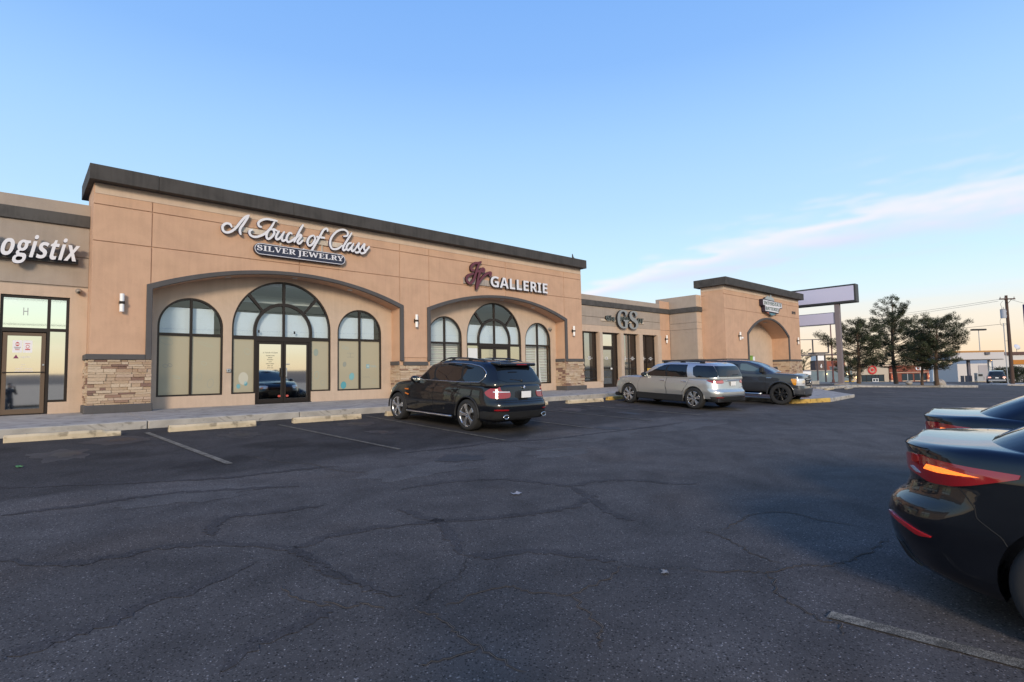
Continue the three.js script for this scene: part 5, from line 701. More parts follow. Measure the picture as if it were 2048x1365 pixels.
// --- black sport utility car
{
  const t = thing('parked_car', 'black sport utility car parked nose in before the right arch, seen from behind', 'car'), m = paint(0.004, 0.005, 0.008, { metalness: 0 });
  const S = new Shell({ xr: [[0.2, -2.30], [0.34, -2.46], [0.55, -2.535], [0.66, -2.53], [0.71, -2.49], [0.78, -2.44], [1.12, -2.38]], xf: [[0.2, 2.1], [0.4, 2.28], [0.6, 2.32], [0.8, 2.26], [1.0, 2.05], [1.12, 1.9]], w: [[0.2, 0.87], [0.35, 0.945], [0.6, 0.965], [0.8, 0.955], [1.0, 0.925], [1.12, 0.89]], top: [[-2.5, 1.10], [0.85, 1.10], [1.2, 1.07], [1.8, 1.0], [2.15, 0.92], [2.4, 0.80]], bot: [[-2.6, 0.36], [-2.2, 0.27], [-1, 0.24], [1.6, 0.24], [2.3, 0.3]], rxR: 0.42, rzR: 0.34, rxF: 0.6, rzF: 0.62, bowR: 0.10, bowF: 0.08, bowS: 0.05, fil: 0.05, crown: 0.05, lv: 16, yRef: 0.8 });
  const body = cutArches(S.mesh(), [[1.4665, 0.37, 0.42, 0.6], [-1.4665, 0.37, 0.42, 0.6]]); obj('body', body, m, t);
  const G = new Shell({ xr: [[1.02, -2.36], [1.15, -2.34], [1.45, -2.17], [1.62, -2.0]], xf: [[1.02, 1.10], [1.15, 0.88], [1.4, 0.42], [1.6, -0.05], [1.7, -0.35]], w: [[1.02, 0.915], [1.12, 0.905], [1.3, 0.84], [1.5, 0.765], [1.64, 0.68]], top: [[-2.3, 1.56], [-1.9, 1.61], [-1.0, 1.65], [-0.3, 1.655], [0.2, 1.57], [0.9, 1.18]], bot: [[-3, 1.02], [3, 1.02]], rxR: 0.30, rzR: 0.22, rxF: 0.25, rzF: 0.35, bowR: 0.07, bowF: 0.14, bowS: 0.05, fil: 0.07, crown: 0.045, lv: 10, yRef: 1.3 });
  obj('cabin', G.mesh(), m, t);
  const win = [['x', 0.74, 1.125], ['x', 0.20, 1.44], ['x', -0.14, 1.545], ['x', -0.7, 1.575], ['x', -1.35, 1.56], ['x', -1.78, 1.50], ['x', -1.98, 1.36], ['x', -1.96, 1.24], ['x', -1.80, 1.125]];
  for (const s of [1, -1]) {
    obj('window', G.patch([['x', 0.70, 1.135], ['x', 0.22, 1.43], ['x', -0.10, 1.53], ['x', -0.13, 1.535], ['x', -0.19, 1.135]], 0.006, { round: 1, side: s, edge: 0.09 }), carGlass, t); obj('window', G.patch([['x', -0.24, 1.135], ['x', -0.20, 1.54], ['x', -0.7, 1.56], ['x', -1.10, 1.55], ['x', -1.20, 1.135]], 0.006, { round: 1, side: s, edge: 0.09 }), carGlass, t); obj('window', G.patch([['x', -1.26, 1.135], ['x', -1.17, 1.55], ['x', -1.55, 1.525], ['x', -1.80, 1.47], ['x', -1.95, 1.34], ['x', -1.93, 1.25], ['x', -1.80, 1.135]], 0.006, { round: 1, side: s, edge: 0.09 }), carGlass, t);
    obj('window_surround', G.patch(win, 0.003, { round: 1, side: s, edge: 0.09, thick: 0 }), gap, t); obj('chrome_trim', G.line(win, 0.007, 0.011, true, 1, s), satin, t);
    // roof rail on feet
    const rail = []; for (let i = 0; i <= 12; i++) { const x = 0.05 - i * 0.155, k = Math.sin(Math.PI * i / 12) ** 0.35; rail.push([x, interp([[-1.9, 1.62], [-1.2, 1.655], [-0.4, 1.66], [0.1, 1.58]], x) - 0.03 + 0.07 * k, s * (0.60 + 0.02 * k)]); }
    obj('roof_rail', tube(rail, 0.018, 40, 8), std(0.02, 0.02, 0.022, 0.3), t); for (const x of [-0.55, -1.2]) obj('rail_foot', rbx(x - 0.05, x + 0.05, 1.61, 1.69, s * 0.615 - 0.02, s * 0.615 + 0.02, 0.01), plastic, t);
    obj('side_step', tube([[0.95, 0.30, s * 0.97], [0.85, 0.30, s * 1.0], [-0.85, 0.30, s * 1.0], [-0.95, 0.30, s * 0.97]], 0.028, 24, 10, false, 0.2), satin, t);
    for (const ax of [1.4665, -1.4665]) { const lip = new THREE.TorusGeometry(0.425, 0.022, 8, 40, Math.PI * 1.06).rotateZ(-0.1).translate(ax, 0.37, s * (ax > 0 ? 0.935 : 0.945)); obj('arch_lip', lip, plastic, t); }
    const cz = s; obj('tail_lamp', S.patch([['x', -2.03, 0.93], ['x', -2.16, 1.02], ['x', -2.24, 1.055], ['z', 0.66, 1.06], ['z', 0.66, 0.955], ['z', 0.42, 0.95], ['z', 0.44, 0.80], ['z', 0.78, 0.785], ['x', -2.18, 0.80], ['x', -2.08, 0.86]], 0.012, { round: 2, side: s, edge: 0.05 }), redLens, t);
    obj('reversing_strip', S.patch([['x', -2.22, 0.925], ['z', 0.66, 0.925], ['z', 0.445, 0.925], ['z', 0.445, 0.945], ['z', 0.66, 0.948], ['x', -2.22, 0.95]], 0.018, { round: 0, side: s, edge: 0.05 }), clearLens, t);
    obj('reflector', S.patch([['z', 0.84, 0.525], ['z', 0.56, 0.525], ['z', 0.56, 0.555], ['z', 0.84, 0.555]], 0.012, { round: 1, side: s, edge: 0.05 }), redLens, t);
    obj('exhaust_tip', new THREE.TorusGeometry(0.055, 0.012, 8, 24).scale(1.35, 0.8, 1).rotateY(Math.PI / 2).translate(-2.475, 0.385, s * 0.62), M.chrome, t); obj('exhaust_pipe', new THREE.CylinderGeometry(0.05, 0.05, 0.2, 20).rotateX(Math.PI / 2).rotateY(Math.PI / 2).scale(1, 0.8, 1.3).translate(-2.38, 0.385, s * 0.62), gap, t);
    obj('side_vent', [rbx(-0.08, 0.08, -0.018, 0.018, -0.01, 0.01, 0.005).translate(1.0, 0.86, s * 0.965), rbx(-0.08, 0.08, -0.018, 0.018, -0.01, 0.01, 0.005).rotateZ(0.2).translate(0.98, 0.74, s * 0.972)], amberLens, t);
    obj('side_marker', S.patch([['x', 2.10, 0.70], ['x', 2.02, 0.72], ['x', 2.02, 0.78], ['x', 2.12, 0.80]], 0.01, { round: 1, side: s, edge: 0.05 }), amberLens, t); obj('headlight', S.patch([['x', 1.9, 0.86], ['x', 2.0, 0.75], ['f', 0.55, 0.70], ['f', 0.5, 0.84]], 0.008, { round: 1, side: s, edge: 0.05 }), clearLens, t);
  }
  obj('lower_bumper', S.patch([['z', -0.90, 0.31], ['z', 0.90, 0.31], ['z', 0.93, 0.50], ['z', 0.5, 0.495], ['z', -0.5, 0.495], ['z', -0.93, 0.50]], 0.010, { round: 1, edge: 0.1 }), plastic, t); obj('bumper_seam', S.patch([['z', -0.8, 0.700], ['z', 0.8, 0.700], ['z', 0.8, 0.712], ['z', -0.8, 0.712]], 0.003, { round: 0, edge: 0.1, thick: 0 }), gap, t);
  obj('rear_window', G.patch([['z', -0.70, 1.15], ['z', 0.70, 1.15], ['z', 0.60, 1.51], ['z', -0.60, 1.51]], 0.006, { round: 1, edge: 0.09 }), carGlass, t);
  obj('tailgate_gap', S.patch([['z', -0.78, 0.745], ['z', 0.78, 0.745], ['z', 0.78, 0.755], ['z', -0.78, 0.755]], 0.003, { round: 0, edge: 0.1, thick: 0 }), gap, t);
  const sp = rbx(-0.17, 0.17, -0.035, 0.035, -0.60, 0.60, 0.03, 4); sp.rotateZ(0.10).translate(-2.17, 1.575, 0); const pp = sp.attributes.position; for (let i = 0; i < pp.count; i++) pp.setX(i, pp.getX(i) + 0.12 * (pp.getZ(i) / 0.6) ** 2); obj('roof_spoiler', sp, m, t); obj('brake_light', rbx(-2.345, -2.32, 1.55, 1.575, -0.16, 0.16, 0.005), redLens, t);
  obj('licence_plate', rbx(-2.50, -2.485, 0.80, 0.95, -0.155, 0.155, 0.004), plate, t); obj('plate_recess', S.patch([['z', -0.30, 0.785], ['z', 0.30, 0.785], ['z', 0.27, 0.965], ['z', -0.27, 0.965]], 0.004, { round: 1, edge: 0.08 }), plastic, t);
  const em = obj('emblem', new THREE.CylinderGeometry(0.042, 0.042, 0.012, 28).rotateZ(Math.PI / 2).translate(-2.415, 1.045, 0), M.chrome, t); for (let q = 0; q < 4; q++) obj('emblem_quarter', new THREE.CircleGeometry(0.03, 10, q * Math.PI / 2, Math.PI / 2).rotateY(-Math.PI / 2).translate(-2.4225, 1.045, 0), q % 2 ? std(0.06, 0.2, 0.5, 0.4) : M.white, em);
  obj('wiper', [rod([-2.33, 1.19, -0.02], [-2.30, 1.22, -0.34], 0.010, 6, 0.006), rod([-2.34, 1.165, 0], [-2.32, 1.20, 0], 0.028, 10)], plastic, t);
  makeDoors(t, S, G, m, [{ pts: [['x', 0.95, 0.36], ['x', 0.98, 0.7], ['x', 0.86, 1.06], ['x', -0.2, 1.06], ['x', -0.2, 0.36]], hx: -0.02, hy: 0.94 }, { pts: [['x', -0.23, 0.36], ['x', -0.23, 1.06], ['x', -1.22, 1.06], ['x', -1.12, 0.86], ['x', -0.98, 0.55], ['x', -0.95, 0.36]], hx: -1.0, hy: 0.94 }], m);
  mirrorPair(t, 0.62, 1.14, 0.90, m); obj('underbody', rbx(-2.1, 2.0, 0.22, 0.4, -0.6, 0.6, 0.02), gap, t);
  for (const [x, s] of [[1.4665, 1], [1.4665, -1], [-1.4665, 1], [-1.4665, -1]]) wheelParts(t, x, 0.37, s * 0.82, s, 0.37, 0.27, 0.262, 5, rimSilver, { w0: 0.03, w1: 0.055, turn: x > 0 ? 0.25 : 0.55 });
  t.scale.setScalar(0.975); standCar(t, 8.46, -11.39, 1.609, 0.045);
}
// --- silver sport utility car
{
  const t = thing('parked_car', 'silver sport utility car with black roof rails parked beside the dark grey pickup', 'car'), m = paint(0.54, 0.54, 0.53, { metalness: 0.75, roughness: 0.34 });
  const S = new Shell({ xr: [[0.2, -2.3], [0.35, -2.50], [0.55, -2.55], [0.66, -2.54], [0.72, -2.47], [1.12, -2.40]], xf: [[0.2, 2.25], [0.45, 2.5], [0.65, 2.55], [0.85, 2.51], [1.0, 2.40], [1.12, 2.3]], w: [[0.2, 0.9], [0.4, 0.98], [0.65, 1.0], [0.9, 0.985], [1.12, 0.94]], top: [[-2.5, 1.11], [0.9, 1.10], [1.4, 1.09], [2.0, 1.05], [2.3, 1.01], [2.6, 0.93]], bot: [[-2.6, 0.42], [-2.1, 0.40], [-1, 0.40], [1.6, 0.40], [2.4, 0.36]], rxR: 0.38, rzR: 0.4, rxF: 0.5, rzF: 0.6, bowR: 0.08, bowF: 0.12, bowS: 0.04, fil: 0.05, crown: 0.05, lv: 14, yRef: 0.8 });
  obj('body', cutArches(S.mesh(), [[1.51, 0.385, 0.435, 0.62], [-1.51, 0.385, 0.435, 0.62]]), m, t);
  const G = new Shell({ xr: [[1.05, -2.42], [1.2, -2.40], [1.45, -2.32], [1.64, -2.20]], xf: [[1.05, 1.25], [1.2, 1.0], [1.45, 0.55], [1.62, 0.15], [1.75, -0.15]], w: [[1.05, 0.95], [1.15, 0.94], [1.35, 0.88], [1.5, 0.81], [1.63, 0.72]], top: [[-2.4, 1.59], [-2.0, 1.64], [-1.0, 1.66], [-0.2, 1.66], [0.3, 1.58], [1.0, 1.18]], bot: [[-3, 1.05], [3, 1.05]], rxR: 0.26, rzR: 0.24, rxF: 0.25, rzF: 0.35, bowR: 0.06, bowF: 0.14, bowS: 0.04, fil: 0.07, crown: 0.04, lv: 10, yRef: 1.35 });
  obj('cabin', G.mesh(), m, t);
  for (const s of [1, -1]) {
    obj('window', G.patch([['x', 0.74, 1.135], ['x', 0.30, 1.42], ['x', 0.0, 1.54], ['x', -0.32, 1.57], ['x', -0.30, 1.135]], 0.006, { side: s, edge: 0.09, round: 0 }), carGlass, t); obj('window', G.patch([['x', -0.36, 1.135], ['x', -0.37, 1.57], ['x', -1.12, 1.57], ['x', -1.22, 1.135]], 0.006, { side: s, edge: 0.09, round: 0 }), carGlass, t);
    obj('window', G.patch([['x', -1.50, 1.135], ['x', -1.38, 1.56], ['x', -2.05, 1.55], ['z', 0.685, 1.545], ['z', 0.715, 1.165], ['x', -2.1, 1.14]], 0.006, { side: s, edge: 0.07 }), carGlass, t);
    obj('window_surround', G.patch([['x', 0.78, 1.125], ['x', 0.31, 1.43], ['x', 0.0, 1.55], ['x', -0.4, 1.58], ['x', -1.14, 1.58], ['x', -1.25, 1.125]], 0.003, { side: s, edge: 0.09, round: 0, thick: 0 }), gap, t);
    obj('roof_rail', tube([[0.0, 1.62, s * 0.66], [-0.08, 1.69, s * 0.66], [-0.6, 1.705, s * 0.67], [-1.6, 1.69, s * 0.66], [-1.75, 1.63, s * 0.65]], 0.02, 30, 8, false, 0.3), M.black, t);
    for (const x of [-0.08, -0.85, -1.68]) obj('rail_foot', rbx(x - 0.1, x + 0.1, 1.60, 1.70, s * 0.66 - 0.025, s * 0.66 + 0.025, 0.012), M.black, t);
    const tl = obj('tail_lamp', S.patch([['x', -1.98, 1.04], ['x', -2.2, 0.965], ['z', 0.86, 0.94], ['z', 0.5, 0.94], ['z', 0.5, 1.06], ['x', -2.2, 1.065]], 0.012, { round: 1, side: s, edge: 0.05 }), redLens, t); obj('lamp_insert', S.patch([['z', 0.84, 0.955], ['z', 0.52, 0.955], ['z', 0.52, 1.045], ['z', 0.84, 1.045]], 0.017, { round: 1, side: s, edge: 0.05 }), phy(0.5, 0.12, 0.12, 0.15, { clearcoat: 1 }), tl);
    obj('marker_lamp', S.patch([['x', 2.02, 0.93], ['x', 2.2, 0.84], ['x', 2.32, 0.84], ['x', 2.18, 0.95]], 0.01, { side: s, edge: 0.05 }), phy(0.7, 0.2, 0.1, 0.2, { clearcoat: 1 }), t); obj('headlight', S.patch([['x', 2.22, 0.95], ['x', 2.36, 0.83], ['f', 0.6, 0.78], ['f', 0.6, 0.90]], 0.01, { side: s, edge: 0.05 }), clearLens, t);
    obj('reflector', S.patch([['z', 0.84, 0.45], ['z', 0.62, 0.45], ['z', 0.62, 0.475], ['z', 0.84, 0.475]], 0.014, { side: s, edge: 0.05, round: 0 }), redLens, t);
    for (const ax of [1.51, -1.51]) obj('arch_lip', new THREE.TorusGeometry(0.437, 0.014, 8, 40, Math.PI).translate(ax, 0.385, s * 0.955), m, t);
    obj('sill', rbx(-1.08, 1.08, 0.24, 0.50, s > 0 ? 0.74 : -0.995, s > 0 ? 0.995 : -0.74, 0.03), plastic, t);
  }
  obj('rear_bumper', S.patch([['x', -2.0, 0.40], ['z', 0.9, 0.36], ['z', -0.9, 0.36], ['z', -0.95, 0.485], ['z', 0.95, 0.485], ['x', -2.0, 0.50]], 0.010, { round: 0, edge: 0.1 }), plastic, t);
  obj('rear_bumper', [rbx(-2.44, -2.0, 0.28, 0.44, -0.84, 0.84, 0.05), rbx(2.0, 2.42, 0.25, 0.4, -0.8, 0.8, 0.05)], plastic, t); obj('bumper_trim', S.patch([['z', -0.7, 0.500], ['z', 0.7, 0.500], ['z', 0.7, 0.535], ['z', -0.7, 0.535]], 0.012, { round: 0, edge: 0.1 }), satin, t);
  obj('rear_window', G.patch([['z', -0.71, 1.165], ['z', 0.71, 1.165], ['z', 0.68, 1.545], ['z', -0.68, 1.545]], 0.007, { edge: 0.09, round: 0 }), carGlass, t); obj('wiper', rod([-2.40, 1.235, 0.06], [-2.38, 1.245, 0.42], 0.012, 6), plastic, t);
  obj('tailgate_gap', S.patch([['z', -0.8, 0.725], ['z', 0.8, 0.725], ['z', 0.8, 0.735], ['z', -0.8, 0.735]], 0.003, { round: 0, edge: 0.1, thick: 0 }), gap, t);
  obj('licence_plate', rbx(-2.475, -2.46, 0.86, 1.01, -0.155, 0.155, 0.004), plate, t); obj('chrome_bar', rbx(-2.485, -2.45, 1.03, 1.06, -0.38, 0.38, 0.01), M.chrome, t); obj('badge', rbx(-2.487, -2.475, 0.79, 0.82, 0.45, 0.55, 0.004), M.chrome, t);
  makeDoors(t, S, G, m, [{ pts: [['x', 1.0, 0.46], ['x', 1.02, 0.7], ['x', 0.9, 1.08], ['x', -0.33, 1.08], ['x', -0.33, 0.46]], hx: -0.16, hy: 0.97 }, { pts: [['x', -0.36, 0.46], ['x', -0.36, 1.08], ['x', -1.32, 1.08], ['x', -1.22, 0.85], ['x', -1.03, 0.6], ['x', -1.02, 0.46]], hx: -1.12, hy: 0.97 }], M.chrome);
  mirrorPair(t, 0.72, 1.17, 0.93, plastic); obj('underbody', rbx(-2.2, 2.1, 0.26, 0.45, -0.62, 0.62, 0.02), gap, t);
  for (const [x, s] of [[1.51, 1], [1.51, -1], [-1.51, 1], [-1.51, -1]]) wheelParts(t, x, 0.385, s * 0.85, s, 0.385, 0.26, 0.262, 6, rimSilver, { w0: 0.017, w1: 0.022, twin: 0.16, turn: 0.2 });
  t.scale.setScalar(0.95); standCar(t, 18.03, -10.87, 1.46, 0.045);
}
// --- dark grey pickup
{
  const t = thing('pickup_truck', 'dark grey pickup truck with black wheels parked nose out by the far niche', 'pickup truck'), m = paint(0.055, 0.058, 0.066, { metalness: 0.6 });
  const S = new Shell({ xr: [[0.4, -2.95], [1.3, -2.95]], xf: [[0.3, 2.58], [0.45, 2.70], [0.7, 2.72], [0.74, 2.69], [1.0, 2.67], [1.2, 2.62], [1.3, 2.52]], w: [[0.4, 0.95], [0.6, 0.995], [0.9, 1.0], [1.1, 0.985], [1.3, 0.95]], top: [[-2.95, 1.30], [0.9, 1.25], [1.15, 1.26], [1.6, 1.255], [2.3, 1.225], [2.55, 1.20], [2.8, 1.12]], bot: [[-3, 0.52], [1.2, 0.50], [2.5, 0.40]], rxR: 0.1, rzR: 0.12, rxF: 0.20, rzF: 0.28, bowF: 0.08, bowS: 0.012, fil: 0.035, crown: 0.05, lv: 14, yRef: 0.9 });
  obj('body', cutArches(S.mesh(), [[1.83, 0.42, 0.50, 0.62], [-1.85, 0.42, 0.50, 0.62]]), m, t);
  const G = new Shell({ xr: [[1.2, -1.0], [1.5, -0.96], [1.85, -0.85]], xf: [[1.2, 1.78], [1.3, 1.58], [1.5, 1.12], [1.68, 0.70], [1.76, 0.44]], w: [[1.2, 0.94], [1.35, 0.90], [1.55, 0.83], [1.75, 0.75]], top: [[-1.0, 1.72], [-0.2, 1.76], [0.5, 1.745], [0.95, 1.63], [1.65, 1.28]], bot: [[-3, 1.2], [3, 1.2]], rxR: 0.12, rzR: 0.16, rxF: 0.22, rzF: 0.3, bowF: 0.16, bowS: 0.03, fil: 0.06, crown: 0.03, lv: 10, yRef: 1.5 });
  obj('cabin', G.mesh(), m, t);
  const seeGlass = phy(0.10, 0.14, 0.15, 0.02, { specularIntensity: 1, ior: 1.6 });
  obj('windscreen', G.patch([['f', -0.78, 1.31], ['f', 0.78, 1.31], ['f', 0.66, 1.65], ['f', -0.66, 1.65]], 0.006, { edge: 0.08 }), phy(0.09, 0.13, 0.13, 0.02, { ior: 1.7 }), t);
  for (const s of [1, -1]) {
    obj('window', G.patch([['x', 1.26, 1.32], ['x', 0.76, 1.56], ['x', 0.56, 1.62], ['x', 0.22, 1.63], ['x', 0.22, 1.36], ['x', 0.62, 1.32]], 0.006, { side: s, edge: 0.08 }), seeGlass, t); obj('window', G.patch([['x', 0.14, 1.36], ['x', 0.14, 1.63], ['x', -0.75, 1.62], ['x', -0.8, 1.36]], 0.006, { side: s, edge: 0.08 }), carGlass, t);
    const h = obj('headlight', S.patch([['x', 2.18, 1.06], ['x', 2.32, 0.80], ['f', 0.62, 0.78], ['f', 0.60, 1.06]], 0.012, { side: s, edge: 0.05, round: 1 }), clearLens, t); obj('turn_signal', S.patch([['x', 2.19, 1.05], ['x', 2.31, 0.81], ['x', 2.42, 0.81], ['x', 2.42, 1.055]], 0.016, { side: s, edge: 0.05 }), phy(0.75, 0.30, 0.02, 0.15, { clearcoat: 1 }), h); obj('lamp_bowl', S.patch([['f', 0.86, 0.86], ['f', 0.68, 0.86], ['f', 0.68, 1.0], ['f', 0.86, 1.0]], 0.018, { side: s, edge: 0.05, round: 2 }), M.chrome, h);
    obj('fog_lamp', new THREE.CylinderGeometry(0.075, 0.075, 0.05, 24).rotateZ(Math.PI / 2).translate(2.64, 0.53, s * 0.72), clearLens, t); obj('fog_recess', new THREE.CylinderGeometry(0.11, 0.11, 0.05, 24).rotateZ(Math.PI / 2).translate(2.625, 0.53, s * 0.72), gap, t);
    for (const ax of [1.83, -1.85]) obj('arch_lip', new THREE.TorusGeometry(0.505, 0.028, 8, 40, Math.PI).translate(ax, 0.42, s * 0.975), m, t);
    obj('step_bar', tube([[1.1, 0.42, s * 0.9], [1.0, 0.40, s * 1.0], [-1.0, 0.40, s * 1.0], [-1.1, 0.42, s * 0.9]], 0.04, 24, 10, false, 0.2), satin, t);
    obj('badge', rbx(1.3, 1.5, 1.05, 1.08, s > 0 ? 0.985 : -1.0, s > 0 ? 1.0 : -0.985, 0.004), M.chrome, t);
    const mr = obj('side_mirror', new RoundedBoxGeometry(0.16, 0.24, 0.24, 3, 0.05).translate(1.16, 1.38, s * 1.09), plastic, t); obj('mirror_arm', rbx(1.12, 1.22, 1.28, 1.34, s > 0 ? 0.88 : -1.02, s > 0 ? 1.02 : -0.88, 0.02), plastic, mr);
  }
  const gr = obj('grille', S.patch([['f', -0.56, 0.76], ['f', 0.56, 0.76], ['f', 0.58, 1.09], ['f', -0.58, 1.09]], 0.006, { edge: 0.06, round: 1 }), gap, t); for (const y of [0.83, 0.93, 1.03]) obj('grille_bar', S.patch([['f', -0.54, y - 0.028], ['f', 0.54, y - 0.028], ['f', 0.55, y + 0.028], ['f', -0.55, y + 0.028]], 0.035, { edge: 0.06, round: 0, thick: 0.03 }), std(0.16, 0.165, 0.18, 0.3, { metalness: 0.8 }), gr); obj('badge', new THREE.SphereGeometry(1, 20, 12).scale(0.02, 0.04, 0.11).translate(2.73, 0.93, 0), M.chrome, gr);
  obj('front_bumper', S.patch([['x', 2.32, 0.48], ['f', 0.7, 0.44], ['f', -0.7, 0.44], ['f', -0.86, 0.66], ['f', 0.86, 0.66], ['x', 2.32, 0.68]], 0.020, { edge: 0.08, round: 0, thick: 0.02 }), std(0.17, 0.175, 0.19, 0.3, { metalness: 0.7 }), t); obj('air_intake', rbx(2.45, 2.68, 0.33, 0.55, -0.55, 0.55, 0.04), gap, t);
  obj('bed_liner', rbx(-2.85, -1.35, 1.24, 1.345, -0.82, 0.82, 0.02), plastic, t); obj('tailgate', rbx(-2.985, -2.945, 0.62, 1.28, -0.82, 0.82, 0.02), m, t); obj('rear_bumper', rbx(-3.1, -2.95, 0.46, 0.66, -0.9, 0.9, 0.04), M.chrome, t);
  for (const s of [1, -1]) obj('tail_lamp', rbx(-2.99, -2.94, 0.8, 1.22, s > 0 ? 0.84 : -0.99, s > 0 ? 0.99 : -0.84, 0.02), redLens, t);
  makeDoors(t, S, G, m, [{ pts: [['x', 1.24, 0.56], ['x', 1.26, 1.20], ['x', 0.2, 1.20], ['x', 0.2, 0.56]], hx: 0.38, hy: 1.06 }, { pts: [['x', 0.17, 0.56], ['x', 0.17, 1.20], ['x', -0.9, 1.20], ['x', -0.9, 0.56]], hx: -0.72, hy: 1.06 }], m);
  obj('underbody', rbx(-2.7, 2.4, 0.36, 0.6, -0.6, 0.6, 0.03), gap, t); obj('steering_wheel', new THREE.TorusGeometry(0.17, 0.015, 8, 24).rotateY(1.2).translate(0.85, 1.28, -0.4), plastic, t);
  for (const [x, s] of [[1.83, 1], [1.83, -1], [-1.85, 1], [-1.85, -1]]) wheelParts(t, x, 0.42, s * 0.86, s, 0.42, 0.28, 0.265, 8, std(0.02, 0.02, 0.022, 0.3, { metalness: 0.5 }), { w0: 0.02, w1: 0.03, cap: M.dark });
  t.scale.setScalar(0.94); standCar(t, 21.95, -10.25, -1.42, -0.045);
}
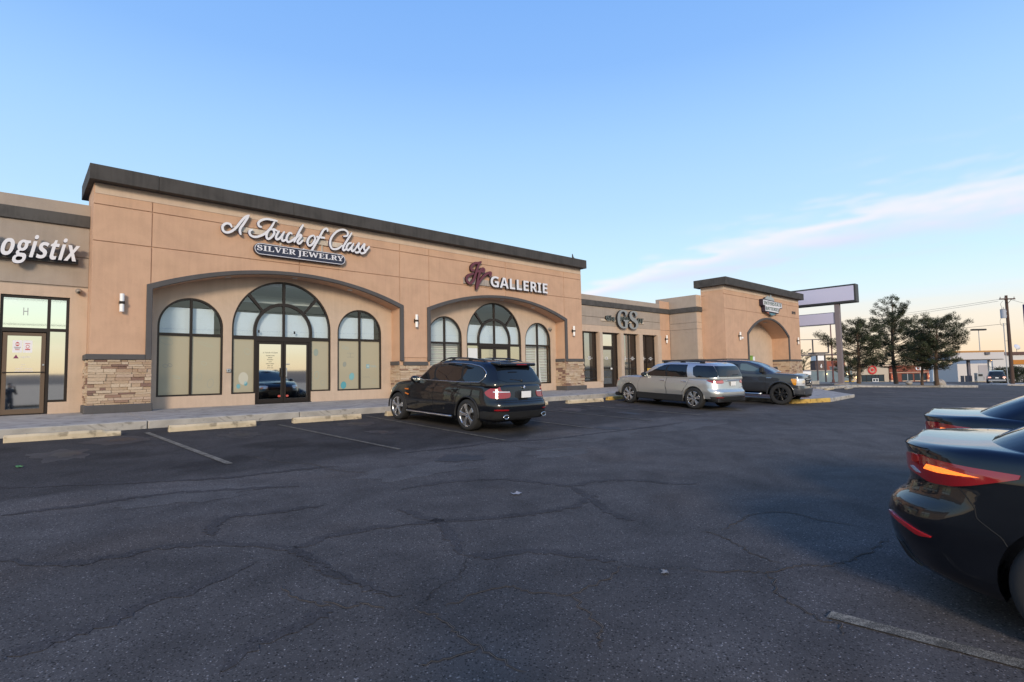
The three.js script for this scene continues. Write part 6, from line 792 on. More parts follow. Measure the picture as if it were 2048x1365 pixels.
// --- dark blue-black sedans of the near row
{
  const t = thing('parked_car', 'black sedan with its slim red tail lamp lit at the right edge, nearest the camera', 'car'), m = paint(0.003, 0.004, 0.007, { metalness: 0 });
  const S = new Shell({ xr: [[0.16, -2.10], [0.26, -2.24], [0.42, -2.31], [0.56, -2.325], [0.64, -2.30], [0.70, -2.22], [0.78, -2.19], [0.90, -2.20], [0.95, -2.205], [0.985, -2.22], [1.03, -2.215]], xf: [[0.16, 2.0], [0.4, 2.24], [0.6, 2.26], [0.8, 2.1], [1.0, 1.9]], w: [[0.16, 0.80], [0.3, 0.87], [0.55, 0.90], [0.75, 0.895], [0.88, 0.885], [0.96, 0.86], [1.03, 0.81]], top: [[-2.22, 1.005], [-2.05, 1.01], [-1.7, 1.02], [-1.0, 0.99], [0.5, 0.96], [1.0, 0.95], [1.8, 0.82], [2.2, 0.70]], bot: [[-2.35, 0.30], [-2.0, 0.20], [-1, 0.19], [1.6, 0.19], [2.2, 0.22]], rxR: 0.42, rzR: 0.42, rxF: 0.6, rzF: 0.6, bowR: 0.16, bowF: 0.12, bowS: 0.05, fil: 0.035, crown: 0.03, lv: 24, yRef: 0.8 });
  obj('body', cutArches(S.mesh(), [[1.35, 0.32, 0.365, 0.58], [-1.29, 0.32, 0.365, 0.58]]), m, t);
  const G = new Shell({ xr: [[0.92, -1.95], [1.05, -1.74], [1.2, -1.38], [1.32, -1.05], [1.42, -0.70]], xf: [[0.92, 1.15], [1.05, 0.85], [1.25, 0.42], [1.38, 0.05], [1.43, -0.15]], w: [[0.92, 0.85], [1.0, 0.80], [1.2, 0.70], [1.36, 0.60], [1.43, 0.54]], top: [[-1.8, 1.07], [-1.2, 1.30], [-0.7, 1.395], [-0.3, 1.42], [0.1, 1.40], [0.6, 1.2], [1.0, 1.0]], bot: [[-3, 0.92], [3, 0.92]], rxR: 0.30, rzR: 0.30, rxF: 0.25, rzF: 0.35, bowR: 0.12, bowF: 0.15, bowS: 0.06, fil: 0.05, crown: 0.04, lv: 12, yRef: 1.1 });
  obj('cabin', G.mesh(), m, t);
  obj('rear_window', G.patch([['z', -0.58, 1.09], ['z', 0.58, 1.09], ['z', 0.50, 1.34], ['z', -0.50, 1.34]], 0.006, { edge: 0.08 }), carGlass, t); obj('windscreen', G.patch([['f', -0.6, 1.02], ['f', 0.6, 1.02], ['f', 0.52, 1.36], ['f', -0.52, 1.36]], 0.006, { edge: 0.08 }), carGlass, t);
  const redLit = phy(0.24, 0.005, 0.008, 0.12, { clearcoat: 1, clearcoatRoughness: 0.03, emissive: new THREE.Color(0.025, 0.001, 0.001), emissiveIntensity: 1 });
  const lit = new THREE.MeshStandardMaterial({ color: new THREE.Color(0.6, 0.12, 0.01), emissive: new THREE.Color(1.0, 0.27, 0.03), emissiveIntensity: 2.2, roughness: 0.3, emissiveMap: tex(128, (u, v) => { const n = 0.72 + 0.28 * Math.sign(Math.sin(u * 220) * Math.sin(v * 220)) * 0.6 + 0.3 * (rs() - 0.5); return [n, n * n, n]; }, true, 4), map: null });
  for (const s of [1, -1]) {
    obj('window', G.patch([['x', 0.62, 1.0], ['x', 0.2, 1.26], ['x', -0.05, 1.31], ['x', -0.25, 1.32], ['x', -0.25, 1.0]], 0.006, { side: s, edge: 0.08 }), carGlass, t); obj('window', G.patch([['x', -0.29, 1.0], ['x', -0.29, 1.32], ['x', -0.75, 1.28], ['x', -1.15, 1.14], ['x', -1.30, 1.03]], 0.006, { side: s, edge: 0.08 }), carGlass, t);
    const tl = obj('tail_lamp', S.patch([['x', -1.48, 0.90], ['x', -1.80, 0.80], ['x', -1.95, 0.79], ['z', 0.68, 0.815], ['z', 0.52, 0.84], ['z', 0.50, 0.935], ['z', 0.70, 0.945], ['x', -2.0, 0.94], ['x', -1.75, 0.918]], 0.012, { round: 1, side: s, edge: 0.04, thick: 0.02 }), redLit, t);
    obj('lamp_glow', S.patch([['x', -1.70, 0.869], ['x', -1.90, 0.861], ['x', -1.985, 0.868], ['x', -1.965, 0.896], ['x', -1.88, 0.892]], 0.016, { round: 0, side: s, edge: 0.04, thick: 0.006 }), lit, tl); obj('reversing_lens', S.patch([['x', -2.00, 0.835], ['z', 0.66, 0.835], ['z', 0.60, 0.862], ['x', -2.06, 0.868]], 0.017, { round: 1, side: s, edge: 0.04, thick: 0.006 }), clearLens, tl); obj('inner_lens', S.patch([['x', -2.02, 0.895], ['z', 0.62, 0.89], ['z', 0.62, 0.945], ['x', -2.02, 0.935]], 0.016, { round: 1, side: s, edge: 0.04, thick: 0.006 }), phy(0.55, 0.03, 0.02, 0.1, { clearcoat: 1 }), tl);
    obj('reflector', S.patch([['x', -1.93, 0.485], ['x', -2.02, 0.47], ['z', 0.74, 0.495], ['z', 0.60, 0.535], ['z', 0.60, 0.56], ['z', 0.74, 0.525], ['x', -2.02, 0.50]], 0.012, { round: 1, side: s, edge: 0.04 }), phy(0.5, 0.01, 0.012, 0.12, { clearcoat: 1 }), t);
    obj('bumper_gap', S.line([['x', -1.80, 0.795], ['x', -1.73, 0.70], ['x', -1.62, 0.56], ['x', -1.60, 0.52]], 0.0, 0.0035, false, 0, s), gap, t); obj('headlight', S.patch([['x', 1.7, 0.78], ['x', 1.95, 0.66], ['f', 0.5, 0.60], ['f', 0.5, 0.70]], 0.01, { side: s, edge: 0.05 }), clearLens, t);
  }
  obj('trunk_gap', S.line([['x', -1.98, 0.965], ['z', 0.72, 0.985], ['z', 0.5, 0.99], ['z', -0.5, 0.99], ['z', -0.72, 0.985]], 0.0, 0.003, false, 0), gap, t); obj('lower_bumper', S.patch([['z', -0.66, 0.22], ['z', 0.66, 0.22], ['z', 0.6, 0.40], ['z', -0.6, 0.40]], 0.008, { edge: 0.1 }), plastic, t); obj('licence_plate', rbx(-2.225, -2.21, 0.72, 0.87, -0.155, 0.155, 0.004), plate, t);
  makeDoors(t, S, G, m, [{ pts: [['x', 0.88, 0.32], ['x', 0.9, 0.6], ['x', 0.75, 0.9], ['x', -0.27, 0.93], ['x', -0.27, 0.32]], hx: -0.12, hy: 0.84 }, { pts: [['x', -0.3, 0.32], ['x', -0.3, 0.93], ['x', -1.22, 0.95], ['x', -1.1, 0.72], ['x', -0.92, 0.45], ['x', -0.9, 0.32]], hx: -1.03, hy: 0.86 }], m);
  mirrorPair(t, 0.55, 1.0, 0.84, m); obj('underbody', rbx(-1.9, 1.9, 0.17, 0.3, -0.56, 0.56, 0.02), gap, t);
  for (const [x, s] of [[1.35, 1], [1.35, -1], [-1.29, 1], [-1.29, -1]]) wheelParts(t, x, 0.32, s * 0.775, s, 0.32, 0.22, 0.20, 5, std(0.18, 0.18, 0.19, 0.4, { metalness: 0.8 }), { w0: 0.02, w1: 0.03, twin: 0.2 });
  const turn = -Math.PI / 2; standCar(t, 4.70, 1.235, -1.65, -0.01);
  const u = t.clone(); u.name = numbered('parked_car'); scene.add(u); tag(u, 'dark blue sedan at the right edge just behind the nearest black sedan', 'car'); standCar(u, 7.35, 0.85, -1.6, -0.01); u.position.y += 0.03;
  const v = t.clone(); v.name = numbered('parked_car'); scene.add(v); tag(v, 'dark sedan parked across the lot behind the camera, mirrored in the glass doors', 'car'); standCar(v, 17.6, 9.5, 0.1, 0);
}
// ------------------------------------------------------------------ beyond the lot
const FAR = rad(-42.384);                         // far fronts face back along the street
function farThing(name, label, cat, [x, y, z], group) { const t = thing(name, label, cat, [x, y, z], FAR, group); return t; }
function lampGlow(parent, x, y, z, w, h, c = [1, 0.62, 0.3], power = 2) {
  obj('lamp_glass', rbx(x - w / 2, x + w / 2, y - h / 2, y + h / 2, z, z + 0.12, 0.03), new THREE.MeshStandardMaterial({ color: new THREE.Color(0.5, 0.4, 0.3), emissive: new THREE.Color(...c), emissiveIntensity: 1.5 }), parent);
  const l = new THREE.PointLight(new THREE.Color(...c), power, 0, 2); l.position.set(x, y - 0.1, z + 0.4); l.castShadow = true; parent.add(l);
}
// roadside pole sign with blank panels
{
  const t = thing('pole_sign', 'tall roadside pole sign with blank lavender white panels beyond the building corner', 'sign', [45.25, groundY(45.25, -13.5), -13.5]), y0 = groundY(45.25, -13.5), frame = std(0.03, 0.032, 0.034, 0.5), face = phy(0.54, 0.53, 0.68, 0.5), Y = (y) => y - y0;
  obj('pole', [rbx(0.12, 0.46, 0, Y(6.6), -0.17, 0.17, 0.02)], std(0.20, 0.17, 0.18, 0.6), t);
  obj('cabinet', rbx(0, 0.7, Y(6.56), Y(7.92), -5.2, 1.35, 0.03), frame, t); for (const x of [-0.012, 0.702]) obj('panel', bx(x, x + 0.01, Y(6.72), Y(7.80), -5.0, 1.22), face, t);
  obj('lower_cabinet', rbx(0.08, 0.5, Y(5.05), Y(5.95), -3.6, -0.18, 0.02), std(0.16, 0.17, 0.24, 0.5), t); obj('panel', bx(0.066, 0.078, Y(5.10), Y(5.90), -3.55, -0.24), face, t); obj('foot', rbx(-0.1, 0.7, -0.3, 0.1, -0.4, 0.4, 0.03), M.concrete, t);
}
const px = (p, p0, s) => (p - p0) / s;
// empty sign frame on its post, far
{
  const t = farThing('billboard_skeleton', 'empty dark steel sign frame on a beam beyond the building corner', 'empty sign', [117.6, groundY(117.6, -41.6), -41.6]), s = 9.88, m = std(0.05, 0.04, 0.05, 0.6), b = 708, X = (p) => px(p, 1606, s), Y = (q) => 4.85 + 0.96 + (b - q) / s;
  for (const y of [680, 707]) obj('rail', rbx(X(1585), X(1659), Y(y) - 0.06, Y(y) + 0.06, -0.08, 0.08, 0.02), m, t); for (const x of [1587, 1627, 1658]) obj('upright', rbx(X(x) - 0.09, X(x) + 0.09, Y(707), Y(680), -0.12, 0.12, 0.02), m, t);
  obj('beam', rbx(X(1585), X(1684), Y(712.5), Y(709.5), -0.5, 0.5, 0.03), std(0.12, 0.10, 0.10, 0.6), t); for (const x of [1634, 1650]) obj('post', rbx(X(x) - 0.12, X(x) + 0.12, 0, Y(712), -0.12, 0.12, 0.02), m, t);
}
{
  const t = thing('steel_post', 'thin tall reddish post standing left of the blank pole sign', 'post', [54.5, groundY(54.5, -16.8), -16.8]); obj('shaft', [cyl(0.045, 0.075, 5.6, 0, 2.8, 0, 12)], std(0.16, 0.06, 0.06, 0.6), t); obj('base_plate', [rbx(-0.25, 0.25, 0, 0.12, -0.25, 0.25, 0.03), cyl(0.10, 0.14, 0.3, 0, 0.22, 0, 12)], std(0.14, 0.07, 0.06, 0.7), t);
}
// low blue-grey building with two lit wall lamps
{
  const t = farThing('low_building', 'long low blue grey building with two lit wall lamps beyond the corner', 'building', [162, groundY(162, -56), -56]), s = 7.24;
  obj('wall', bx(-4, px(1707, 1620, s), -1, 3.05, -8, 0), std(0.16, 0.215, 0.25, 0.85, { map: stuccoTex }), t); obj('coping', rbx(-4.1, px(1707, 1620, s) + 0.1, 3.05, 3.25, -8.1, 0.12, 0.03), M.concrete, t);
  for (const x of [1655, 1697]) { lampGlow(t, px(x, 1620, s), 2.2, 0.02, 0.45, 0.28, [1, 0.66, 0.36], 3); } obj('white_tank', rbx(-4, -0.6, 2.0, 3.0, 0.4, 2.4, 0.1), M.white, t); obj('ramp_kerb', rbx(px(1672, 1620, s), px(1700, 1620, s), -0.2, 0.25, 1.2, 2.4, 0.05), M.yellow, t);
}
{
  const t = farThing('sign_tower', 'brick and white block tower far behind the low blue grey building', 'building', [239.4, groundY(239, -80), -80]), s = 4.94, b = 4.0;
  obj('brick_shaft', rbx(0, px(1655, 1632, s), -2, b + 4.6, -4, 0, 0.05), std(0.14, 0.095, 0.085, 0.9, { map: streakTex }), t); obj('white_top', rbx(0.3, px(1653, 1632, s), b + 4.62, b + 7.4, -3.9, 0.05, 0.05), M.white, t); obj('cap', rbx(-0.5, px(1658, 1632, s), b + 7.42, b + 8.0, -4.3, 0.4, 0.05), std(0.16, 0.14, 0.14, 0.7), t); obj('brick_wing', rbx(px(1656, 1632, s), px(1700, 1632, s), -2, b + 4.5, -9, -3, 0.05), std(0.30, 0.09, 0.06, 0.9), t);
  letters('4', 'sans_bold', px(1641, 1632, s), px(1645, 1632, s), b + 1.6, b + 3.2, 0.03, 0.05, M.white, M.white, t, 'number');
}
// shopping row with a red ring sign and brick fronts
{
  const g = groundY(227, -64.6), glassD = phy(0.03, 0.045, 0.055, 0.05, {}), s = 5.433, X = (p) => px(p, 1700, s), Y = (q) => (767 - q) / s - 0.2;
  const a = farThing('retail_store', 'far pale store with a red ring sign and a dark glass front', 'building', [227, g, -64.6]);
  obj('wall', bx(X(1706), X(1779), -1, Y(736), -14, 0), std(0.46, 0.40, 0.33, 0.9), a); obj('parapet', rbx(X(1705), X(1780), Y(736), Y(734), -14.2, 0.3, 0.05), M.peachTop, a);
  const ring = obj('ring_sign', new THREE.TorusGeometry(1.35, 0.34, 10, 36).scale(1, 1, 0.4).translate(X(1746), Y(742.5), 0.2), std(0.5, 0.03, 0.03, 0.4), a); obj('ring_centre', new THREE.CylinderGeometry(0.55, 0.55, 0.2, 24).rotateX(Math.PI / 2).translate(X(1746), Y(742.5), 0.2), std(0.5, 0.03, 0.03, 0.4), ring);
  const panes = [1724, 1734, 1744, 1752, 1758, 1769]; for (let i = 0; i < 5; i++) obj('pane', bx(X(panes[i]) + 0.08, X(panes[i + 1]) - 0.08, Y(766), Y(753), 0.02, 0.08), glassD, a); obj('window_frame', [bx(X(1723), X(1770), Y(753), Y(752.4), 0.0, 0.16), ...panes.map((p) => bx(X(p) - 0.07, X(p) + 0.07, Y(766.5), Y(753), 0, 0.14))], M.bronze, a);
  obj('door_frame', prism([[X(1745), Y(766.5)], [X(1757), Y(766.5)], [X(1757), Y(760)], [X(1745), Y(760)]], 0.1, 0.3, [rectP(X(1746), X(1750.6), Y(765.5), Y(761)), rectP(X(1751.6), X(1756), Y(765.5), Y(761))]), M.white, a); lampGlow(a, X(1713), Y(756.5), 0.02, 0.4, 0.7, [1, 0.66, 0.36], 4);
  const b = farThing('retail_store', 'far red brick store with a white script sign behind the pine trunks', 'building', [227, g, -64.6]);
  obj('wall', bx(X(1780), X(1926), -1, Y(735), -14, 0.2), std(0.24, 0.075, 0.05, 0.9, { map: streakTex }), b); obj('cornice', rbx(X(1779), X(1926.5), Y(735), Y(733.5), -14.2, 0.6, 0.05), M.peachTop, b); obj('string_course', bx(X(1779.5), X(1926), Y(749.6), Y(748.8), 0.2, 0.4), M.peachTop, b);
  for (const [p, q] of [[1804, 1826], [1829, 1852], [1860, 1885], [1888, 1918]]) { obj('shop_window', bx(X(p), X(q), Y(766), Y(751.5), 0.21, 0.3), glassD, b); obj('window_mullion', bx(X((p + q) / 2) - 0.12, X((p + q) / 2) + 0.12, Y(766), Y(751.5), 0.3, 0.42), M.galv, b); obj('window_sill', bx(X(p), X(q), Y(766.8), Y(765.4), 0.3, 0.5), M.peachTop, b); }
  for (const p of [1785, 1857, 1923]) { obj('pier', rbx(X(p) - 0.9, X(p) + 0.9, Y(768), Y(750), 0.2, 0.9, 0.05), std(0.24, 0.075, 0.05, 0.9), b); obj('pier_base', rbx(X(p) - 1.0, X(p) + 1.0, Y(768), Y(764), 0.18, 1.0, 0.05), M.peachTop, b); lampGlow(b, X(p), Y(756.5), 0.92, 0.45, 0.9, [1, 0.66, 0.36], 4); }
  letters('Che', 'serif_bold', X(1832), X(1852), Y(745), Y(737.5), 0.25, 0.3, M.white, M.white, b); letters('ck', 'serif_bold', X(1854), X(1866), Y(745), Y(737.5), 0.25, 0.3, M.white, M.white, b);
}
// filling station
{
  const s = 10.87, X = (p) => px(p, 1920, s), Y = (q) => (768 - q) / s, g = groundY(128.5, -18.7) - 0.2;
  const w = farThing('station_building', 'white filling station building behind the canopy at the right edge', 'building', [171.9, groundY(172, -20) - 0.4, -19.9]), s2 = 8.36, X2 = (p) => px(p, 1975, s2), Y2 = (q) => (768 - q) / s2;
  obj('wall', bx(X2(1925), X2(1990), -0.5, Y2(728), -10, -1), std(0.56, 0.52, 0.50, 0.85), w); obj('wall', bx(X2(1990), X2(2075), -0.5, Y2(712), -12, 0), std(0.55, 0.53, 0.53, 0.85), w); obj('roof_edge', rbx(X2(1989), X2(2076), Y2(712), Y2(706), -12.3, 0.3, 0.05), std(0.10, 0.05, 0.045, 0.7), w);
  obj('roller_door', bx(X2(1967), X2(1987), -0.3, Y2(731), -0.99, -0.9), std(0.36, 0.34, 0.36, 0.6), w); for (const [p, q] of [[1930, 1937], [1939, 1946], [1948, 1953]]) obj('shop_window', bx(X2(p), X2(q), 0.2, Y2(752), -0.99, -0.92), phy(0.03, 0.04, 0.06, 0.05), w); obj('fascia_sign', rbx(X2(2026), X2(2070), Y2(731), Y2(722), 0.01, 0.25, 0.03), std(0.42, 0.16, 0.02, 0.5), w);
  const dish = thing('satellite_dish', 'round white satellite dish on the roof at the right edge', 'satellite dish', [176.6, groundY(172, -20) - 0.4 + Y2(706), -14.6], FAR); obj('dish', new THREE.SphereGeometry(0.9, 24, 10, 0, 7, 0, 0.9).rotateX(1.1).translate(0, 0.9, -0.3), std(0.62, 0.62, 0.68, 0.6), dish); obj('mast', rod([0, 0, 0], [0, 0.8, 0], 0.06), M.galv, dish); obj('feed_arm', rod([0, 0.4, 0.2], [0, 0.9, 0.9], 0.03), M.galv, dish);
  const t = farThing('fuel_canopy', 'white fuel canopy with an orange top stripe over a pump at the right', 'canopy', [128.46, g, -18.7]);
  obj('fascia', bx(X(1905), X(2014), Y(721), Y(707), -9, 0), std(0.52, 0.50, 0.51, 0.6), t); obj('stripe', rbx(X(1904.7), X(2014.3), Y(707), Y(703.8), -9.05, 0.05, 0.03), std(0.42, 0.20, 0.05, 0.5), t); obj('soffit', bx(X(1906), X(2013), Y(722.4), Y(721), -8.9, -0.1), std(0.10, 0.09, 0.09, 0.7), t); obj('sign_box', rbx(X(1974), X(1983), Y(712), Y(707), 0.0, 0.3, 0.03), std(0.10, 0.10, 0.12, 0.5), t);
  for (const [p, z] of [[1955, -1.6], [1998, -1.6], [1920, -6]]) obj('column', rbx(X(p) - 0.22, X(p) + 0.22, 0, Y(722.4), z - 0.2, z + 0.2, 0.03), p === 1955 ? std(0.12, 0.11, 0.14, 0.5) : M.white, t); lampGlow(t, X(2003), Y(722.4) - 0.12, -2.0, 0.7, 0.12, [1, 0.45, 0.16], 4);
  const pump = thing('fuel_pump', 'grey fuel pump under the canopy beside its column', 'fuel pump', [0, 0, 0], FAR); pump.position.copy(new THREE.Vector3(X(1958), 0.0, 0.2).applyAxisAngle(new THREE.Vector3(0, 1, 0), FAR).add(t.position)); obj('cabinet', rbx(-0.6, 0.6, 0.2, 1.8, -0.35, 0.35, 0.05), M.galv, pump); obj('display', rbx(-0.4, 0.4, 1.2, 1.6, 0.35, 0.38, 0.02), M.black, pump); obj('plinth', rbx(-1.5, 1.5, -0.1, 0.2, -0.6, 0.6, 0.05), M.yellow, pump); for (const x of [-0.68, 0.68]) obj('hose', tube([[x, 1.5, 0], [x * 1.25, 0.9, 0.1], [x * 1.1, 0.5, 0.1], [x, 1.1, 0.15]], 0.03, 16, 6), M.black, pump);
}
// far cars
function farCar(label, x, z, heading, m, lamps, group) {
  const t = thing('parked_car', label, 'car'), S = new Shell({ xr: [[0.3, -2.4], [0.6, -2.45], [1.1, -2.35]], xf: [[0.3, 2.3], [0.7, 2.35], [1.1, 2.0]], w: [[0.3, 0.92], [0.7, 0.97], [1.1, 0.92]], top: [[-2.4, 1.12], [0.8, 1.1], [2.4, 0.9]], bot: [[-2.5, 0.36], [2.5, 0.34]], lv: 6 }), G = new Shell({ xr: [[1.05, -2.3], [1.75, -2.0]], xf: [[1.05, 1.1], [1.4, 0.5], [1.75, -0.2]], w: [[1.05, 0.9], [1.75, 0.7]], top: [[-2.2, 1.68], [-1, 1.78], [0, 1.76], [1, 1.2]], bot: [[-3, 1.04], [3, 1.04]], lv: 6, yRef: 1.3 });
  obj('body', S.mesh(), m, t); obj('cabin', G.mesh(), m, t); obj('rear_window', G.patch([['z', -0.64, 1.18], ['z', 0.64, 1.18], ['z', 0.58, 1.58], ['z', -0.58, 1.58]], 0.01, { edge: 0.2 }), carGlass, t); obj('windscreen', G.patch([['f', -0.6, 1.16], ['f', 0.6, 1.16], ['f', 0.5, 1.58], ['f', -0.5, 1.58]], 0.01, { edge: 0.2 }), carGlass, t);
  for (const s of [1, -1]) { obj('window', G.patch([['x', 0.5, 1.16], ['x', -0.1, 1.6], ['x', -1.7, 1.58], ['x', -1.9, 1.16]], 0.01, { side: s, edge: 0.2 }), carGlass, t); obj('tail_lamp', S.patch([['z', 0.86, 0.82], ['z', 0.56, 0.82], ['z', 0.56, 0.98], ['z', 0.86, 0.98]], 0.02, { side: s, edge: 0.1 }), lamps, t); obj('headlight', S.patch([['f', 0.8, 0.7], ['f', 0.5, 0.7], ['f', 0.5, 0.82], ['f', 0.8, 0.82]], 0.02, { side: s, edge: 0.1 }), clearLens, t); }
  obj('rear_bumper', rbx(-2.56, -2.4, 0.4, 0.62, -0.85, 0.85, 0.04), M.galv, t); obj('licence_plate', rbx(-2.47, -2.44, 0.78, 0.92, -0.16, 0.16, 0.005), plate, t);
  for (const [a, s] of [[1.45, 1], [1.45, -1], [-1.45, 1], [-1.45, -1]]) wheelParts(t, a, 0.37, s * 0.84, s, 0.37, 0.25, 0.24, 5, rimSilver);
  t.position.set(x, groundY(x, z), z); t.rotation.y = heading; return t;
}
farCar('black sport utility car with pale lit tail lamps beside the fuel canopy, far right', 96.5, -10.2, 0.14, paint(0.02, 0.02, 0.024), new THREE.MeshStandardMaterial({ color: new THREE.Color(0.6, 0.3, 0.25), emissive: new THREE.Color(1, 0.42, 0.3), emissiveIntensity: 1.0 }));
// utility poles, wires, street lamps
const wires = [];
function utilityPole(x, z, h, label, turn) {
  const g = groundY(x, z), t = thing('utility_pole', label, 'utility pole', [x, g, z], turn); obj('pole', cyl(0.13, 0.21, h, 0, h / 2, 0, 16), M.wood, t); obj('crossarm', [rbx(-0.95, 0.85, h - 0.5, h - 0.36, 0.12, 0.24, 0.02), rod([-0.5, h - 0.4, 0.18], [0, h - 0.95, 0.16], 0.025), rod([0.5, h - 0.4, 0.18], [0, h - 0.95, 0.16], 0.025)], M.wood, t);
  for (const a of [-0.85, -0.35, 0.75]) obj('insulator', cyl(0.035, 0.06, 0.2, a, h - 0.27, 0.18, 12), std(0.25, 0.24, 0.24, 0.3), t);
  obj('transformer', [cyl(0.27, 0.27, 0.95, -0.52, h - 2.15, 0.05, 24), cyl(0.29, 0.24, 0.08, -0.52, h - 1.64, 0.05, 24), rbx(-0.3, 0, h - 2.4, h - 2.3, 0, 0.08, 0.01), rbx(-0.3, 0, h - 1.9, h - 1.8, 0, 0.08, 0.01)], std(0.36, 0.39, 0.45, 0.5), t); for (const a of [-0.62, -0.42]) obj('bushing', cyl(0.03, 0.05, 0.28, a, h - 1.48, 0.05, 10), M.galv, t);
  obj('drop_wire', [tube([[-0.62, h - 1.35, 0.05], [-0.8, h - 1.0, 0.1], [-0.5, h - 0.6, 0.15]], 0.014, 14, 5), tube([[-0.7, h - 2.5, 0.05], [-1.0, h - 3.0, 0.1], [-0.75, h - 3.5, 0.05], [-0.1, h - 3.3, 0.1]], 0.014, 18, 5)], M.black, t);
  obj('conduit', cyl(0.05, 0.05, h - 3.2, -0.62, (h - 3.2) / 2, 0.1, 12), M.galv, t); for (let k = 1; k < 4; k++) obj('standoff', rod([-0.6, k * 1.7, 0.1], [0, k * 1.7, 0.1], 0.02), M.dark, t); return t;
}
utilityPole(84.1, -7.5, 10.35, 'brown wooden utility pole with a grey transformer near the right edge', FAR); utilityPole(49.5, 20.5, 9.5, 'wooden utility pole across the street behind the camera, mirrored in the right arch window', 0.2);
function wire(label, a, b, sag, r = 0.016) { const p = []; for (let i = 0; i <= 20; i++) { const t = i / 20; p.push([lerp(a[0], b[0], t), lerp(a[1], b[1], t) - sag * 4 * t * (1 - t), lerp(a[2], b[2], t)]); } tag(obj('power_line', tube(p, r, 40, 5), M.black), label, 'power line'); }
wire('upper thin power line from the utility pole past the pine tops', [83.5, 9.33, -7.9], [122, 11.0, -52], 0.5); wire('second thin power line just below the upper one, left of the utility pole', [83.2, 9.1, -8.1], [122, 10.6, -52.4], 0.55); wire('lowest thin power line left of the utility pole, level with its transformer', [84, 6.5, -7.6], [120, 8.2, -52], 0.5, 0.02); wire('power line running off the right edge from the utility pole top', [84.6, 9.3, -7.2], [92, 5.5, 4], 0.4);
wire('upper power line behind the camera, mirrored in the shop glass', [49.5, 9.2, 20.5], [-60, 9.4, 22], 0.7, 0.025); wire('lower power line behind the camera, mirrored in the shop glass', [49.5, 7.2, 20.5], [-60, 7.3, 22], 0.7, 0.03);
function streetLamp(x, y, z, label, two) { const g = groundY(x, z), t = thing('street_lamp', label, 'street lamp', [x, g, z], FAR), h = y - g; obj('pole', cyl(0.09, 0.16, h, 0, h / 2, 0, 12), M.galv, t); if (two) for (const s of [-1, 1]) { obj('arm', rod([0, h, 0], [s * 1.0, h + 0.2, 0], 0.05), M.galv, t); obj('lamp_head', rbx(s * 1.3 - 0.4, s * 1.3 + 0.4, h + 0.1, h + 0.28, -0.2, 0.2, 0.06), M.galv, t); } else obj('lamp_head', [rbx(-1.9, 1.9, h - 0.1, h + 0.35, -0.5, 0.5, 0.12)], M.dark, t); }
streetLamp(150, 10.9, -26.4, 'slim grey street lamp with two heads above the pine trees', true); streetLamp(196.6, 11.6, -23.7, 'street lamp with one wide flat head left of the utility pole', false);
{ const t = farThing('road_sign', 'dark edge of a tall sign at the right picture border', 'sign', [110.6, groundY(110, -8), -8.0]), s = 13.58; obj('panel', rbx(0, 3, (770 - 678) / s, (770 - 609) / s, -0.2, 0.2, 0.03), std(0.06, 0.03, 0.12, 0.6), t); obj('post', rbx(1.2, 1.5, 0, (770 - 678) / s, -0.15, 0.15, 0.02), M.dark, t); }
{ const g = groundY(85, -9), t = thing('kerb_island', 'small kerbed island at the foot of the utility pole', 'kerb island', [86, g, -6.5], FAR); obj('bed', rbx(-4, 8, -0.3, 0.14, -2, 2, 0.06), M.concrete, t); }
// ------------------------------------------------------------------ trees: trunk, limbs, clumps of needles
function needles(clumps, r, seed) {
  const q = rng(seed), pos = [], col = [];
  for (const [x, y, z, s, n] of clumps) { const tone = 0.5 + 1.1 * q() ** 1.3; for (let i = 0; i < n; i++) {
    const u = 2 * q() - 1, a = 6.283 * q(), k = Math.sqrt(1 - u * u), rr = s * (0.25 + 0.75 * q()), d = [k * Math.cos(a), u * 0.8 + 0.15, k * Math.sin(a)], c = [x + d[0] * rr, y + d[1] * rr, z + d[2] * rr], L = r * (0.7 + 0.7 * q()), w = r * 0.17;
    const o = [q() - 0.5, q() - 0.5, q() - 0.5], e = [d[0] + o[0] * 0.9, d[1] + 0.35 + o[1] * 0.9, d[2] + o[2] * 0.9], m = Math.hypot(...e) || 1, sx = q() - 0.5, sy = q() - 0.5, sz = q() - 0.5, sm = Math.hypot(sx, sy, sz) || 1;
    pos.push(c[0] - sx / sm * w, c[1] - sy / sm * w, c[2] - sz / sm * w, c[0] + sx / sm * w, c[1] + sy / sm * w, c[2] + sz / sm * w, c[0] + e[0] / m * L, c[1] + e[1] / m * L, c[2] + e[2] / m * L);
    const t = tone * (0.8 + 0.4 * q()); for (let v = 0; v < 3; v++) col.push(t * 1.05, t, t * 0.9);
  } }
  const g = new THREE.BufferGeometry(); g.setAttribute('position', new THREE.Float32BufferAttribute(pos, 3)); g.setAttribute('color', new THREE.Float32BufferAttribute(col, 3)); g.computeVertexNormals(); return g;
}
const needleM = std(0.036, 0.047, 0.022, 0.85, { vertexColors: true }), leafM = std(0.022, 0.034, 0.018, 0.8, { vertexColors: true });
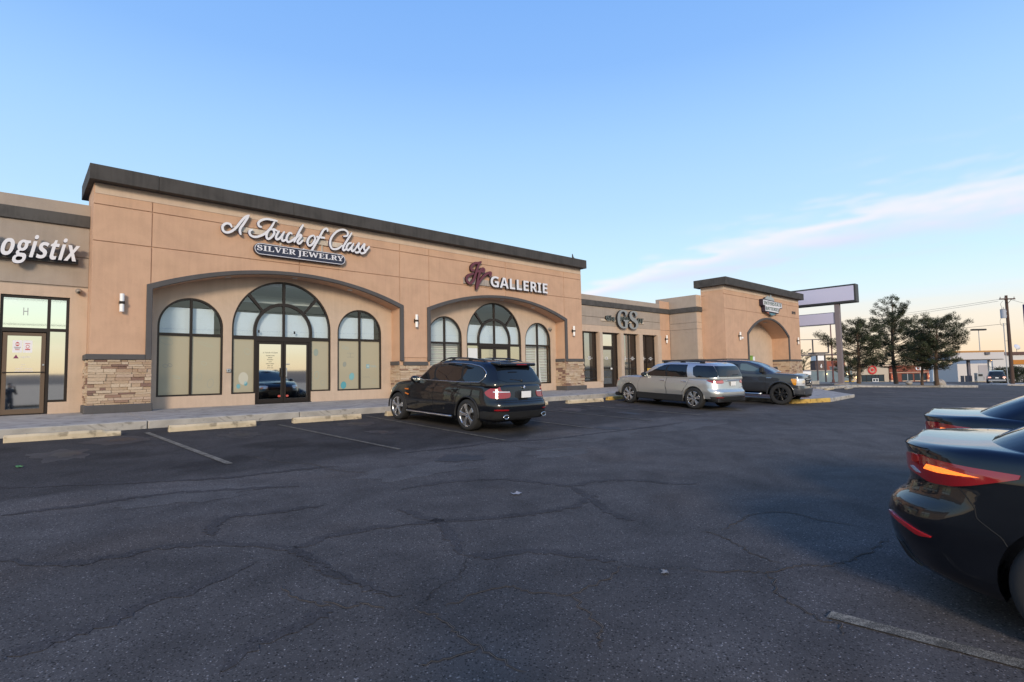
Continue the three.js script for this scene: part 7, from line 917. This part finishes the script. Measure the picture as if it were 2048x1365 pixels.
function pine(x, z, h, rad0, low, label, seed, o = {}) {
  const t = thing('pine_tree', label, 'tree', [x, groundY(x, z) + 0.1, z]), q = rng(seed), wood = [], clumps = [], lean = o.lean || 0, stems = o.stems || [[0, 0, 1]];
  for (const [sx, sz, hs] of stems) {
    const H = h * hs * 0.96, P = (k) => [sx + lean * k * k + 0.12 * Math.sin(k * 5 + seed) + (sx ? sx * 0.4 * k : 0), H * k, sz + 0.1 * Math.sin(k * 4 + seed * 2)];
    const trunk = []; for (let i = 0; i <= 8; i++) trunk.push(P(i / 8)); const R = (o.r || 0.13);
    for (let i = 0; i < 8; i++) wood.push(rod(trunk[i], trunk[i + 1], R * (1 - i / 9), 9, R * (1 - (i + 1) / 9)));
    const n = Math.round((o.limbs || 30) * hs);
    for (let i = 0; i < n; i++) {
      const k = low + (1 - low) * (i + q()) / n, b = P(Math.min(0.985, k)), a = 6.283 * (i * 0.382 + 0.25 * q()), prof = o.prof ? interp(o.prof, (k - low) / (1 - low)) : Math.sin(Math.PI * Math.min(0.98, 0.18 + 0.8 * (k - low) / (1 - low))) ** 0.8;
      const len = rad0 * prof * (0.4 + 0.85 * q()) * (q() < 0.15 ? 1.3 : 1) + 0.12, rise = (0.25 + 0.5 * q()) * (o.rise ?? 1) - (k < low + 0.15 ? 0.25 : 0);
      const e = [b[0] + Math.cos(a) * len, b[1] + rise * len, b[2] + Math.sin(a) * len], mid = [lerp(b[0], e[0], 0.5), lerp(b[1], e[1], 0.5) - 0.08 * len, lerp(b[2], e[2], 0.5)];
      wood.push(rod(b, mid, 0.035 * (1.3 - k), 5, 0.022 * (1.3 - k)), rod(mid, e, 0.022 * (1.3 - k), 5, 0.008));
      const m = Math.max(2, Math.round(len / 0.15)); for (let j = 0; j < m; j++) { const f = 0.35 + 0.65 * ((j + q()) / m) ** 0.8, s = 0.13 + 0.22 * q() * q(); if (q() < (o.gap || 0.2)) continue; clumps.push([lerp(b[0], e[0], f) + 0.26 * (q() - 0.5), lerp(b[1], e[1], f) + 0.26 * (q() - 0.3), lerp(b[2], e[2], f) + 0.26 * (q() - 0.5), s, Math.round(52 * s / 0.2)]); }
    }
    const top = P(1); clumps.push([top[0], top[1] + 0.05, top[2], 0.22, 60]);
  }
  obj('trunk', wood, M.bark, t); obj('crown', needles(clumps, 0.115, seed + 5), needleM, t); return t;
}
pine(49.4, -13.4, 5.0, 1.95, 0.2, 'dense dark pine tree just right of the blank pole sign', 3, { limbs: 64, rise: 0.9, r: 0.16, gap: 0.12 });
pine(56.0, -12.4, 7.7, 2.5, 0.16, 'tallest pine tree, with two trunks, in the middle of the group', 8, { limbs: 54, stems: [[-0.35, 0.1, 0.8], [0.3, -0.1, 1]], gap: 0.16, prof: [[0, 0.9], [0.3, 1], [0.6, 0.72], [0.85, 0.42], [1, 0.12]], r: 0.16 });
pine(52.0, -9.75, 3.9, 1.15, 0.34, 'short dark slender pine between the tallest pine and the rightmost pine', 15, { limbs: 56, rise: 0.8, r: 0.11 });
pine(51.5, -8.75, 5.05, 2.0, 0.25, 'rightmost pine tree, with a wide round dark crown', 21, { limbs: 68, gap: 0.12, rise: 0.9, lean: 0.15, r: 0.16, prof: [[0, 0.6], [0.35, 1], [0.65, 0.95], [0.9, 0.6], [1, 0.25]] });
pine(66.0, -18.8, 3.1, 1.6, 0.1, 'low dark pine behind the blank pole sign, left of the dense pine', 29, { limbs: 34 });
pine(190, -68, 10.5, 4.2, 0.1, 'far dark tree seen through the gap beside the building corner', 35, { limbs: 60 });
{ // hedge at the right edge
  const t = thing('hedge', 'tall dark clipped hedge at the right edge behind the utility pole', 'hedge', [101.9, groundY(101.9, -9) - 0.1, -9], FAR), q = rng(61), c = []; for (let i = 0; i < 900; i++) { const x = -2 + 8.5 * q(), y = 2.35 * q() ** 0.8; c.push([x, y + 0.12 * Math.sin(x * 3), -1.6 * q() ** 2 + (q() < 0.5 ? 0 : -0.1), 0.22, 30]); } obj('foliage', needles(c, 0.16, 62), leafM, t); obj('stems', [0, 2, 4, 6].map((x) => rod([x - 1, 0, -0.6], [x - 1.1, 1.8, -0.6], 0.05)), M.bark, t); }
{ // bollards and stones under the trees
  const at = [[54.2, -9.1, 'squat grey boulder under the rightmost pine'], [50.6, -10.4, 'small grey stone at the foot of the pine trees']]; at.forEach(([x, z, l], i) => { const g = new THREE.IcosahedronGeometry(i ? 0.22 : 0.42, 3), p = g.attributes.position; for (let k = 0; k < p.count; k++) { const n = 1 + 0.3 * P.noise(p.getX(k) * 3 + i * 5, p.getY(k) * 3, p.getZ(k) * 3); p.setXYZ(k, p.getX(k) * n, p.getY(k) * n * 0.8, p.getZ(k) * n); } g.computeVertexNormals(); const m = obj('boulder', uvBox(g), M.concrete); m.position.set(x, groundY(x, z) + 0.25, z); tag(m, l, 'boulder'); });
}
// hills on the horizon all round, low
{
  const pos = [], ix = []; const n = 240; for (let i = 0; i <= n; i++) { const a = i / n * 6.2832, back = sstep(-0.1, 0.35, Math.cos(a) - 0.4 * Math.sin(a)), h = -3 + (4 + 4 * back) + 13 * back * Math.max(0, 0.5 + fbm(Math.cos(a) * 3, Math.sin(a) * 3, 8, 5)) + 3 * back; pos.push(Math.sin(a) * 850, -8, Math.cos(a) * 850, Math.sin(a) * 900, h * 0.62, Math.cos(a) * 900, Math.sin(a) * 990, h, Math.cos(a) * 990); if (i) for (const k of [0, 1]) ix.push(3 * i - 3 + k, 3 * i + k, 3 * i - 2 + k, 3 * i - 2 + k, 3 * i + k, 3 * i + 1 + k); }
  const g = new THREE.BufferGeometry(); g.setAttribute('position', new THREE.Float32BufferAttribute(pos, 3)); g.setIndex(ix); g.computeVertexNormals(); tag(obj('hills', g, std(0.22, 0.15, 0.11, 1)), 'low brown hills along the horizon', null, null, 'structure');
}
// ------------------------------------------------------------------ litter
{
  const scrap = (name, label, x, z, s, m, seed) => { const q = rng(seed), g = new THREE.PlaneGeometry(s, s * 0.6, 5, 4).rotateX(-Math.PI / 2), p = g.attributes.position; for (let k = 0; k < p.count; k++) p.setXYZ(k, p.getX(k) + 0.02 * (q() - 0.5), 0.012 + 0.03 * s / 0.15 * q() ** 2, p.getZ(k) + 0.03 * (q() - 0.5)); g.computeVertexNormals(); const o = obj(name, g, m); o.position.set(x, groundY(x, z), z); o.rotation.y = seed; tag(o, label, 'litter'); };
  scrap('paper_scrap', 'crumpled pale grey paper scrap on the asphalt in the middle', 4.6, -5.01, 0.12, std(0.30, 0.29, 0.30, 0.8), 3); scrap('paper_scrap', 'small flat pale scrap on the asphalt in the lower right', 3.66, -2.35, 0.07, std(0.24, 0.24, 0.25, 0.8), 4); scrap('plastic_scrap', 'thin green scrap on the asphalt at the left edge', 0.06, -10.8, 0.11, std(0.10, 0.26, 0.08, 0.6), 5);
}
// ------------------------------------------------------------------ the photographer, behind the lens: only the shadow falls into the picture
{
  const { MarchingCubes } = await import('three/addons/objects/MarchingCubes.js');
  const t = thing('person', 'person in dark jacket and trousers raising a camera to the face', 'person', [-0.27, groundY(-0.3, 0.3), 0.30], FAR);   // faces -z, along the view
  const cap = (p, a, b, ra, rb) => { const ab = b.map((v, i) => v - a[i]), ap = p.map((v, i) => v - a[i]), h = clamp((ap[0] * ab[0] + ap[1] * ab[1] + ap[2] * ab[2]) / (ab[0] ** 2 + ab[1] ** 2 + ab[2] ** 2)); return Math.hypot(ap[0] - ab[0] * h, ap[1] - ab[1] * h, ap[2] - ab[2] * h) - lerp(ra, rb, h); };
  const smin = (a, b, k) => { const h = clamp(0.5 + 0.5 * (b - a) / k); return lerp(b, a, h) - k * h * (1 - h); };
  const bones = []; for (const s of [-1, 1]) bones.push([[s * 0.10, 0.94, 0], [s * 0.13, 0.50, -0.02], 0.098, 0.062], [[s * 0.13, 0.50, -0.02], [s * 0.14, 0.09, 0.03], 0.060, 0.042], [[s * 0.14, 0.05, 0.05], [s * 0.16, 0.035, -0.15], 0.046, 0.034], [[s * 0.19, 1.42, 0.02], [s * 0.30, 1.22, -0.08], 0.062, 0.048], [[s * 0.30, 1.22, -0.08], [s * 0.085, 1.56, -0.21], 0.046, 0.033]);
  bones.push([[0, 0.98, 0], [0, 1.12, 0], 0.145, 0.135], [[0, 1.12, 0], [0, 1.36, 0.01], 0.135, 0.155], [[-0.14, 1.42, 0.02], [0.14, 1.42, 0.02], 0.075, 0.075], [[0, 1.45, 0.01], [0, 1.56, -0.01], 0.058, 0.055]);
  const field = (size, at, f, mat, name, parent) => { const N = 64, mc = new MarchingCubes(N, mat, false, false, 60000); for (let k = 0; k < N; k++) for (let j = 0; j < N; j++) for (let i = 0; i < N; i++) mc.setCell(i, j, k, -f([at[0] + (i / N * 2 - 1) * size, at[1] + (j / N * 2 - 1) * size, at[2] + (k / N * 2 - 1) * size])); mc.isolation = 0; mc.update(); const n = mc.count, g = new THREE.BufferGeometry(); g.setAttribute('position', new THREE.BufferAttribute(mc.positionArray.slice(0, n * 3).map((v, q) => v * size + at[q % 3]), 3)); g.setAttribute('normal', new THREE.BufferAttribute(mc.normalArray.slice(0, n * 3), 3)); return obj(name, uvBox(g), mat, parent); };
  const skin = std(0.42, 0.26, 0.19, 0.6), body = field(0.92, [0, 0.86, -0.02], (p) => bones.reduce((d, b) => smin(d, cap(p, ...b), 0.03), 9), std(0.035, 0.04, 0.055, 0.85), 'body', t);
  field(0.17, [0, 1.655, -0.05], (p) => { const q = [p[0], p[1] - 1.655, p[2] + 0.04]; let d = (Math.hypot(q[0] / 0.076, q[1] / 0.115, q[2] / 0.096) - 1) * 0.085; d = smin(d, cap(q, [0, -0.07, -0.04], [0, -0.10, -0.065], 0.045, 0.028), 0.03); d = smin(d, cap(q, [0, 0.012, -0.092], [0, -0.03, -0.112], 0.009, 0.015), 0.012); for (const s of [-1, 1]) { d = smin(d, cap(q, [s * 0.079, 0.015, 0.0], [s * 0.077, -0.025, -0.005], 0.012, 0.009), 0.008); d = Math.max(d, -(Math.hypot(q[0] - s * 0.031, q[1] - 0.014, q[2] + 0.098) - 0.013)); } return smin(d, cap(q, [-0.02, -0.062, -0.088], [0.02, -0.062, -0.088], 0.006, 0.006), 0.006); }, skin, 'head', t);
  field(0.17, [0, 1.70, -0.03], (p) => { const q = [p[0], p[1] - 1.67, p[2] + 0.035]; const d = (Math.hypot(q[0] / 0.084, q[1] / 0.118, q[2] / 0.102) - 1) * 0.09; return Math.max(d, -(q[1] - 0.02 + (q[2] < -0.02 ? (q[2] + 0.02) * 0.8 : q[2] * 0.9))); }, std(0.03, 0.02, 0.015, 0.8), 'hair', t);
  for (const s of [-1, 1]) { obj('eye', new THREE.SphereGeometry(0.011, 12, 8).translate(s * 0.031, 1.668, -0.134), M.white, t); const h = [s * 0.075, 1.585, -0.225]; const fingers = [rod([h[0] + s * 0.01, h[1] - 0.03, h[2] + 0.02], [h[0], h[1] + 0.025, h[2]], 0.027, 12, 0.03)]; for (let k = 0; k < 4; k++) { const y = h[1] + 0.035 - k * 0.02, L = [0.036, 0.042, 0.04, 0.032][k]; fingers.push(tube([[h[0], y, h[2] + 0.005], [h[0] + s * 0.012, y + 0.004, h[2] - L * 0.7], [h[0] - s * 0.02, y, h[2] - L - 0.015]], 0.0085, 10, 8)); } fingers.push(tube([[h[0], h[1] - 0.01, h[2] + 0.02], [h[0] - s * 0.03, h[1] + 0.01, h[2] + 0.03], [h[0] - s * 0.05, h[1] + 0.03, h[2] + 0.02]], 0.010, 10, 8)); obj('hand', fingers, skin, t); }
}
renderer.render(scene, camera);
